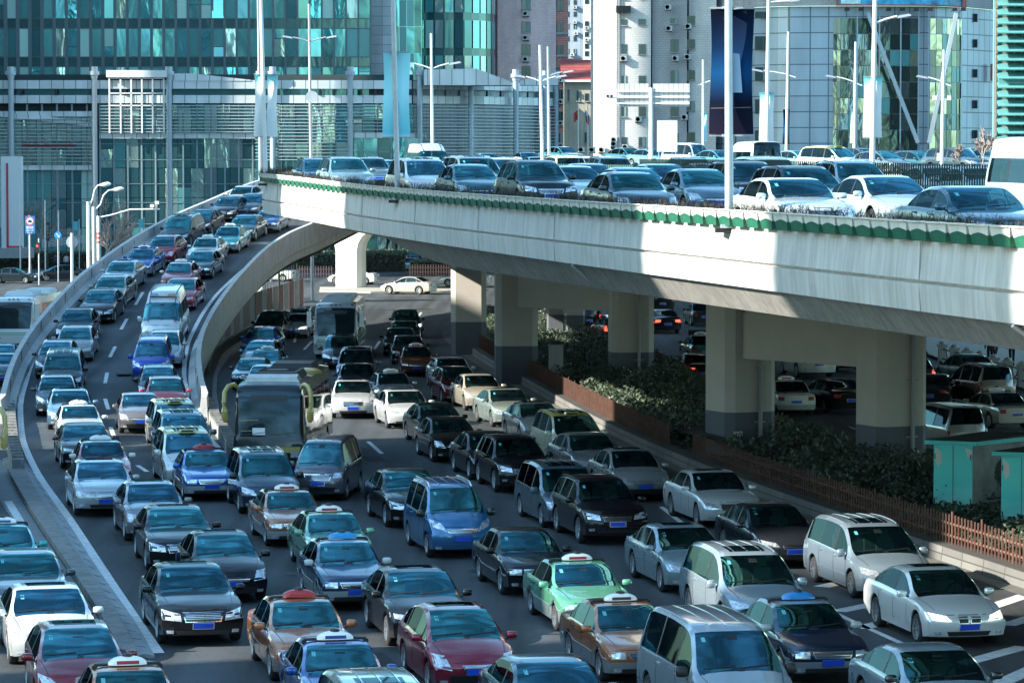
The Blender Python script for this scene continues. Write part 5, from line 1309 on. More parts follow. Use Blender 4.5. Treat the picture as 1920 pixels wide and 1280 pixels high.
for y in (62, 104, 145, 187, 229, 270): wb(m, 1043, y, 1066, y+3, 432.6, .4, 0, -.3)
adopt(m.build('ledges', mat('ledge_blue', (.28, .33, .38, 1))), t)
t = block('blue_grey_block', 'distant blue grey tower between the pink block and the pale tower', [(1056, 1102, -520, M_BLUEG, 12, 0)], 560)
windows(t, [(1075, y, 1081, y+10) for y in (0, 22, 45, 68, 92)], 560, False); windows(t, [(1062, y, 1067, y+10) for y in (0, 22, 45, 68, 92)], 560, False); acs(t, [(1078, 14), (1078, 42), (1080, 63), (1073, 103)], 560, .6)
t = block('white_block', 'narrow white distant tower beside the pale tower', [(1096, 1120, -520, mat('white_render', (.66, .66, .64, 1), .8, noise=(.5, .1)), 10, 0)], 520)
windows(t, [(1096, y, 1104, y+10) for y in (-2, 40, 60, 82, 96)], 520, False); acs(t, [(1100, 53), (1100, 75)], 520, .6)
t = block('red_roofed_house', 'beige house with a red tiled roof between the towers', [(1058, 1118, 152, M_BEIGE, 12, 0)], 400)
windows(t, [(1081, 170, 1088, 190), (1096, 175, 1103, 190), (1096, 248, 1103, 268), (1064, 168, 1068, 190)], 400)
m = MB(); q = [at(1052, 152, 399.4), at(1118, 152, 399.4)]; r = [Vector((at(1052, 110, 399).x, 408, at(1052, 105, 400).z)), Vector((at(1118, 110, 399).x, 408, at(1118, 109, 400).z))]
m.quad(q[0], q[1], r[1], r[0]); adopt(m.build('roof', grid_mat('red_tiles', (.36, .07, .06), (.18, .04, .04), .35, .45, .06, .15, False, .8)), t)
m = MB(); wb(m, 1052, 150, 1118, 154, 399.3, .4); adopt(m.build('gutter', M_POLEW), t)
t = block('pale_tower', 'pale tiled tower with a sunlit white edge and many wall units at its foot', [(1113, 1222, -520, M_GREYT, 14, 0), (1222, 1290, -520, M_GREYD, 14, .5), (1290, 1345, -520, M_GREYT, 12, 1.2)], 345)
ys5 = (-14, 36, 83, 142, 200, 257)
windows(t, [(1165, y, 1175, y+(12 if i < 2 else 19)) for i, y in enumerate(ys5)], 345); windows(t, [(1197, y, 1211, y+(11 if i < 2 else 19)) for i, y in enumerate(ys5)], 345); windows(t, [(1257, y, 1272, y+(11 if i < 2 else 24)) for i, y in enumerate((-14, 34, 74, 132, 195, 250))], 345.5)
windows(t, [(1288, y, 1303, y+18) for y in (30, 74, 132, 190, 248)], 346.2)
acs(t, [(1169, 110), (1252, 14), (1254, 54), (1266, 110), (1197, 224), (1290, 50), (1289, 107), (1283, 220), (1151, 262), (1150, 277), (1172, 276), (1128, 281), (1175, 282)], 345); acs(t, [(1110, 281), (1090, 281), (1151, 270)], 340, 1.0)
m = MB(); wb(m, 1155, 12, 1182, 24, 345, 1.0, 0, -1.0); adopt(m.build('balcony_cage', M_BLACK), t)
for x in (1156, 1159): m = MB(); p = at(x, 322, 345); m.tube([(p.x, 344.8, 0), (p.x, 344.8, 45)], .08, 6); adopt(m.build('downpipe', M_GREYD), t)
# --- round glass and panel building
Yr = 338
t = empty('round_panel_building', (35, 352, 0)); tag(t, 'round blue grey panelled building with mirrored glass strips and slanting struts', 'building')
rp = [(1322, 352), (1360, 346), (1420, 341), (1500, 338.5), (1620, 338), (1740, 338.5), (1800, 341), (1865, 347)]
rf = pchip(rp)
def rquad(m, x0, x1, y0, y1, out=0, mi=0, n=3, tilt=0):
    for k in range(n):
        xa, xb = x0+(x1-x0)*k/n, x0+(x1-x0)*(k+1)/n; Ya, Yb = rf(xa)-out, rf(xb)-out
        A, Bq = at(xa, 322, Ya).x, at(xb, 322, Yb).x; z0, z1 = max(0, at(0, y1, Yr).z), at(0, y0, Yr).z
        a, b = rnd.gauss(0, tilt), rnd.gauss(0, tilt)
        m.quad((A, Ya-a, z0), (Bq, Yb+a, z0), (Bq, Yb+a+b, z1), (A, Ya-a+b, z1), mi)
m = MB(); rquad(m, 1322, 1865, 12, 520, 0, 0, 24); adopt(m.build('panel_wall', grid_mat('blue_panel', (.30, .38, .46), (.08, .12, .15), 1.72, 1.66, .06, .06, False, .4, .35)), t)
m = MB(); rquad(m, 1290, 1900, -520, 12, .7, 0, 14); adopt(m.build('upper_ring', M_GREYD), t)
m = MB(); rquad(m, 1568, 1808, -46, 11, 1.4, 0, 6); adopt(m.build('billboard', mat('billboard_blue', (.04, .30, .50, 1), .4, noise=(.8, .8))), t)
m = MB(); rquad(m, 1566, 1570, -46, 12, 1.5, 0, 1); rquad(m, 1566, 1810, 10, 13, 1.5, 0, 6); rquad(m, 1802, 1810, -46, 12, 1.5, 0, 1); adopt(m.build('billboard_frame', mat('frame_red', (.35, .06, .06, 1))), t)
m = MB(); rquad(m, 1575, 1612, -46, 9, 1.45, 0, 1); adopt(m.build('billboard_patch', mat('bill_pale', (.45, .62, .68, 1), .4, noise=(1.5, .4))), t)
GO = [glassm('glass_olive', (.12, .17, .15, 1), .22, .4), glassm('glass_olive_dark', (.06, .10, .10, 1), .22, .4), glassm('glass_straw', (.34, .40, .32, 1), .3, .4), glassm('glass_slate', (.14, .20, .22, 1), .4, .5), G[4], mat('blind_straw', (.34, .38, .28, 1), .4, .2), G[6]]  # olive and straw tints paint the facade's brownish reflections into the panes
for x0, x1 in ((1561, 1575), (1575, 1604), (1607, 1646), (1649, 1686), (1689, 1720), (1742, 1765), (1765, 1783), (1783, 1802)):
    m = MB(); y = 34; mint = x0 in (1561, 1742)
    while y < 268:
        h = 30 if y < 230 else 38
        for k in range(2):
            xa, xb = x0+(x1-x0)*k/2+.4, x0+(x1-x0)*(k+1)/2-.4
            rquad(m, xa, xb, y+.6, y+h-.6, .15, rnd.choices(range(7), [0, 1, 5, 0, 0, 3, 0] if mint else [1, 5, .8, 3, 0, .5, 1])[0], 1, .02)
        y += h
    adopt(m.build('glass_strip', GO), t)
for x in (1606, 1647.5, 1687.5, 1721, 1740, 1802): m = MB(); rquad(m, x-1.2, x+1.2, 14, 270, .35, 0, 1); adopt(m.build('fin', M_COLB), t)
for a, b in (((1627, 25), (1721, 268)), ((1793, 25), (1742, 268))):
    m = MB(); m.beam(at(*a, 335.5), at(*b, 335.5), .4, .4); adopt(m.build('strut', M_COLB), t)
m = MB()
for k in range(9):
    x = 1588+26*k if k < 7 else 1790+ (k-7)*16; p = at(x, 18, 335); m.beam((p.x, 335, p.z), (p.x, 337.5, p.z-.1), .06, .06); m.box((p.x, 334.9, p.z), (.5, .3, .35))
adopt(m.build('floodlights', M_BLACK), t)
def rwins(rects):
    for x0, y0, x1, y1 in rects: windows(t, [(x0, y0, x1, y1)], rf((x0+x1)/2)-.25, False)
rwins([(1818, y, 1833, y+16) for y in (26, 74, 130, 188, 244)]+[(1415, y, 1447, y+h) for y, h in ((22, 13), (68, 27), (126, 27), (186, 28), (244, 26))])
m = MB(); wb(m, 1858, 120, 1864, 152, 345, .5); adopt(m.build('red_patch', mat('sign_red2', (.5, .08, .07, 1))), t)
# --- green louvred building at right
t = empty('green_louvred_building', (50, 306, 0)); tag(t, 'dark green building with deep horizontal louvres at the right edge', 'building')
m = MB(); wb(m, 1864, -500, 2100, 520, 306, .6); adopt(m.build('wall', mat('wall_beige_dark', (.20, .15, .12, 1), .8)), t)
m = MB(); wb(m, 1861, -500, 1868, 520, 304.6, .5); adopt(m.build('edge_fin', mat('fin_cyan', (.25, .55, .58, 1), .4, .3)), t)
m = MB(); wb(m, 1868, -500, 1884, 520, 305, .6); adopt(m.build('side_panel', mat('panel_deep_green', (.02, .14, .15, 1), .5)), t)
m = MB(); y = -200
while y < 300:
    a, b = at(1871, y, 304), at(2060, y, 304)
    m.box(((a.x+b.x)/2, 304.3, a.z), (b.x-a.x, 1.6, .10), tilt=Matrix.Rotation(.42, 3, 'X')); y += 17.1
for x in (1890, 1904, 1918, 1932): wb(m, x-1, -300, x+1, 305, 305.3, .4)
wb(m, 1872, 147, 2060, 160, 304.4, .8)
adopt(m.build('louvres', mat('louvre_green', (.10, .30, .30, 1), .5, noise=(2, .15))), t)
# --- unseen towers added to shade the road and to show in the glass
NN = Vector((-SUN_DIR.y, SUN_DIR.x, 0)); LL = SUN_DIR
M_OFF = grid_mat('tower_facade', (.34, .33, .31), (.06, .08, .09), 3.2, 3.4, .55, .08, False, .6)
M_OFF2 = grid_mat('tower_facade_pale', (.55, .53, .48), (.09, .11, .12), 2.6, 3.1, .5, .08, False, .6)
for c0, c1, t0, h, mt, lab in ((50.8, 64.8, -40, 66, M_OFF2, 'slim pale tower left of the road, the nearest one'), (67.4, 75.2, -40, 39, M_OFF2, 'low pale building between two towers left of the road'), (75.2, 117, -40, 66, M_OFF, 'broad grey tower left of the road'), (131.5, 222, -20, 45, M_OFF2, 'long pale block left of the ramp'), (297, 316.8, 35, 116, M_OFF, 'tall grey tower left of the far street'), (320, 366, 20, 90, M_OFF, 'grey slab left of the far street corner'), (370.4, 373, 20, 116, M_OFF2, 'thin pale slab beyond the left street'), (375.6, 470, 20, 122, M_OFF, 'wide grey slab at the far left')):
    p = NN*(c0+c1)/2+LL*(t0-8); m = MB(); m.box((0, 0, h/2), (c1-c0, 16, h)); o = m.build('shade_tower', mt); o.location = (p.x, p.y, 0); o.rotation_euler = (0, 0, math.atan2(NN.y, NN.x)); tag(o, lab, 'building')
for x, y, w_, h, mt, lab in ((-70, -150, 40, 60, M_OFF2, 'pale block far behind the camera, left'), (0, -190, 50, 45, M_OFF, 'low grey block straight behind the camera'), (70, -140, 46, 85, M_OFF2, 'pale tower behind the camera, right'), (120, 60, 30, 60, M_OFF, 'grey tower right of the overpass'), (125, 190, 36, 70, M_OFF2, 'pale tower right of the far road')):
    m = MB(); m.box((0, 0, h/2), (w_, 24, h)); o = m.build('street_tower', mt); o.location = (x, y, 0); tag(o, lab, 'building')
# ================================================================= poles, banners, signs
def banner_mat(name, kind):
    m = mat(name, (.8, .8, .8, 1), .8, spec=.1); n = m.node_tree; b = n.nodes['Principled BSDF']; tc = n.nodes.new('ShaderNodeTexCoord'); sp = n.nodes.new('ShaderNodeSeparateXYZ'); n.links.new(tc.outputs['Object'], sp.inputs[0])
    cr = n.nodes.new('ShaderNodeValToRGB'); e = cr.color_ramp.elements
    mr = n.nodes.new('ShaderNodeMapRange'); mr.inputs[1].default_value = -3; mr.inputs[2].default_value = 0; n.links.new(sp.outputs[2], mr.inputs[0]); n.links.new(mr.outputs[0], cr.inputs[0])
    st = {'navy': [(0, (.014, .010, .025, 1)), (.28, (.002, .006, .022, 1)), (.5, (.003, .05, .15, 1)), (.7, (.002, .018, .06, 1)), (1, (.002, .004, .014, 1))], 'cyan': [(0, (.55, .82, .85, 1)), (.06, (.20, .66, .78, 1)), (.5, (.40, .80, .86, 1)), (1, (.34, .75, .82, 1))],
          'white': [(0, (.72, .76, .76, 1)), (.8, (.74, .77, .77, 1)), (.93, (.35, .70, .72, 1)), (1, (.12, .60, .66, 1))]}[kind]
    e[0].position, e[0].color = st[0]; e[1].position, e[1].color = st[-1]
    for p, c in st[1:-1]: x = e.new(p); x.color = c
    n.links.new(cr.outputs[0], b.inputs['Base Color']); return m
B_NAVY, B_CYAN, B_WHITE = banner_mat('banner_navy', 'navy'), banner_mat('banner_cyan', 'cyan'), banner_mat('banner_white', 'white')
def banner(x, Y, zt, x0, x1, h, mt, lab, bend=.06, extra=None, rz=0):
    n, k = 8, 10; m = MB(); P = lambda u, v: (x0+(x1-x0)*u+.03*math.sin(v*5+u*2), -.02+bend*math.sin(u*3.0+v*4)+bend*.7*math.sin(v*7), -h*v)
    for i in range(n):
        for j in range(k): m.quad(P(i/n, (j+1)/k), P((i+1)/n, (j+1)/k), P((i+1)/n, j/k), P(i/n, j/k))
    t = empty('banner', (x, Y+.16, zt), rz); tag(t, lab, 'banner')
    m.build('cloth', mt, parent=t, smooth=True); m = MB()
    for z in (.03, -h-.03): m.beam((x0-.02, 0, z), (x1+.02, 0, z), .04, .04); m.box((0, -.10, z), (.26, .24, .06))
    m.build('bracket', M_LAMPG, parent=t)
    if extra: extra(t)
def pole(name, lab, px0, px1, D, z0, z1, r, mt, arms=(), cat='lamp post', group=None, extra=None):
    """px0 at the base, px1 at the height of the picture's top edge"""
    X0 = (px0-960)*D/6000; X1 = (px1-960)*D/6000
    t = empty(name, (X0, D, z0)); tag(t, lab, cat, group)
    H = z1-z0; m = MB(); m.tube([(0, 0, 0), ((X1-X0)*.5, 0, H*.5), (X1-X0, 0, H)], [r*1.15, r, r*.75], 14); m.box((0, 0, .04), (r*4.2, r*4.2, .08)); m.build('post', mt, parent=t, smooth=True)
    for dx, dz, zz, L in arms:
        m = MB(); s = math.copysign(1, dx); xt = (X1-X0)*(zz/H)
        m.tube([(xt, 0, zz), (xt+dx*.5, 0, zz+dz*.6), (xt+dx, 0, zz+dz)], r*.45, 8); o = m.build('arm', mt, parent=t, smooth=True)
        m = MB(); m.box((xt+dx+s*L/2, 0, zz+dz+.02), (L, .26, .12), tilt=Matrix.Rotation(-s*.18, 3, 'Y'), taper=.75); m.build('lamp_head', M_LAMPG, parent=t)
    if extra: extra(t, H)
    return t
PG = 'posts along the overpass'
def rimpole(px0, px1, mt, lab, D=None):
    D = 23.1/(.24+(px0-960)/6000) if D is None else D
    p = pole('banner_pole', lab, px0+1, px1, D-.1, top_z(D)-.42, top_z(D)+11, .088 if D > 100 else .092, mt, group=PG, cat='pole')
    m = MB(); m.box((0, .1, -.06), (.65, .5, .10)); m.build('foot_bracket', M_BLACK, parent=p)
    return D
D = rimpole(498, 488, M_POLEW, 'pale leaning pole at the nose of the overpass', 142)
banner((496.5-960)*D/6000, D, at(497, 140, D).z, -.44, -.06, 2.72, B_WHITE, 'white banner on the left side of the leaning pole at the overpass nose')
banner((496.5-960)*D/6000, D-.05, at(497, 141, D).z, .12, .58, 2.72, B_WHITE, 'white banner on the right side of the leaning pole at the overpass nose')
D = rimpole(745, 733, M_GALV, 'grey pole carrying the cyan banner')
banner((739-960)*D/6000, D, at(740, 99, D).z, -.38, .56, 2.95, B_CYAN, 'plain cyan banner on the second pole of the overpass rim')
D = rimpole(1366, 1361, M_GALV, 'thick grey pole carrying the navy banner')
def nav(t):
    m = MB(); m.quad((.05, -.16, -1.95), (.34, -.17, -1.95), (.27, -.16, -1.05), (.05, -.16, -1.02)); m.build('white_panel', mat('banner_panel', (.30, .42, .55, 1), .6), parent=t)
    m = MB(); m.quad((-.40, -.15, -2.32), (.55, -.15, -2.30), (.55, -.15, -2.29), (-.40, -.15, -2.31)); m.build('line', mat('line_gold', (.25, .2, .15, 1)), parent=t)
banner((1363.5-960)*D/6000, D, at(1364, 17, D).z, -.40, .60, 2.92, B_NAVY, 'dark navy banner with a pale blue panel on the thick pole', bend=.05, extra=nav)
def dz(D, o=0): return deck_z(D)+o
pole('lamp_post', 'white double armed lamp post behind the tall white van', 812, 809, 205, dz(205), at(810, 63, 205).z, .10, M_POLEW, [(-1.1, .35, 7.2, .8), (1.1, .35, 7.2, .8)], group=PG)
pole('lamp_post', 'pale double armed lamp post left of the red roofed house', 1018, 1012, 195, dz(195), at(1012, 85, 195).z, .10, M_POLEW, [(-.9, .3, 6.2, .7), (.9, .3, 6.2, .7)], group=PG)
pole('lamp_post', 'grey single armed lamp post just right of the pale double one', 1030, 1027, 250, dz(250), at(1027, 88, 250).z, .11, M_GALV, [(1.1, .35, 7.5, .9)], group=PG)
pole('lamp_post', 'tall dark double armed lamp post with a round sign near the mall', 586, 581, 255, 0, at(582, 8, 255).z, .13, M_LAMPG, [(-1.3, .35, 20.6, .9), (1.3, .35, 20.6, .9)], group=None, extra=lambda t, H: (lambda m: (m.lathe([(.001, -.2), (.48, -.2), (.48, -.12), (.001, -.12)], c=(0, 0, at(585, 182, 255).z), axis='Y', n=20), m.build('round_sign', M_GALV, parent=t)))(MB()))
pole('lamp_post', 'grey lamp post behind the leaning pole at the nose of the overpass', 492, 484, 250, 0, 32, .12, M_LAMPG, (), cat='pole')
G_ = 'white lamp posts along the far carriageway'
pole('lamp_post', 'white lamp post with a long white banner right of the navy banner', 1436, 1439, 196, dz(196, .45), 21.5, .12, M_POLEW, [(1.3, .1, at(1, 5, 196).z-dz(196, .45), .6)], group=G_)
banner((1437-960)*196/6000, 196, at(1437, 175, 196).z, -.45, .42, 3.0, B_WHITE, 'white banner with a teal top on the lamp post nearest the navy banner')
pole('lamp_post', 'slim white lamp post with a narrow navy banner', 1473, 1476, 215, dz(215, .45), at(1475, 60, 215).z, .09, M_POLEW, [(-1.6, .25, 6.6, .9), (.5, -.2, 6.6, .05)], group=G_)
banner((1473.5-960)*215/6000, 215, at(1474, 205, 215).z, -.22, .20, 2.35, banner_mat('banner_navy2', 'navy'), 'narrow navy and blue banner on the slim white lamp post')
pole('lamp_post', 'slim white lamp post with a narrow white banner before the glass strips', 1600, 1602, 205, dz(205, .45), at(1602, 79, 205).z, .09, M_POLEW, [(-1.2, .35, 5.9, .7), (.4, -.2, 5.9, .05)], group=G_)
banner((1599-960)*205/6000, 205, at(1599, 206, 205).z, -.18, .12, 2.1, B_WHITE, 'narrow white banner on the slim lamp post before the glass strips')
pole('lamp_post', 'thick white pole with the largest white banner', 1634, 1639, 158, dz(158, .45), 22, .12, M_POLEW, [(1.1, .35, 7.8, .7)], group=G_)
banner((1635.5-960)*158/6000, 158, at(1636, 145, 158).z, -.46, .44, 2.95, B_WHITE, 'largest white banner with a teal top, left of the slanting strut')
def fl(t, H):
    m = MB()
    for s in (-1, 1): m.box((s*.42, 0, at(1, 184, 190).z-dz(190, .45)), (.22, .2, .26)); m.beam((0, 0, at(1, 184, 190).z-dz(190, .45)-.1), (s*.42, 0, at(1, 184, 190).z-dz(190, .45)-.1), .04, .04)
    m.build('floodlights', M_POLEW, parent=t); m = MB(); m.box((-.18, 0, 1.2), (.16, .2, .45)); m.build('box', M_POLEW, parent=t)
pole('lamp_post', 'white lamp post with a pair of floodlights left of the bare shrub', 1764, 1767, 190, dz(190, .45), at(1767, 94, 190).z, .10, M_POLEW, [(-.9, .3, 5.6, .7), (.4, -.2, 5.6, .05)], group=G_, extra=fl)
pole('lamp_post', 'thin white lamp post left of the navy banner', 1318, 1317, 230, dz(230, .45), at(1317, 112, 230).z, .09, M_POLEW, [(.5, .2, 6.2, .5), (-.3, -.1, 6.2, .05)], group=G_)
banner((1321-960)*230/6000, 230, at(1321, 212, 230).z, -.14, .16, 1.95, B_CYAN, 'narrow pale blue banner on the thin lamp post left of the navy banner')
# gantry with sign backs
Dg = 215; zg = dz(Dg); t = empty('sign_gantry', ((1220-960)*Dg/6000, Dg, zg)); tag(t, 'white post carrying the backs of two road signs and a camera arm', 'road sign')
m = MB(); m.tube([(0, 0, 0), (0, 0, at(1, 165, Dg).z-zg)], .14, 12); m.build('post', M_POLEW, parent=t, smooth=True)
for x0, x1 in ((1158, 1216), (1224.5, 1293)):
    a, b = at(x0, 200, Dg), at(x1, 157, Dg); m = MB(); X0 = (1220-960)*Dg/6000
    m.box(((a.x+b.x)/2-X0, .15, (a.z+b.z)/2-zg), (b.x-a.x, .05, b.z-a.z)); 
    o = m.build('sign_back', grid_mat('sign_back', (.52, .55, .55), (.3, .32, .33), .33, 5, .03, .04, False, .5), parent=t); m = MB()
    for y in (171, 182, 194): z = at(0, y, Dg).z-zg; m.beam((a.x-X0-.1, 0, z), (b.x-X0, 0, z), .07, .09)
    m.build('rail', M_POLEW, parent=t)
m = MB(); z = at(0, 184, Dg).z-zg; m.beam(((1140-1220)*Dg/6000, -.1, z), (0, -.1, z), .05, .05); m.build('camera_arm', M_GALV, parent=t)
for x in (1139, 1146): m = MB(); m.box(((x-1220)*Dg/6000, -.1, z+.12), (.16, .3, .16)); m.build('camera', M_BLACK, parent=t)
t = empty('notice_board', (at(1251, 280, 212).x, 212, dz(212))); tag(t, 'translucent white board on a frame right of the gantry post', 'board')
m = MB(); a, b = at(1232, 285, 212), at(1270, 226, 212); m.box((0, .1, (a.z+b.z)/2-dz(212)), (b.x-a.x, .04, b.z-a.z)); m.build('sheet', mat('board_white', (.55, .60, .60, 1), .5), parent=t); m = MB()
for x in (-.56, .56): m.beam((x, 0, 0), (x, 0, 2.0), .06, .06); m.beam((x, 0, .9), (x-.3, -.1, 0), .04, .04); m.beam((x, 0, .9), (x+.3, -.1, 0), .04, .04)
m.beam((-.6, 0, 1.3), (.6, 0, 1.3), .05, .05); m.build('frame', M_GALV, parent=t)
# flags
def flag(px, lab, parts):
    D = 385; X = (px-960)*D/6000; t = empty('flagpole', (X, D, 8)); tag(t, lab, 'flag'); m = MB(); m.tube([(0, 0, -8), (0, 0, at(1, 196, D).z-8)], .06, 6); m.build('pole', M_POLEW, parent=t)
    zt = at(1, 205, D).z-8
    for nm, mt, pts in parts:
        m = MB(); n = 5
        for i in range(n):
            u0, u1 = i/n, (i+1)/n
            P = lambda u, v: (pts[0]+(pts[1]-pts[0])*u-.0, .12*math.sin(u*6), zt-pts[2]-(pts[3]-pts[2])*v-.5*abs(u))
            m.quad(P(u0, 1), P(u1, 1), P(u1, 0), P(u0, 0))
        m.build(nm, mt, parent=t, smooth=True)
RD = mat('flag_red', (.45, .03, .04, 1), .7); 
flag(1084, 'red flag with small yellow stars hanging on a pole before the beige house', [('cloth', RD, (0, -.55, 0, 1.15)), ('stars', mat('flag_yellow', (.6, .45, .05, 1)), (-.1, -.22, .1, .26))])
flag(1102, 'white blue and red flag hanging on a pole beside the sunlit tower edge', [('white_stripe', mat('flag_white', (.65, .65, .68, 1)), (-.35, 0, 0, .5)), ('blue_stripe', mat('flag_blue', (.03, .07, .30, 1)), (-.28, .18, .25, .95)), ('red_stripe', RD, (-.25, .12, .9, 1.5))])
# --- left street furniture
def gpole(name, lab, px, D, ytop, r, mt, cat='pole', lean=0): 
    X = (px-960)*D/6000; t = empty(name, (X, D, 0)); tag(t, lab, cat); m = MB(); m.tube([(0, 0, 0), (lean, 0, at(px, ytop, D).z)], r, 10); m.build('post', mt, parent=t, smooth=True); return t, X
D = 300
for px, lab, yt, hx, hy in ((166, 'white pole with a swan neck lamp, the left of the pair beyond the parapet', 378, 24, 347), (176, 'white pole with a swan neck lamp, the right of the pair beyond the parapet', 388, 38, 356)):
    t, X = gpole('swan_neck_lamp', lab, px, D, yt, .17, M_POLEW, 'lamp post'); s = D/6000; z0 = at(px, yt, D).z; z1 = at(px, hy, D).z
    m = MB(); m.tube([(0, 0, z0-.4), (0.25, 0, z0-.2), (hx*s*.35, 0, z0+.25), (hx*s*.5, 0, z1-.5), (hx*s*.75, 0, z1-.05), (hx*s, 0, z1)], .07, 8); m.build('swan_neck', M_POLEW, parent=t, smooth=True)
    m = MB(); m.tube([(hx*s-.15, 0, z1), (hx*s+.3, 0, z1+.02), (hx*s+.7, 0, z1+.12), (hx*s+.95, 0, z1+.10)], [.08, .22, .2, .08], 10); m.build('lamp_head', M_POLEW, parent=t, smooth=True)
t, X = gpole('camera_mast', 'striped white mast whose long arm carries two traffic cameras', 185, 295, 405, .16, M_POLEW, 'camera mast'); s = 295/6000; z0 = at(1, 408, 295).z
m = MB(); m.tube([(0, 0, z0), (25*s, 0, z0+.25), (60*s, 0, z0+.75), (115*s, 0, at(1, 392, 295).z)], .07, 8); m.build('arm', M_POLEW, parent=t)
for dx, dy in ((101, 388), (110, 382)): m = MB(); m.box((dx*s, 0, at(1, dy, 295).z+.1), (.35, .5, .28)); m.tube([(dx*s, 0, at(1, 393, 295).z), (dx*s, 0, at(1, dy, 295).z)], .04, 6); m.build('camera', M_POLEW, parent=t)
m = MB()
for k in range(3): z = at(1, 440+k*8, 295).z; m.tube([(0, 0, z), (0, 0, z+.2)], .17, 10)
m.build('red_band', mat('red_band', (.45, .08, .06, 1)), parent=t)
# white pylon
t = empty('white_pylon', (at(22, 322, 335).x, 335, 0)); tag(t, 'tall white pylon with a thin red line on a grey plinth at the far left', 'pylon'); X0 = at(22, 322, 335).x
m = MB(); wb(m, 3, 293, 40, 465, 335, 1.2); adopt(m.build('slab', mat('pylon_white', (.60, .64, .66, 1), .6)), t)
m = MB(); wb(m, 12.5, 306, 15, 463, 334.9, .1); wb(m, 12.5, 461, 42, 464, 334.9, .1); adopt(m.build('red_line', mat('pylon_red', (.50, .03, .04, 1))), t)
m = MB(); wb(m, -10, 465, 56, 484, 334.5, 3); adopt(m.build('plinth', M_GUTTER), t)
m = MB(); m.box((at(135, 322, 345).x, 352, 1.1), (16, 14, 2.2)); 
# road signs
t, X = gpole('road_sign', 'blue road sign with a red ringed car symbol on a grey pole', 56, D, 404, .10, M_GALV, 'road sign'); zz = lambda y: at(1, y, D).z
def disc(m, x, z, r, y, n=24, mi=0): m.poly([(x+r*math.cos(2*math.pi*k/n), y, z+r*math.sin(2*math.pi*k/n)) for k in range(n)], mi)
m = MB(); m.box((.05, -.12, (zz(405)+zz(438))/2), (.92, .05, zz(405)-zz(438))); m.build('blue_board', mat('sign_blue', (.01, .14, .38, 1), .5), parent=t)
m = MB(); disc(m, .05, zz(414.5), .40, -.16); m.build('red_ring', mat('sign_red3', (.5, .03, .04, 1)), parent=t); m = MB(); disc(m, .05, zz(414.5), .31, -.165); m.box((.05, -.15, zz(426.5)), (.62, .01, .22)); m.box((.05, -.15, zz(432)), (.62, .01, .12)); m.build('white_field', mat('sign_white2', (.65, .67, .68, 1)), parent=t)
m = MB(); m.box((.05, -.18, zz(415.5)), (.36, .01, .12)); m.box((.05, -.18, zz(413.5)), (.24, .01, .10)); m.box((-.06, -.18, zz(417)), (.06, .01, .06)); m.box((.16, -.18, zz(417)), (.06, .01, .06)); m.build('car_symbol', M_BLACK, parent=t)
for k, (s_, y_) in enumerate((('大客车', 426.5), ('大货车', 432), ('禁止入', 436.5))): text(s_, .17, (.05, -.175, zz(y_)), (math.pi/2, 0, 0), mat('sign_blue', (.01, .14, .38, 1)) if k < 2 else mat('sign_white2', (.65, .67, .68, 1)), name='characters').parent = t
t, X = gpole('arrow_sign', 'round blue sign with a white arrow on a thin pole', 109, D, 436, .06, M_GALV, 'road sign'); m = MB(); disc(m, 0, at(1, 441, D).z, .34, -.1); m.build('disc', mat('sign_blue2', (.01, .2, .6, 1)), parent=t)
z = at(1, 441, D).z; m = MB(); m.beam((-.12, -.12, z+.16), (.1, -.12, z-.12), .02, .07); m.poly([(.16, -.13, z-.2), (.17, -.13, z+.02), (-.03, -.13, z-.16)]); m.build('arrow', mat('sign_white2', (.65, .67, .68, 1)), parent=t)
t, X = gpole('round_sign', 'pole with the grey back of a round sign beyond the ramp parapet', 135, 270, 437, .13, M_POLEW, 'road sign'); m = MB(); z = at(1, 454, 270).z; m.lathe([(.001, .12), (.5, .12), (.5, .17), (.001, .17)], c=(0, 0, z), axis='Y', n=24); m.build('disc', M_GALV, parent=t)
t, X = gpole('traffic_signal', 'small red traffic signal on a thin pole at the side street', 73, 292, 447, .07, M_GALV, 'traffic light'); m = MB(); m.box((-.12, -.1, at(1, 464, 292).z), (.36, .25, .95)); m.build('housing', M_BLACK, parent=t); m = MB(); disc(m, -.12, at(1, 461, 292).z, .10, -.24); m.build('lamp', M_TAILON, parent=t)
for px, yt, lab in ((38, 370, 'plain grey lamp pole in front of the white pylon'), (85, 375, 'thin grey pole right of the blue road sign'), (110, 395, 'thin grey pole left of the swan neck lamps')): gpole('pole', lab, px, 305, yt, .07, M_GALV)
for px, lab in ((142, 'small cyan street banner, the left one'), (264, 'small cyan street banner near the ramp top')):
    t = empty('street_banner', (at(px, 322, 330).x, 330, 0)); tag(t, lab, 'banner'); y = 415 if px < 200 else 411
    m = MB(); a = at(px-4, y+17, 330); b = at(px+4, y, 330); X0 = t.location.x; m.box(((a.x+b.x)/2-X0, 0, (a.z+b.z)/2), (b.x-a.x, .04, b.z-a.z)); m.build('cloth', mat('cyan_cloth', (.05, .38, .50, 1)), parent=t); m = MB(); m.tube([(.3, 0, 0), (.3, 0, b.z+.2)], .05, 6); m.build('post', M_GALV, parent=t)
t = empty('dark_signboard', (at(88, 322, 330).x, 330, 0)); tag(t, 'narrow dark vertical signboard before the mall glass', 'signboard'); m = MB(); a, b = at(84, 452, 330), at(92, 417, 330); m.box((0, 0, (a.z+b.z)/2), (b.x-a.x, .1, b.z-a.z)); m.tube([(0, .1, 0), (0, .1, b.z)], .05, 6); m.build('board', mat('board_dark', (.03, .03, .03, 1)), parent=t)
text('服\n务\n中\n心', .34, (0, -.07, (a.z+b.z)/2), (math.pi/2, 0, 0), mat('board_letters', (.35, .33, .28, 1)), name='characters').parent = t
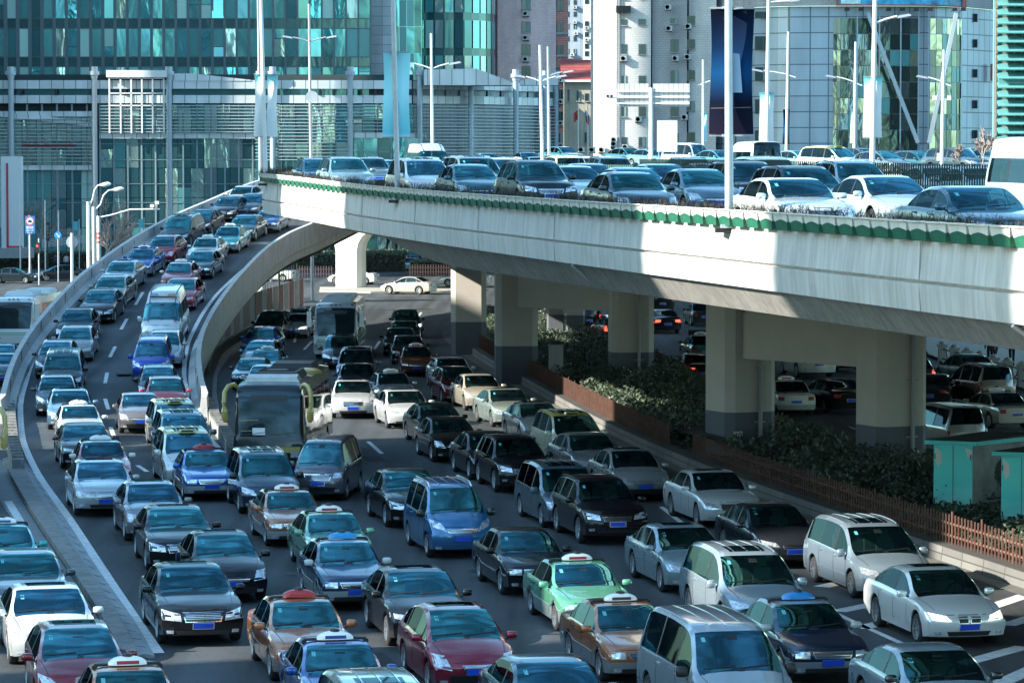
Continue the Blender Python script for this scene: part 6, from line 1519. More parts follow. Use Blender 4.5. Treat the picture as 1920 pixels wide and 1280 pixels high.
m = MB()      # ramped handrails in front of the mall
for k in range(5): a, b = at(78, 463-k*3, 345), at(170, 452-k*3, 345); m.beam(a, b, .05, .05)
for k in range(8): a = at(80+k*12, 465-k*1.3, 345); m.beam(a, a+Vector((0, 0, .9)), .05, .05)
tag(m.build('handrail', M_POLEW), 'white tubular handrails sloping up beside the far hedge', 'railing')
# signal at the far junction
t, X = gpole('traffic_signal', 'black traffic signal seen from behind under the ramp', 523, 236, 440, .08, M_BLACK, 'traffic light'); m = MB(); z = at(1, 462, 236).z; m.box((.05, 0, z), (.7, .4, 2.1)); m.box((.85, .1, z+.1), (.7, .35, 1.6), rz=.4); m.build('housing', M_BLACK, parent=t)
gpole('pole', 'thin pale pole left of the black traffic signal', 508, 300, 480, .10, M_GALV)
# balustrade and pavement at right
m = MB(); q = [on(1741, 668), on(1800, 690), on(1925, 735), on(2100, 700), on(2000, 560), on(1700, 600)]; m.poly([(p.x, p.y, .13) for p in q][::-1]); struct(m.build('pavement', mat('pavement', (.30, .29, .26, 1), .9, noise=(1.5, .15))))
A, Bq = on(1767, 688), on(1945, 738)
t = empty('balustrade', (A.x, A.y, 0)); tag(t, 'pale stone posts with dark scrolled rails beside the road at right', 'balustrade')
n = 8
for k in range(n):
    p = A.lerp(Bq, k/(n-1)); m = MB(); m.box((p.x, p.y, .62), (.42, .42, .95)); m.box((p.x, p.y, 1.14), (.52, .52, .10)); m.lathe([(.18, 1.19), (.2, 1.26), (.12, 1.34), (.001, 1.37)], c=(p.x, p.y, 0), n=10); adopt(m.build('post', mat('stone_pale', (.42, .42, .40, 1), .8)), t)
    if k < n-1:
        q = A.lerp(Bq, (k+1)/(n-1)); m = MB()
        for z in (.45, .95): m.beam((p.x, p.y, z), (q.x, q.y, z), .06, .07)
        c = p.lerp(q, .5); m.tube([tuple(p.lerp(q, .3))[:2]+(.95,), tuple(p.lerp(q, .38))[:2]+(.6,), (c.x, c.y, .52), tuple(p.lerp(q, .62))[:2]+(.6,), tuple(p.lerp(q, .7))[:2]+(.95,)], .03, 6); adopt(m.build('rail', M_BLACK), t)
# ================================================================= plants
def tree(name, lab, px, D, h, crown=None, r=.12, z0=0, bare=True, seed=1, spread=.35, lean=0):
    rr_ = random.Random(seed); X = (px-960)*D/6000; t = empty(name, (X, D, z0)); tag(t, lab, 'tree')
    m = MB(); tips = []
    def br(p, d, L, r0, lv):
        pts = [p]; q = p
        for k in range(4):
            d = (d+Vector((rr_.gauss(0, .09), rr_.gauss(0, .09), .03))).normalized(); q = q+d*L/4; pts.append(q)
        m.tube(pts, [max(.022, r0*(1-.15*k)) for k in range(5)], 5 if lv else 8, cap=False)
        if lv >= 4 or r0 < .006: tips.append(q); return
        for k in range(3 if lv < 3 else 4):
            a = rr_.uniform(.35, .8); ax = Vector((rr_.gauss(0, 1), rr_.gauss(0, 1), 0)).normalized(); nd = d.copy(); nd.rotate(Matrix.Rotation(a, 3, ax)); br(pts[rr_.choice((2, 3, 4))], nd, L*rr_.uniform(.55, .75), r0*.52, lv+1)
        br(q, d, L*.7, r0*.6, lv+1)
    br(Vector((0, 0, 0)), Vector((lean, 0, 1)).normalized(), h*.36, r, 0)
    m.build('branches', mat('bark_'+('pale' if bare else 'dark'), (.26, .22, .20, 1) if bare else (.06, .05, .04, 1), .9, noise=(3, .3)), parent=t)
    if not bare:
        m = MB()
        for q in tips:
            for _ in range(26):
                c = q+Vector((rr_.gauss(0, .35), rr_.gauss(0, .35), rr_.gauss(0, .3))); s = rr_.uniform(.05, .11); u = Vector((rr_.gauss(0, 1), rr_.gauss(0, 1), rr_.gauss(0, 1))).normalized()*s; v = u.orthogonal().normalized()*s*.6; m.poly([c-u, c-v, c+u, c+v])
        m.build('crown', mat('crown_green', (.035, .055, .035, 1), .6, noise=(1.5, .5)), parent=t)
tree('bare_tree', 'leafless pale tree beside the swan neck lamps', 200, 306, 8.6, r=.14, seed=3)
tree('bare_tree', 'second leafless tree half behind the ramp parapet', 214, 325, 6.4, r=.09, seed=5)
tree('bare_tree', 'leafless tree in front of the pale mall glass at far left', 62, 345, 8.5, r=.12, seed=8)
tree('bare_shrub', 'leafless dark shrub on the far carriageway right of the floodlights', 1842, 176, 2.6, r=.05, z0=10.3, seed=9)
tree('bare_shrub', 'low leafless bush beside the lamp with floodlights', 1800, 172, 1.5, r=.04, z0=10.3, seed=11)
for i, px in enumerate((556, 571, 614, 720, 742, 790)):
    tree('dark_tree', ['dark tree with a slim trunk under the ramp, the leftmost', 'dark tree with a pale trunk just right of the leftmost', 'dark tree immediately left of the flared pier', 'dark evergreen right of the flared pier', 'dark evergreen behind the hedge, second right of the flared pier', 'dark evergreen farthest right under the girder'][i], px, 352+i*2, 7.5, bare=False, r=.22, seed=20+i)
def hedge(name, lab, x0, x1, D, d, h, n, dark=False):
    X0, X1 = at(x0, 322, D).x, at(x1, 322, D).x
    leaves(name, lambda: (rnd.uniform(X0, X1), D+rnd.random()*d, 1+.25*mn.noise(Vector((rnd.random(), D, 0)))), n, [mat('hedge_green', (.045, .075, .04, 1), .6, noise=(.6, .4)), mat('leaf_dark', (.03, .05, .035, 1))], .14, lab, 'hedge', 0, h)
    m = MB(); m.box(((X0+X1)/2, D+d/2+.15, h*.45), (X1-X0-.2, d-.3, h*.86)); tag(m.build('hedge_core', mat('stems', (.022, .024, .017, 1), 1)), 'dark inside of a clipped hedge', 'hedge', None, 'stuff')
hedge('hedge', 'clipped hedge along the side street at far left', -20, 168, 340, 4, 1.9, 7000)
hedge('hedge', 'dark mounded hedge beyond the far junction left of the flared pier', 540, 622, 330, 9, 1.9, 7000)
hedge('hedge', 'dark mounded hedge beyond the far junction right of the flared pier', 668, 760, 330, 9, 2.0, 7000)
hedge('hedge', 'bright green hedge by the pink pickets under the girder', 768, 865, 320, 7, 1.4, 7000)
hedge('far_planting', 'low hedge along the far elevated road', 1290, 1520, 0.1+190, 1.2, 1, 10)
M_PICK2 = mat('picket_pink', (.42, .22, .20, 1), .8)
m = MB()
for x0, x1, D in ((556, 624, 312), (768, 864, 318)):
    X0, X1 = at(x0, 322, D).x, at(x1, 322, D).x; x = X0; m = MB()
    while x < X1: m.box((x, D, .55), (.10, .05, 1.1)); x += .26
    for z in (.35, .8): m.beam((X0, D+.04, z), (X1, D+.04, z), .04, .07)
    tag(m.build('picket_fence', M_PICK2), 'pinkish picket fence %s the flared pier' % ('left of' if x0 < 600 else 'far right of'), 'fence')
# hedge line on the far elevated road's parapet
m = MB()
for D10 in range(900, 2300, 3):
    D = D10/10
    for _ in range(6):
        x = edge_x(D)+28.1+rnd.uniform(-.3, .35); z = z2(D)+.45+rnd.uniform(0, .42); s = rnd.uniform(.05, .10); u = Vector((rnd.gauss(0, 1), rnd.gauss(0, 1), rnd.gauss(0, 1))).normalized()*s; v = u.orthogonal().normalized()*s*.6; c = Vector((x, D, z)); m.poly([c-u, c-v, c+u, c+v])
tag(m.build('parapet_hedge', mat('hedge_dry', (.10, .10, .06, 1), .8, noise=(2, .4))), 'low dry hedge along the far elevated road', 'hedge', None, 'stuff')
# ================================================================= people
def person(loc, rz, lab, top, legs, h=1.7, arms=((.26, .05, .85), (-.26, .05, .85)), stride=.12, skin=(.35, .2, .14, 1), hairc='15110f', sit=False):
    t = empty('person', loc, rz); tag(t, lab, 'person', None); k = h/1.7
    V = [(0, 0, .95), (0, 0, 1.15), (0, 0, 1.38), (0, 0, 1.48), (0, -.01, 1.60), (.10, 0, .9), (.10, stride, .5), (.10, stride*.6, .06), (.10, stride*.6-.12, .03), (-.10, 0, .9), (-.10, -stride, .5), (-.10, -stride*1.2, .06), (-.10, -stride*1.2-.12, .03), (.19, 0, 1.38), (.24, .03, 1.12), arms[0], (-.19, 0, 1.38), (-.24, .03, 1.12), arms[1]]
    E = [(0, 1), (1, 2), (2, 3), (3, 4), (0, 5), (5, 6), (6, 7), (7, 8), (0, 9), (9, 10), (10, 11), (11, 12), (2, 13), (13, 14), (14, 15), (2, 16), (16, 17), (17, 18)]
    Rr = [.15, .14, .15, .06, .10, .10, .075, .05, .045, .10, .075, .05, .045, .07, .05, .035, .07, .05, .035]
    me = bpy.data.meshes.new('b'); me.from_pydata([tuple(c*k for c in v) for v in V], E, []); o = bpy.data.objects.new('b', me); COL.objects.link(o)
    md = o.modifiers.new('s', 'SKIN'); 
    for i, sv in enumerate(me.skin_vertices[0].data): sv.radius = (Rr[i]*k, Rr[i]*k*(.8 if i < 3 else 1)); sv.use_root = i == 0
    o.modifiers.new('u', 'SUBSURF').levels = 1
    dg = bpy.context.evaluated_depsgraph_get(); dg.update(); me2 = bpy.data.meshes.new_from_object(o.evaluated_get(dg)); bpy.data.objects.remove(o)
    me2.name = 'body'
    for mm in (mat('skin', skin, .6), mat('cloth_'+top, top, .85), mat('cloth_'+legs, legs, .85)): me2.materials.append(mm)
    for p in me2.polygons:
        z = p.center.z/k; r = abs(p.center.x)/k; p.use_smooth = True; p.material_index = 0 if z > 1.47 or (r > .2 and z < .93) else 1 if z > .92 else 2
    b = bpy.data.objects.new('body', me2); COL.objects.link(b); b.parent = t
    m = MB(); m.lathe([(.001, 1.735), (.07, 1.72), (.108, 1.66), (.112, 1.60), (.09, 1.56)], c=(0, .015, 0), n=14); hm = m.build('hair', mat('hair_'+hairc, hairc, .7), parent=t, smooth=True); hm.scale = (k, k, k)
    return t
for px, py, D0, rz, lab, top, legs in ((57, 528, None, 1.2, 'person in grey pushing a bicycle on the side street', '56646e', '1c2228'), (85, 506, None, .4, 'person in dark clothes beyond the hedge left of the black hatchback', '232a33', '15181c'), (104, 506, None, -.3, 'person in purple standing by the far hedge', '4a3a5e', '1a1c22'), (111, 507, None, .3, 'person in dark purple half behind another by the hedge', '2c2438', '1a1c22'), (124, 507, None, 2.8, 'person in a pale top by the far hedge', 'a9a6ae', '2a2a30'), (674, 537, None, 1.5, 'person in black standing against the flared pier', '15171a', '15171a'), (1856, 690, None, 0, 'person in dark trousers walking on the pavement behind the balustrade', '14171c', '0e1013'), (1866, 686, None, .5, 'second person in dark clothes beside the first behind the balustrade', '22262c', '101215'), (1897, 690, None, 0, 'person in brown at the right edge behind the balustrade', '4a3428', '12100f')):
    p = on(px, py); person((p.x, p.y, .13 if px > 1700 else 0), rz, lab, top, legs)
p = on(62, 528); t = empty('bicycle', (p.x+.5, p.y, 0), .1); tag(t, 'dark bicycle pushed along by the person in grey', 'bicycle')
for x in (-.5, .5):
    m = MB(); m.lathe([(.32, -.02), (.345, 0), (.32, .02), (.30, 0), (.32, -.02)], c=(x, 0, .345), axis='Y', n=24); m.build('wheel', M_TYRE, parent=t)
m = MB(); 
for a, b in (((-.5, 0, .345), (-.12, 0, .3)), ((-.12, 0, .3), (.35, 0, .75)), ((-.12, 0, .3), (-.25, 0, .85)), ((-.25, 0, .8), (.35, 0, .78)), ((-.5, 0, .345), (-.24, 0, .75)), ((.5, 0, .345), (.33, 0, .95)), ((.33, -.25, 1.0), (.33, .25, 1.0))): m.tube([a, b], .018, 6)
m.build('frame', M_GALV, parent=t); m = MB(); m.box((-.27, 0, .9), (.24, .14, .06)); m.build('saddle', M_BLACK, parent=t)
# ================================================================= traffic
lane_m = pchip([(60, -.215), (110, -.205), (125, -.17), (140, -.11), (152, -.04), (165, .03), (181, .09), (201, .15), (225, .20), (250, .2)])
mid_m = pchip([(60, -.21), (130, -.20), (160, -.15), (200, -.06), (260, 0)])
Z0 = lambda Y: 0.0
K = {'k': '0b0d11', 'n': '122334', 's': 'a6b0b6', 'w': 'dde1e2', 'g': '565c64', 'r': '7d1526', 'b': '1556a8', 'v': '0d3f78', 't': '1fa6ad', 'd': '12323c', 'o': 'b5714a', 'e': '74ae90',
     'c': '9c9587', 'l': '3c78a8', 'x': '1d1418', 'y': 'd7dcd8', 'B': '5e85a0', 'q': 'a32232', 'u': '7b5a3c', 'z': '2a3a44'}
def base_of(model, px, py, zf, m):
    P = MODELS[model]; T = pchip(P['T']); h = T(P['wst'])
    p = on(px, py, lambda Y: zf(Y)+h)
    mm = m(p.y) if callable(m) else m
    hd = Vector((-mm, -1, 0)).normalized(); b = p-hd*P['wst']; b.z = zf(b.y)
    return b, hd
def put(model, col, px, py, label, zf=Z0, m=lane_m, opt=(), group=None, **kw):
    b, hd = base_of(model, px, py, zf, m)
    a = Vector((b.x+hd.x*1.4, b.y+hd.y*1.4, 0)); c = Vector((b.x-hd.x*1.4, b.y-hd.y*1.4, 0)); slope = math.atan2(zf(a.y)-zf(c.y), 2.8)
    cat = 'taxi' if 'taxi' in opt or 'pod' in opt else {'people_carrier': 'minivan', 'compact_van': 'van', 'minivan': 'van', 'minibus': 'minibus', 'tall_van': 'van', 'coach': 'bus', 'off_roader': 'SUV'}.get(model, 'car')
    b.z += (.012 if zf is ramp_z else 0)
    return vehicle(model, K.get(col, col), b, math.atan2(hd.y, hd.x), label, opt, cat, group, pitch=-slope, **kw)
TX = ('taxi',); GR = 'cars coming down the curving ramp'; GL = 'cars queueing on the left road'; GM = 'cars crowding the middle lanes'; GX = 'cars in the right lanes beside the shrub bed'; GN = 'cars on the inner road beside the hoarding'
SV = 'b2babd'
L = [
 # left road
 ('saloon', 't', 6, 988, 'turquoise taxi with a white roof sign cut off by the left edge', dict(opt=TX, panel='2a5a8a'), GL),
 ('executive', 'z', 47, 1036, 'dark blue black car at the left edge just behind the white car with a sunroof', {}, GL),
 ('sedan', 'w', 88, 1101, 'white car with a sunroof at lower left, behind the red hatchback', dict(opt=('sunroof',)), GL),
 ('hatchback', 'r', 143, 1173, 'dark red hatchback with a sunroof at lower left, beside the kerb island', dict(opt=('sunroof',)), GL),
 ('saloon', 'o', 243, 1260, 'gold taxi cut by the bottom edge beside the rounded tip of the kerb island', dict(opt=TX, low=SV), GL),
 # left lane of the main road
 ('executive', 'k', 357, 1066, 'large glossy black car with a chrome grille standing alone in front at lower left', dict(opt=('sunroof',)), GR),
 ('sedan', 'k', 416, 1004, 'black car with a wide chrome grille, just behind the front black car', dict(opt=('sunroof',)), GR),
 ('executive', 'k', 328, 955, 'black car with square headlights, third in the black trio at left', dict(opt=('sunroof',)), GR),
 ('sedan', '7d7a80', 282, 909, 'brownish grey car with a sunroof, between the silver car and the black car', dict(opt=('sunroof',)), GR),
 ('sedan', 's', 188, 869, 'silver car with a blue plate and black grille close to the white edge line', dict(opt=('sunroof',)), GR),
 ('saloon', 'q', 190, 831, 'red taxi with white roof and pale sign, behind the silver car', dict(opt=TX, roof='dfe3e4', panel='dfe3e4', low='c4c9cb', mirror='e4e6e6'), GR),
 ('sedan', 'k', 158, 796, 'black car with red mirrors on the patch of sunlit road at left', dict(mirror='6a1420'), GR),
 ('saloon', 'w', 148, 761, 'white taxi with a pale domed sign in the left lane', dict(opt=TX, panel='dfe3e4'), GR),
 ('sedan', 'B', 131, 734, 'blue grey car with a sunroof just behind the white taxi', dict(opt=('sunroof',)), GR),
 ('hatchback', '1c3e50', 107, 707, 'dark teal car hugging the left parapet at the foot of the ramp', {}, GR),
 ('people_carrier', 'n', 118, 664, 'dark blue minivan at the foot of the ramp behind the dark teal car', dict(mirror='0c1118'), GR),
 ('hatchback', 'n', 107, 642, 'dark car half hidden behind the dark blue minivan beside the left parapet', {}, GR),
 ('sedan', '8d9294', 143, 614, 'silver grey car half way down the ramp in the left lane', {}, GR),
 ('sedan', 'k', 146, 584, 'black car squeezed between the silver grey car and the left parapet', {}, GR),
 ('executive', 'k', 191, 546, 'black car with a chrome grille and blue plate beside the white ambulance van', {}, GR),
 ('sedan', 'c', 212, 520, 'beige silver car in the left lane of the ramp behind the black car', {}, GR),
 ('executive', 's', 231, 492, 'silver car with a sunroof on the ramp next to the blue taxi', dict(opt=('sunroof',)), GR),
 ('saloon', 'b', 269, 468, 'bright blue taxi with silver bumper on the upper ramp', dict(opt=TX, low=SV, panel='27406a'), GR),
 ('hatchback', '9b1a2c', 310, 445, 'bright red car in the middle of the upper ramp', {}, GR),
 ('people_carrier', 'd', 338, 409, 'dark minivan with a chrome grille on the upper ramp behind the red car', {}, GR),
 ('hatchback', 'k', 381, 394, 'small black car on the upper ramp to the right of the dark minivan', {}, GR),
 ('executive', 'k', 430, 371, 'black car with a pale plate near the top of the ramp', {}, GR),
 ('sedan', 's', 457, 352, 'silver car highest up the ramp beside the overpass nose', {}, GR),
 ('sedan', 'z', 474, 366, 'grey car partly behind the rounded nose of the overpass', {}, GR),
 # right lane of the ramp
 ('saloon', 'v', 508, 392, 'blue taxi with silver front appearing under the nose of the overpass', dict(opt=TX, low=SV), GR),
 ('sedan', 'd', 462, 405, 'very dark green car in the right lane at the top of the ramp', {}, GR),
 ('saloon', 't', 430, 427, 'turquoise taxi with silver bumper on the upper ramp', dict(opt=TX, low=SV, panel='3a7a8a'), GR),
 ('saloon', 'w', 388, 447, 'white taxi on the ramp between the turquoise taxi and the dark green car', dict(opt=TX, panel='b9c4c8'), GR),
 ('saloon', 'd', 380, 472, 'old dark green car with square headlights on the ramp', dict(low='12323c', trim2='1a1c1e'), GR),
 ('saloon', 'q', 338, 495, 'red taxi with a white roof on the ramp, near the old green car', dict(opt=TX, roof='dfe3e4', low='7d1526', panel='dfe3e4', mirror='dfe3e4'), GR),
 ('sedan', 'q', 342, 524, 'dark red car mostly hidden behind the white ambulance van', {}, GR),
 ('tall_van', 'w', 305, 566, 'white ambulance van with a blue and red light bar and red ribbons on the ramp', dict(opt=('beacon',)), GR),
 ('hatchback', 's', 309, 622, 'silver car hidden behind the bright blue van', {}, GR),
 ('compact_van', '1247b0', 285, 640, 'bright royal blue small van with blue mirrors on the ramp', dict(mirror='1247b0'), GR),
 ('hatchback', 'd', 297, 688, 'dark green car between the royal blue van and the maroon car', {}, GR),
 ('hatchback', '5a1424', 310, 709, 'maroon car with red mirrors behind the yellow roofed taxi', dict(mirror='8a1a28'), GR),
 ('sedan', '6e6a68', 261, 740, 'grey brown car with a chrome grille standing in the patch of sunlight', {}, GR),
 ('people_carrier', 'y', 328, 757, 'white taxi with a pale yellow roof, the farther one, behind the grey minivan', dict(opt=('pod',), roof='cfc47a'), GR),
 ('people_carrier', '54747f', 343, 779, 'grey teal minivan with a sunroof between the two yellow roofed taxis', {}, GR),
 ('people_carrier', 'y', 351, 813, 'white taxi with a pale yellow roof, the nearer one, behind the blue taxi', dict(opt=('pod',), roof='cfc47a'), GR),
 ('saloon', '1560b4', 385, 848, 'bright blue taxi with a red roof sign and silver bumper', dict(opt=TX, low=SV, sign='a3202c', panel='a3202c'), GR),
 ('people_carrier', '16344a', 496, 854, 'dark blue minivan with black mirrors beside the brown gold taxi', dict(mirror='0c1014'), GM),
 # middle
 ('coach', '14171b', 505, 733, 'big black and yellow coach with yellow horn mirrors', dict(opt=('horns',), mirror='b5a05a', low='2a2c30', roof='202428', m=.03), None),
 ('minivan', '5d5e66', 606, 829, 'grey van with a ribbed roof and bold chrome grille in front of the coach', dict(m=.10), GM),
 ('saloon', 'o', 541, 920, 'salmon gold taxi with a white and red sign, behind the green one', dict(opt=TX, low=SV), GM),
 ('saloon', 'e', 621, 964, 'pale green taxi behind the dark blue taxi with a blue sign', dict(opt=TX), GM),
 ('saloon', '14365c', 646, 1019, 'dark blue taxi with silver roof and a bright blue sign in the middle lanes', dict(opt=TX, roof=SV, low=SV, sign='1f8fd0', panel='1f8fd0', mirror='b9c0c4'), GM),
 ('saloon', 'o', 566, 1131, 'gold taxi with a red roof sign near the bottom edge', dict(opt=TX, sign='b0262e', panel='b0262e', low='9a8a80'), GM),
 ('saloon', '0f4590', 634, 1209, 'blue taxi with a white and blue roof sign at the bottom edge', dict(opt=TX, panel='163a80'), GM),
 ('people_carrier', '1f4f5c', 724, 1296, 'dark teal minivan of which mainly the roof shows at the bottom edge', {}, GM),
 ('sedan', 'k', 782, 1073, 'glossy black car behind the wine red car', dict(opt=('sunroof',)), GM),
 ('hatchback', '8a1a34', 858, 1142, 'wine red car with a pale sunroof in the centre of the bottom row', dict(opt=('sunroof',)), GM),
 ('executive', '2c4a56', 1033, 1237, 'dark blue grey car cut by the bottom edge beside the minibus', {}, GM),
 ('executive', 'k', 762, 886, 'glossy black car behind the blue van with silver rails', {}, GM),
 ('compact_van', '2b6a9c', 847, 917, 'sky blue van with silver roof rails and black mirrors', dict(mirror='10141a'), GM),
 ('saloon', 'k', 983, 997, 'old boxy black car without a roof sign, behind the mint green taxi', dict(low='0b0d11', trim2='a0a5a8'), GM),
 ('saloon', '5fa585', 1089, 1054, 'mint green taxi with silver lower body and white and red sign', dict(opt=TX, low='8a9ea0'), GM),
 ('saloon', 'a8663c', 1172, 1132, 'copper brown taxi with silver bumper, beside the silver minibus', dict(opt=TX, low='8d9499', panel='4a2a34'), GM),
 ('minibus', '93a2ad', 1367, 1181, 'big silver minibus with black mirrors at the bottom edge', {}, GX),
 # right groups
 ('saloon', 'k', 841, 785, 'black car behind another at the edge of the sunlit road', dict(model='sedan'), GX),
 ('sedan', 'k', 817, 760, 'black car half hidden behind its black neighbour, next to the white saloon', {}, GX),
 ('sedan', 'w', 757, 732, 'white car with a chrome grille lit by the sun', dict(opt=('sunroof',), m=-.2), GX),
 ('executive', 'w', 661, 715, 'broad white car with a sunroof right of the black coach', dict(opt=('sunroof',), m=-.06), GX),
 ('saloon', 's', 735, 700, 'silver taxi with a white sign between two white cars', dict(opt=TX, panel='a0a8ac', low='a6b0b6'), GX),
 ('sedan', '3b3f46', 669, 685, 'dark grey car behind the broad white car', dict(m=-.05), GX),
 ('people_carrier', '5a6068', 668, 656, 'grey minivan, the nearer of two, in front of the pale coach', dict(m=-.02), GX),
 ('people_carrier', '3a3e44', 638, 631, 'charcoal minivan close to the front of the pale coach', dict(m=-.02), GX),
 ('coach', 'aeb6b4', 628, 577, 'pale grey and white coach with green stripes in the shadow beyond the queue', dict(m=.005, low='c8cfcd', mirror='d0d6d6', roof='8f979a'), None),
 ('saloon', '7c3f26', 780, 651, 'brown orange taxi among the black cars in the shade', dict(opt=TX, m=-.06), GX),
 ('sedan', 'k', 765, 631, 'black car right behind the brown orange taxi', dict(m=-.06), GX),
 ('sedan', '14181c', 750, 617, 'black car with a black mirror, second behind the brown orange taxi', dict(m=-.04), GX),
 ('sedan', '1c2226', 759, 604, 'dark car just in front of the dark tall car in the shade', dict(m=-.04), GX),
 ('off_roader', 'k', 762, 584, 'dark off roader with a lit lamp at the far end of the middle lanes', dict(opt=('lit',), m=-.08), GX),
 ('sedan', 'w', 845, 671, 'white car mostly hidden behind the crimson hatchback', {}, GX),
 ('hatchback', '6f0f1c', 855, 690, 'crimson hatchback beside the beige car near the fence', {}, GX),
 ('sedan', 'b5aea0', 897, 704, 'beige car in the row lit by the sun', dict(m=-.2), GX),
 ('executive', '8d9c98', 948, 729, 'pale green grey car with a sunroof in the sunlight', dict(opt=('sunroof',)), GX),
 ('sedan', 'a9b0b8', 1004, 757, 'silver car with a sunroof just left of the yellow roofed taxi at the fence', dict(opt=('sunroof',)), GX),
 ('people_carrier', 'd5dccb', 1073, 779, 'white and green taxi with a yellow roof standing by the picket fence', dict(opt=('pod',), roof='c2b45a'), GX),
 ('sedan', '868e94', 1102, 816, 'grey car with a dark windscreen behind the silver car with round lamps', {}, GX),
 ('sedan', '93999c', 1181, 846, 'silver grey car with a blue plate near the big near left pier', dict(opt=('sunroof',)), GX),
 ('executive', 'd6dde0', 1337, 886, 'white car with a black sunroof beside the near left pier', dict(opt=('sunroof',)), GX),
 ('off_roader', 'k', 966, 822, 'black off roader with chrome rails in the shade', {}, GX),
 ('sedan', '15181c', 915, 813, 'black car behind the black off roader in the shade', {}, GX),
 ('people_carrier', '4f6470', 1058, 876, 'blue grey minivan between the black and the brown off roader', dict(mirror='4f6470'), GX),
 ('off_roader', '1c1216', 1127, 901, 'very dark brown off roader with roof rails', {}, GX),
 ('sedan', '8fa3ac', 1278, 989, 'pale blue silver car with lit lamps behind the silver minivan', dict(opt=('sunroof', 'kidney')), GX),
 ('sedan', '2c3038', 1447, 949, 'charcoal car between the white car and the tall silver minivan', {}, GX),
 ('people_carrier', '93a4b0', 1407, 1038, 'silver minivan with a dark sunroof, its roof caught by the sun', {}, GX),
 ('people_carrier', '7a8b98', 1640, 984, 'silver minivan beside the picket fence, right of the charcoal car', {}, GX),
 ('sedan', 'eef0f0', 1755, 1071, 'white car with twin oval grilles and an open sunroof, half in sunlight', dict(opt=('sunroof', 'kidney', 'lit')), GX),
 ('saloon', '0c2440', 1507, 1132, 'navy blue taxi with silver roof, bumper and a blue roof sign', dict(opt=TX, roof='8d999f', low='8d9aa4', sign='1f7fc4', panel='1f7fc4', mirror='9aa3a8'), GX),
 ('sedan', '8fa0ab', 1750, 1216, 'silver car with a rounded roof at the bottom right edge', dict(mirror='14181c'), GX),
 # inner road
 ('people_carrier', 'k', 508, 587, 'black minivan on the inner road beside the hoarding', dict(m=.10), GN),
 ('sedan', 's', 556, 589, 'silver car with lit lamps right of the black minivan', dict(opt=('lit', 'kidney'), m=.08), GN),
 ('saloon', 'B', 562, 579, 'pale blue taxi behind the silver car with lit lamps', dict(opt=TX, m=.08, panel='7f9aa8'), GN),
 ('off_roader', '1657a8', 491, 616, 'blue off roader on the inner road in front of the black minivan', dict(m=.10), GN),
 ('hatchback', '8fb2c0', 491, 641, 'light blue silver car in front of the blue off roader', dict(m=.07), GN),
 ('saloon', '1d8f94', 500, 656, 'turquoise taxi on the inner road', dict(opt=TX, m=.05, panel='1d8f94'), GN),
 ('saloon', '0e3038', 473, 673, 'dark teal old car nearest the hoarding', dict(low='0e3038', m=.03), GN),
 ('sedan', '9db0b8', 500, 688, 'silver car just behind the black coach on the inner road', dict(m=.0), GN),
]
for mdl, col, px, py, lab, kw, grp in L:
    kw = dict(kw); zf = ramp_z if grp == GR else Z0
    m = kw.pop('m', lane_m if grp in (GR, GL) else mid_m); mdl = kw.pop('model', mdl)
    if grp == GR and py > 760: m = lane_m
    put(mdl, col, px, py, lab, zf, m, group=grp, **kw)
# vehicles seen from behind beyond the piers (anchor: foot of the rear bumper)
def put_rear(model, col, px, py, label, m=-.2, opt=('brake',), side=None, zf=Z0, group='cars going away beyond the piers', **kw):
    P = MODELS[model]; p = on(px, py, zf); hd = Vector((m, 1, 0)).normalized(); b = p+hd*P['L']/2; b.z = zf(b.y)
    cat = 'taxi' if 'taxi' in opt or 'pod' in opt else {'people_carrier': 'minivan', 'minivan': 'van', 'tall_van': 'van', 'minibus': 'minibus', 'off_roader': 'SUV', 'compact_van': 'van'}.get(model, 'car')
    return vehicle(model, K.get(col, col), b, math.atan2(hd.y, hd.x), label, opt, cat, group, **kw)
put_rear('executive', '0b0f1c', 1252, 626, 'dark car with both tail lamps lit between the middle and near piers', -.16)
put_rear('saloon', '2f5f55', 1325, 682, 'dark green taxi going away, half behind the near left pier', -.1, ('taxi',))
put_rear('sedan', '120d10', 1322, 724, 'black car with lit tail lamps half behind the near left pier', -.12)
put_rear('off_roader', '3c4348', 1160, 645, 'grey car with a lit tail lamp just left of the middle pier with the drainpipe', -.16)
put_rear('off_roader', '0d0e12', 1105, 622, 'dim dark car deep in the shade between the two middle piers', -.16)
put_rear('minibus', '0d0f12', 1243, 585, 'dark van ahead of the dark car with lit tail lamps', -.12, ())
put_rear('saloon', '23282c', 1322, 612, 'small dark car far off just left of the near left pier', -.1, ())
put_rear('saloon', 'c3c5c4', 1494, 781, 'white taxi with a red and white sign seen from behind', -.13, ('taxi',), low='8f979b')
put_rear('sedan', '0c090b', 1598, 777, 'black car going away between the two near piers', -.28, ())
put_rear('off_roader', 'd6d6d2', 1537, 710, 'white off roader seen from behind between the two near piers', -.2, ())
put_rear('off_roader', '0c1830', 1603, 700, 'navy off roader with a blue plate ahead of the black car', -.1, ())
put_rear('off_roader', '3a2c2c', 1722, 738, 'maroon grey car whose tail shows just right of the near right pier', -.2)
put_rear('sedan', '5f6a72', 1846, 727, 'grey car going away beside the balustrade', -.24, ())
put_rear('compact_van', 'a39a90', 1872, 765, 'beige estate with black roof rails going away', -.24, ())
put_rear('saloon', 'a3a29e', 1908, 806, 'pale taxi with a white sign at the right edge behind the cabinets', -.26, ('taxi',), panel='c9c2c0')
put_rear('minivan', 'a0a19f', 1818, 858, 'pale grey van with a ribbed roof behind the turquoise cabinets', -.3, ())
put_rear('sedan', '1a2026', 1742, 768, 'dark car of which the bonnet and windscreen peep out beside the near right pier', .2, ())
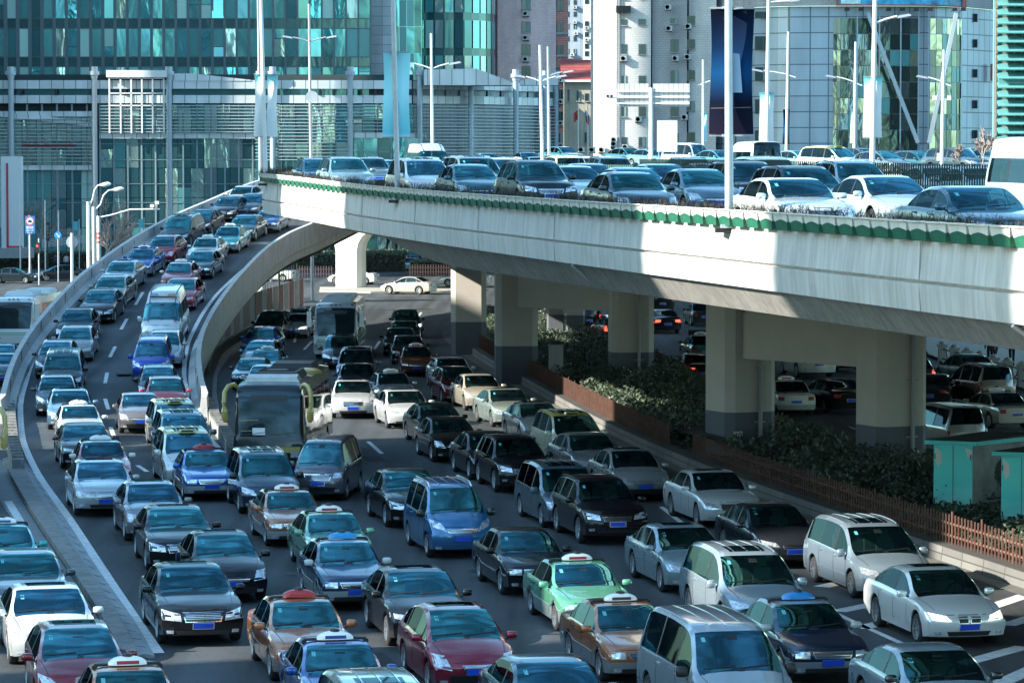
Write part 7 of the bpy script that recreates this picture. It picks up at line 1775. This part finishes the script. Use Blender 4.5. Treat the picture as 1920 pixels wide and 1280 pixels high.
# crossing traffic at the far junction
def put_side(model, col, px, py, D_heading, label, group='cars crossing at the far junction', opt=(), **kw):
    p = on(px, py); return vehicle(model, K.get(col, col), p, D_heading, label, opt, 'taxi' if 'taxi' in opt else 'car', group, **kw)
R_ = math.radians
put_side('sedan', 'bdb8b0', 766, 551, R_(158), 'silver beige car crossing the shaded junction in front of the others')
put_side('sedan', 'd8d9d6', 663, 533, R_(164), 'white car with red tail lamps passing behind the flared pier')
put_side('saloon', '1768b0', 757, 508, R_(228), 'blue taxi turning at the far junction', opt=('taxi',), low='8fa0a8')
put_side('sedan', 'd8d9d8', 872, 537, R_(172), 'white car whose front pokes out left of the farthest pier')
put_side('sedan', 'c9d0cc', 512, 527, R_(160), 'white car behind the traffic signal at the end of the hoarding')
put_side('hatchback', 'a7b4b8', 498, 494, R_(200), 'small pale car far off between hedge and ramp')
put_side('sedan', '4a4640', 450, 592, R_(120), 'dim parked car behind the hoarding under the ramp')
put_side('saloon', '15222a', 26, 531, R_(-8), 'dark old car leaving on the side street at the left edge', low='15222a')
put_side('hatchback', '0e1a22', 112, 527, R_(196), 'black hatchback on the side street left of the ramp')
def put_g(model, col, px, py, lab, **kw):
    kw.setdefault('m', .12); return put(model, col, px, py, lab, **kw)
put_g('hatchback', '14505a', 6, 663, 'teal car outside the ramp parapet at the left edge, the nearer', group='cars beyond the left parapet', m=-.12)
put_g('hatchback', '103a48', 2, 646, 'dark teal car outside the ramp parapet at the left edge, the farther', group='cars beyond the left parapet', m=-.12)
put_g('coach', 'd4dad8', 24, 566, 'white and green city bus with a black front beyond the left parapet', low='c8d0cc', mirror='d4dad8', roof='c8cfcf', m=.04)
b = Vector((-16.55, 97, 0))
vehicle('coach', '14171b', (-18.15, 103.2, 0), math.atan2(-1, .2), 'black and yellow coach at the left edge of which one yellow mirror shows', ('horns',), 'bus', None, mirror='b5a05a', low='2a2c30', roof='202428')
# cars on the overpass
def dput(model, col, px, D, lab, opt=(), away=False, far=False, yaw=-.24, **kw):
    P = MODELS[model]; m = yaw; hd = Vector((-m, -1, 0)).normalized()*(-1 if away else 1); zf = z2 if far else deck_z
    X = (px-960)*D/6000; end = P['wst'] if not away else P['rwt']; b = Vector((X, D, 0))-hd*end; b.z = zf(b.y)
    slope = math.atan2(zf(b.y+hd.y*1.4)-zf(b.y-hd.y*1.4), 2.8)
    cat = 'taxi' if 'taxi' in opt or 'pod' in opt else {'people_carrier': 'minivan', 'minivan': 'van', 'tall_van': 'van', 'off_roader': 'SUV', 'compact_van': 'van'}.get(model, 'car')
    return vehicle(model, K.get(col, col), b, math.atan2(hd.y, hd.x), lab, opt, cat, 'traffic on the overpass' if not far else 'traffic on the far elevated road', pitch=-slope, **kw)
dput('executive', '1c4a5c', 1828, 66.5, 'dark blue car nearest on the overpass at the right edge')
dput('executive', 'c9d2d4', 1487, 77.5, 'pale silver car just right of the navy banner on the overpass', ('sunroof',))
dput('sedan', 'b5c8d0', 1662, 81.5, 'light silver blue car with silver mirrors on the overpass')
dput('off_roader', '14202c', 1508, 88, 'dark off roader on the overpass behind the pale silver car')
dput('off_roader', '8fa6ae', 1603, 101, 'silver blue off roader with roof rails near the bar fence')
dput('off_roader', '10151a', 1403, 101, 'black off roader partly hidden behind the pole with the navy banner')
dput('sedan', '5b7484', 1312, 97, 'steel blue car just left of the navy banner')
dput('sedan', '1b3542', 1182, 91, 'dark blue car in the row next to the planters, right of the black off roader')
dput('sedan', '8ba8b4', 1188, 105, 'silver blue car behind the dark blue car on the overpass')
dput('hatchback', '7fa0ac', 1243, 117, 'pale blue car in the third row near the panel fence')
dput('off_roader', '14262e', 1008, 103, 'black off roader with a black mirror in the middle of the row behind the planters')
dput('sedan', 'c3d3d8', 1076, 111.5, 'white silver car right of the black off roader on the overpass')
dput('sedan', '1d5560', 883, 113, 'dark teal car next to the planters, left of the black off roader')
dput('people_carrier', '6a7a80', 893, 126, 'grey brown minivan behind the dark teal car')
dput('off_roader', 'd0d8da', 944, 136, 'white off roader behind the grey minivan')
dput('sedan', '7a9aa4', 1020, 128, 'grey car roof showing behind the black off roader')
dput('people_carrier', 'e0dedb', 795, 121, 'white minivan behind the pole with the cyan banner')
dput('sedan', 'a9bcc2', 838, 141, 'pale car beside the white minivan, in the second row')
dput('sedan', '4f7a8c', 822, 152, 'blue grey car between the white minivan and the grey minivan')
dput('off_roader', 'b9cdd2', 803, 168, 'light off roader in front of the tall white van')
dput('off_roader', '6f8e9a', 650, 137, 'steel grey off roader at the left end of the overpass queue')
dput('off_roader', '3c7896', 598, 147, 'blue off roader at the far left end of the overpass queue')
dput('off_roader', '5a7078', 698, 168, 'grey jeep with roof rails behind the steel grey off roader')
dput('sedan', '6f98a4', 742, 182, 'pale teal car behind the cyan banner pole, far back')
dput('sedan', '8fb0ba', 775, 200, 'light blue car far back left of the tall white van')
dput('tall_van', 'c9d8dc', 812, 196, 'tall white van with a black roof strip on the overpass')
dput('off_roader', 'd0d6d6', 867, 178, 'white car with roof rails right of the tall white van')
dput('hatchback', '2f8f9c', 885, 215, 'teal car far back on the overpass')
dput('saloon', 'd5dcde', 950, 205, 'pale taxi with a blue sign far back on the overpass', TX, sign='3c9ac0', panel='3c9ac0')
dput('saloon', 'e0e2e0', 972, 198, 'white taxi with a white dome far back on the overpass', TX, panel='d0d0d0')
dput('sedan', '3f7f8c', 1010, 230, 'teal grey car in the farthest row left of the double lamp post', away=True)
dput('sedan', '8fb8c0', 1035, 245, 'pale car in the farthest row right of the double lamp post', away=True)
dput('tall_van', 'cdd6d8', 2016, 82, 'big white van cut by the right edge of the photo on the overpass')
dput('off_roader', '1f4650', 1152, 148, 'dark green off roader with a red lamp beyond the panel fence', ('brake',), True)
dput('people_carrier', 'c8c39a', 1070, 165, 'pale yellow car roof beyond the panel fence', (), True)
dput('off_roader', 'c2ccd0', 1108, 172, 'white car with a red lamp beyond the panel fence', ('brake',), True)
dput('sedan', '8b9ca0', 1222, 165, 'grey silver car in the second carriageway behind the panel fence', (), True)
dput('off_roader', '2a3a44', 1302, 158, 'dark off roader with a lit lamp left of the navy banner, beyond the fence', ('brake',), True)
dput('sedan', '9aa7aa', 1330, 140, 'silver grey car with a red lamp just beyond the bar fence', ('brake',), True)
dput('sedan', '6fa8b4', 1352, 172, 'pale teal car in the second carriageway beside the navy banner', (), True)
dput('people_carrier', 'e4e2e0', 1447, 118, 'white minivan seen from behind with dark rear glass', (), True)
dput('tall_van', 'c6cccc', 1436, 172, 'tall white van ahead of the white minivan seen from behind', (), True)
dput('sedan', 'aab6ba', 1762, 112, 'silver car behind the bar fence at right', (), True)
dput('executive', '9fc0cc', 1840, 106, 'large pale blue car behind the bar fence near the right edge', (), True)
dput('hatchback', '3a4a50', 1895, 118, 'dark car with a red lamp behind the bar fence at the right edge', ('brake',), True)
for px, D, mdl, col, lab, opt in ((1058, 262, 'sedan', '3a7480', 'teal car in the top row left of the beige wall', ()), (1180, 250, 'sedan', '2f6a78', 'dark teal car in the top row below the wall units', ()), (1225, 240, 'sedan', '5c95a0', 'pale teal car in the top row left of the gantry', ()), (1262, 250, 'sedan', '3b8c98', 'bright teal car in the top row right of the gantry', ()),
    (1306, 205, 'minivan', 'b6c2c6', 'white minibus in the top row right of the gantry', ()), (1350, 200, 'sedan', '4a8a98', 'teal car in the top row behind the navy banner', ()), (1498, 190, 'sedan', '7fb0bc', 'pale teal car in the far row right of the navy banner', ()), (1572, 180, 'people_carrier', 'd2d8d6', 'yellow roofed taxi in the far row', ('pod',)),
    (1622, 186, 'off_roader', '46606c', 'grey off roader in the far row behind the white banner', ()), (1655, 176, 'hatchback', '5c727a', 'grey hatchback in the far row right of the white banner', ()), (1722, 180, 'hatchback', '2c5c68', 'teal hatchback in the far row left of the lamp with floodlights', ()), (1800, 176, 'off_roader', '3f545e', 'dark grey off roader in the far row right of the lamp with floodlights', ()), (1832, 186, 'off_roader', '7896a0', 'pale grey off roader farthest right in the far row', ())):
    dput(mdl, col, px, D*(1.1 if px > 1290 else 1), lab, opt, far=True, yaw=-.75, **({'roof': 'd8c050'} if opt else {}))

dput('sedan', '5a7f8c', 1368, 128, 'steel teal car showing between the navy banner pole and the minivan seen from behind', (), True)
dput('sedan', '90a8b0', 1105, 122, 'grey car roof squeezed behind the white silver car')
dput('hatchback', '3f6a78', 930, 150, 'dark teal hatchback peeping over the grey brown minivan')
dput('sedan', 'a8b8bc', 990, 148, 'pale car behind the black off roader, close to the panel fence')
dput('saloon', '4b8f9a', 715, 205, 'teal car far back between the grey jeep and the cyan banner')
dput('sedan', 'b4c4c8', 850, 230, 'pale car behind the tall white van near the mall wall')
dput('hatchback', '5f9aa6', 915, 250, 'light teal hatchback in the farthest row before the mall')
dput('sedan', '2f5a66', 990, 262, 'dark teal car in the farthest row before the mall')
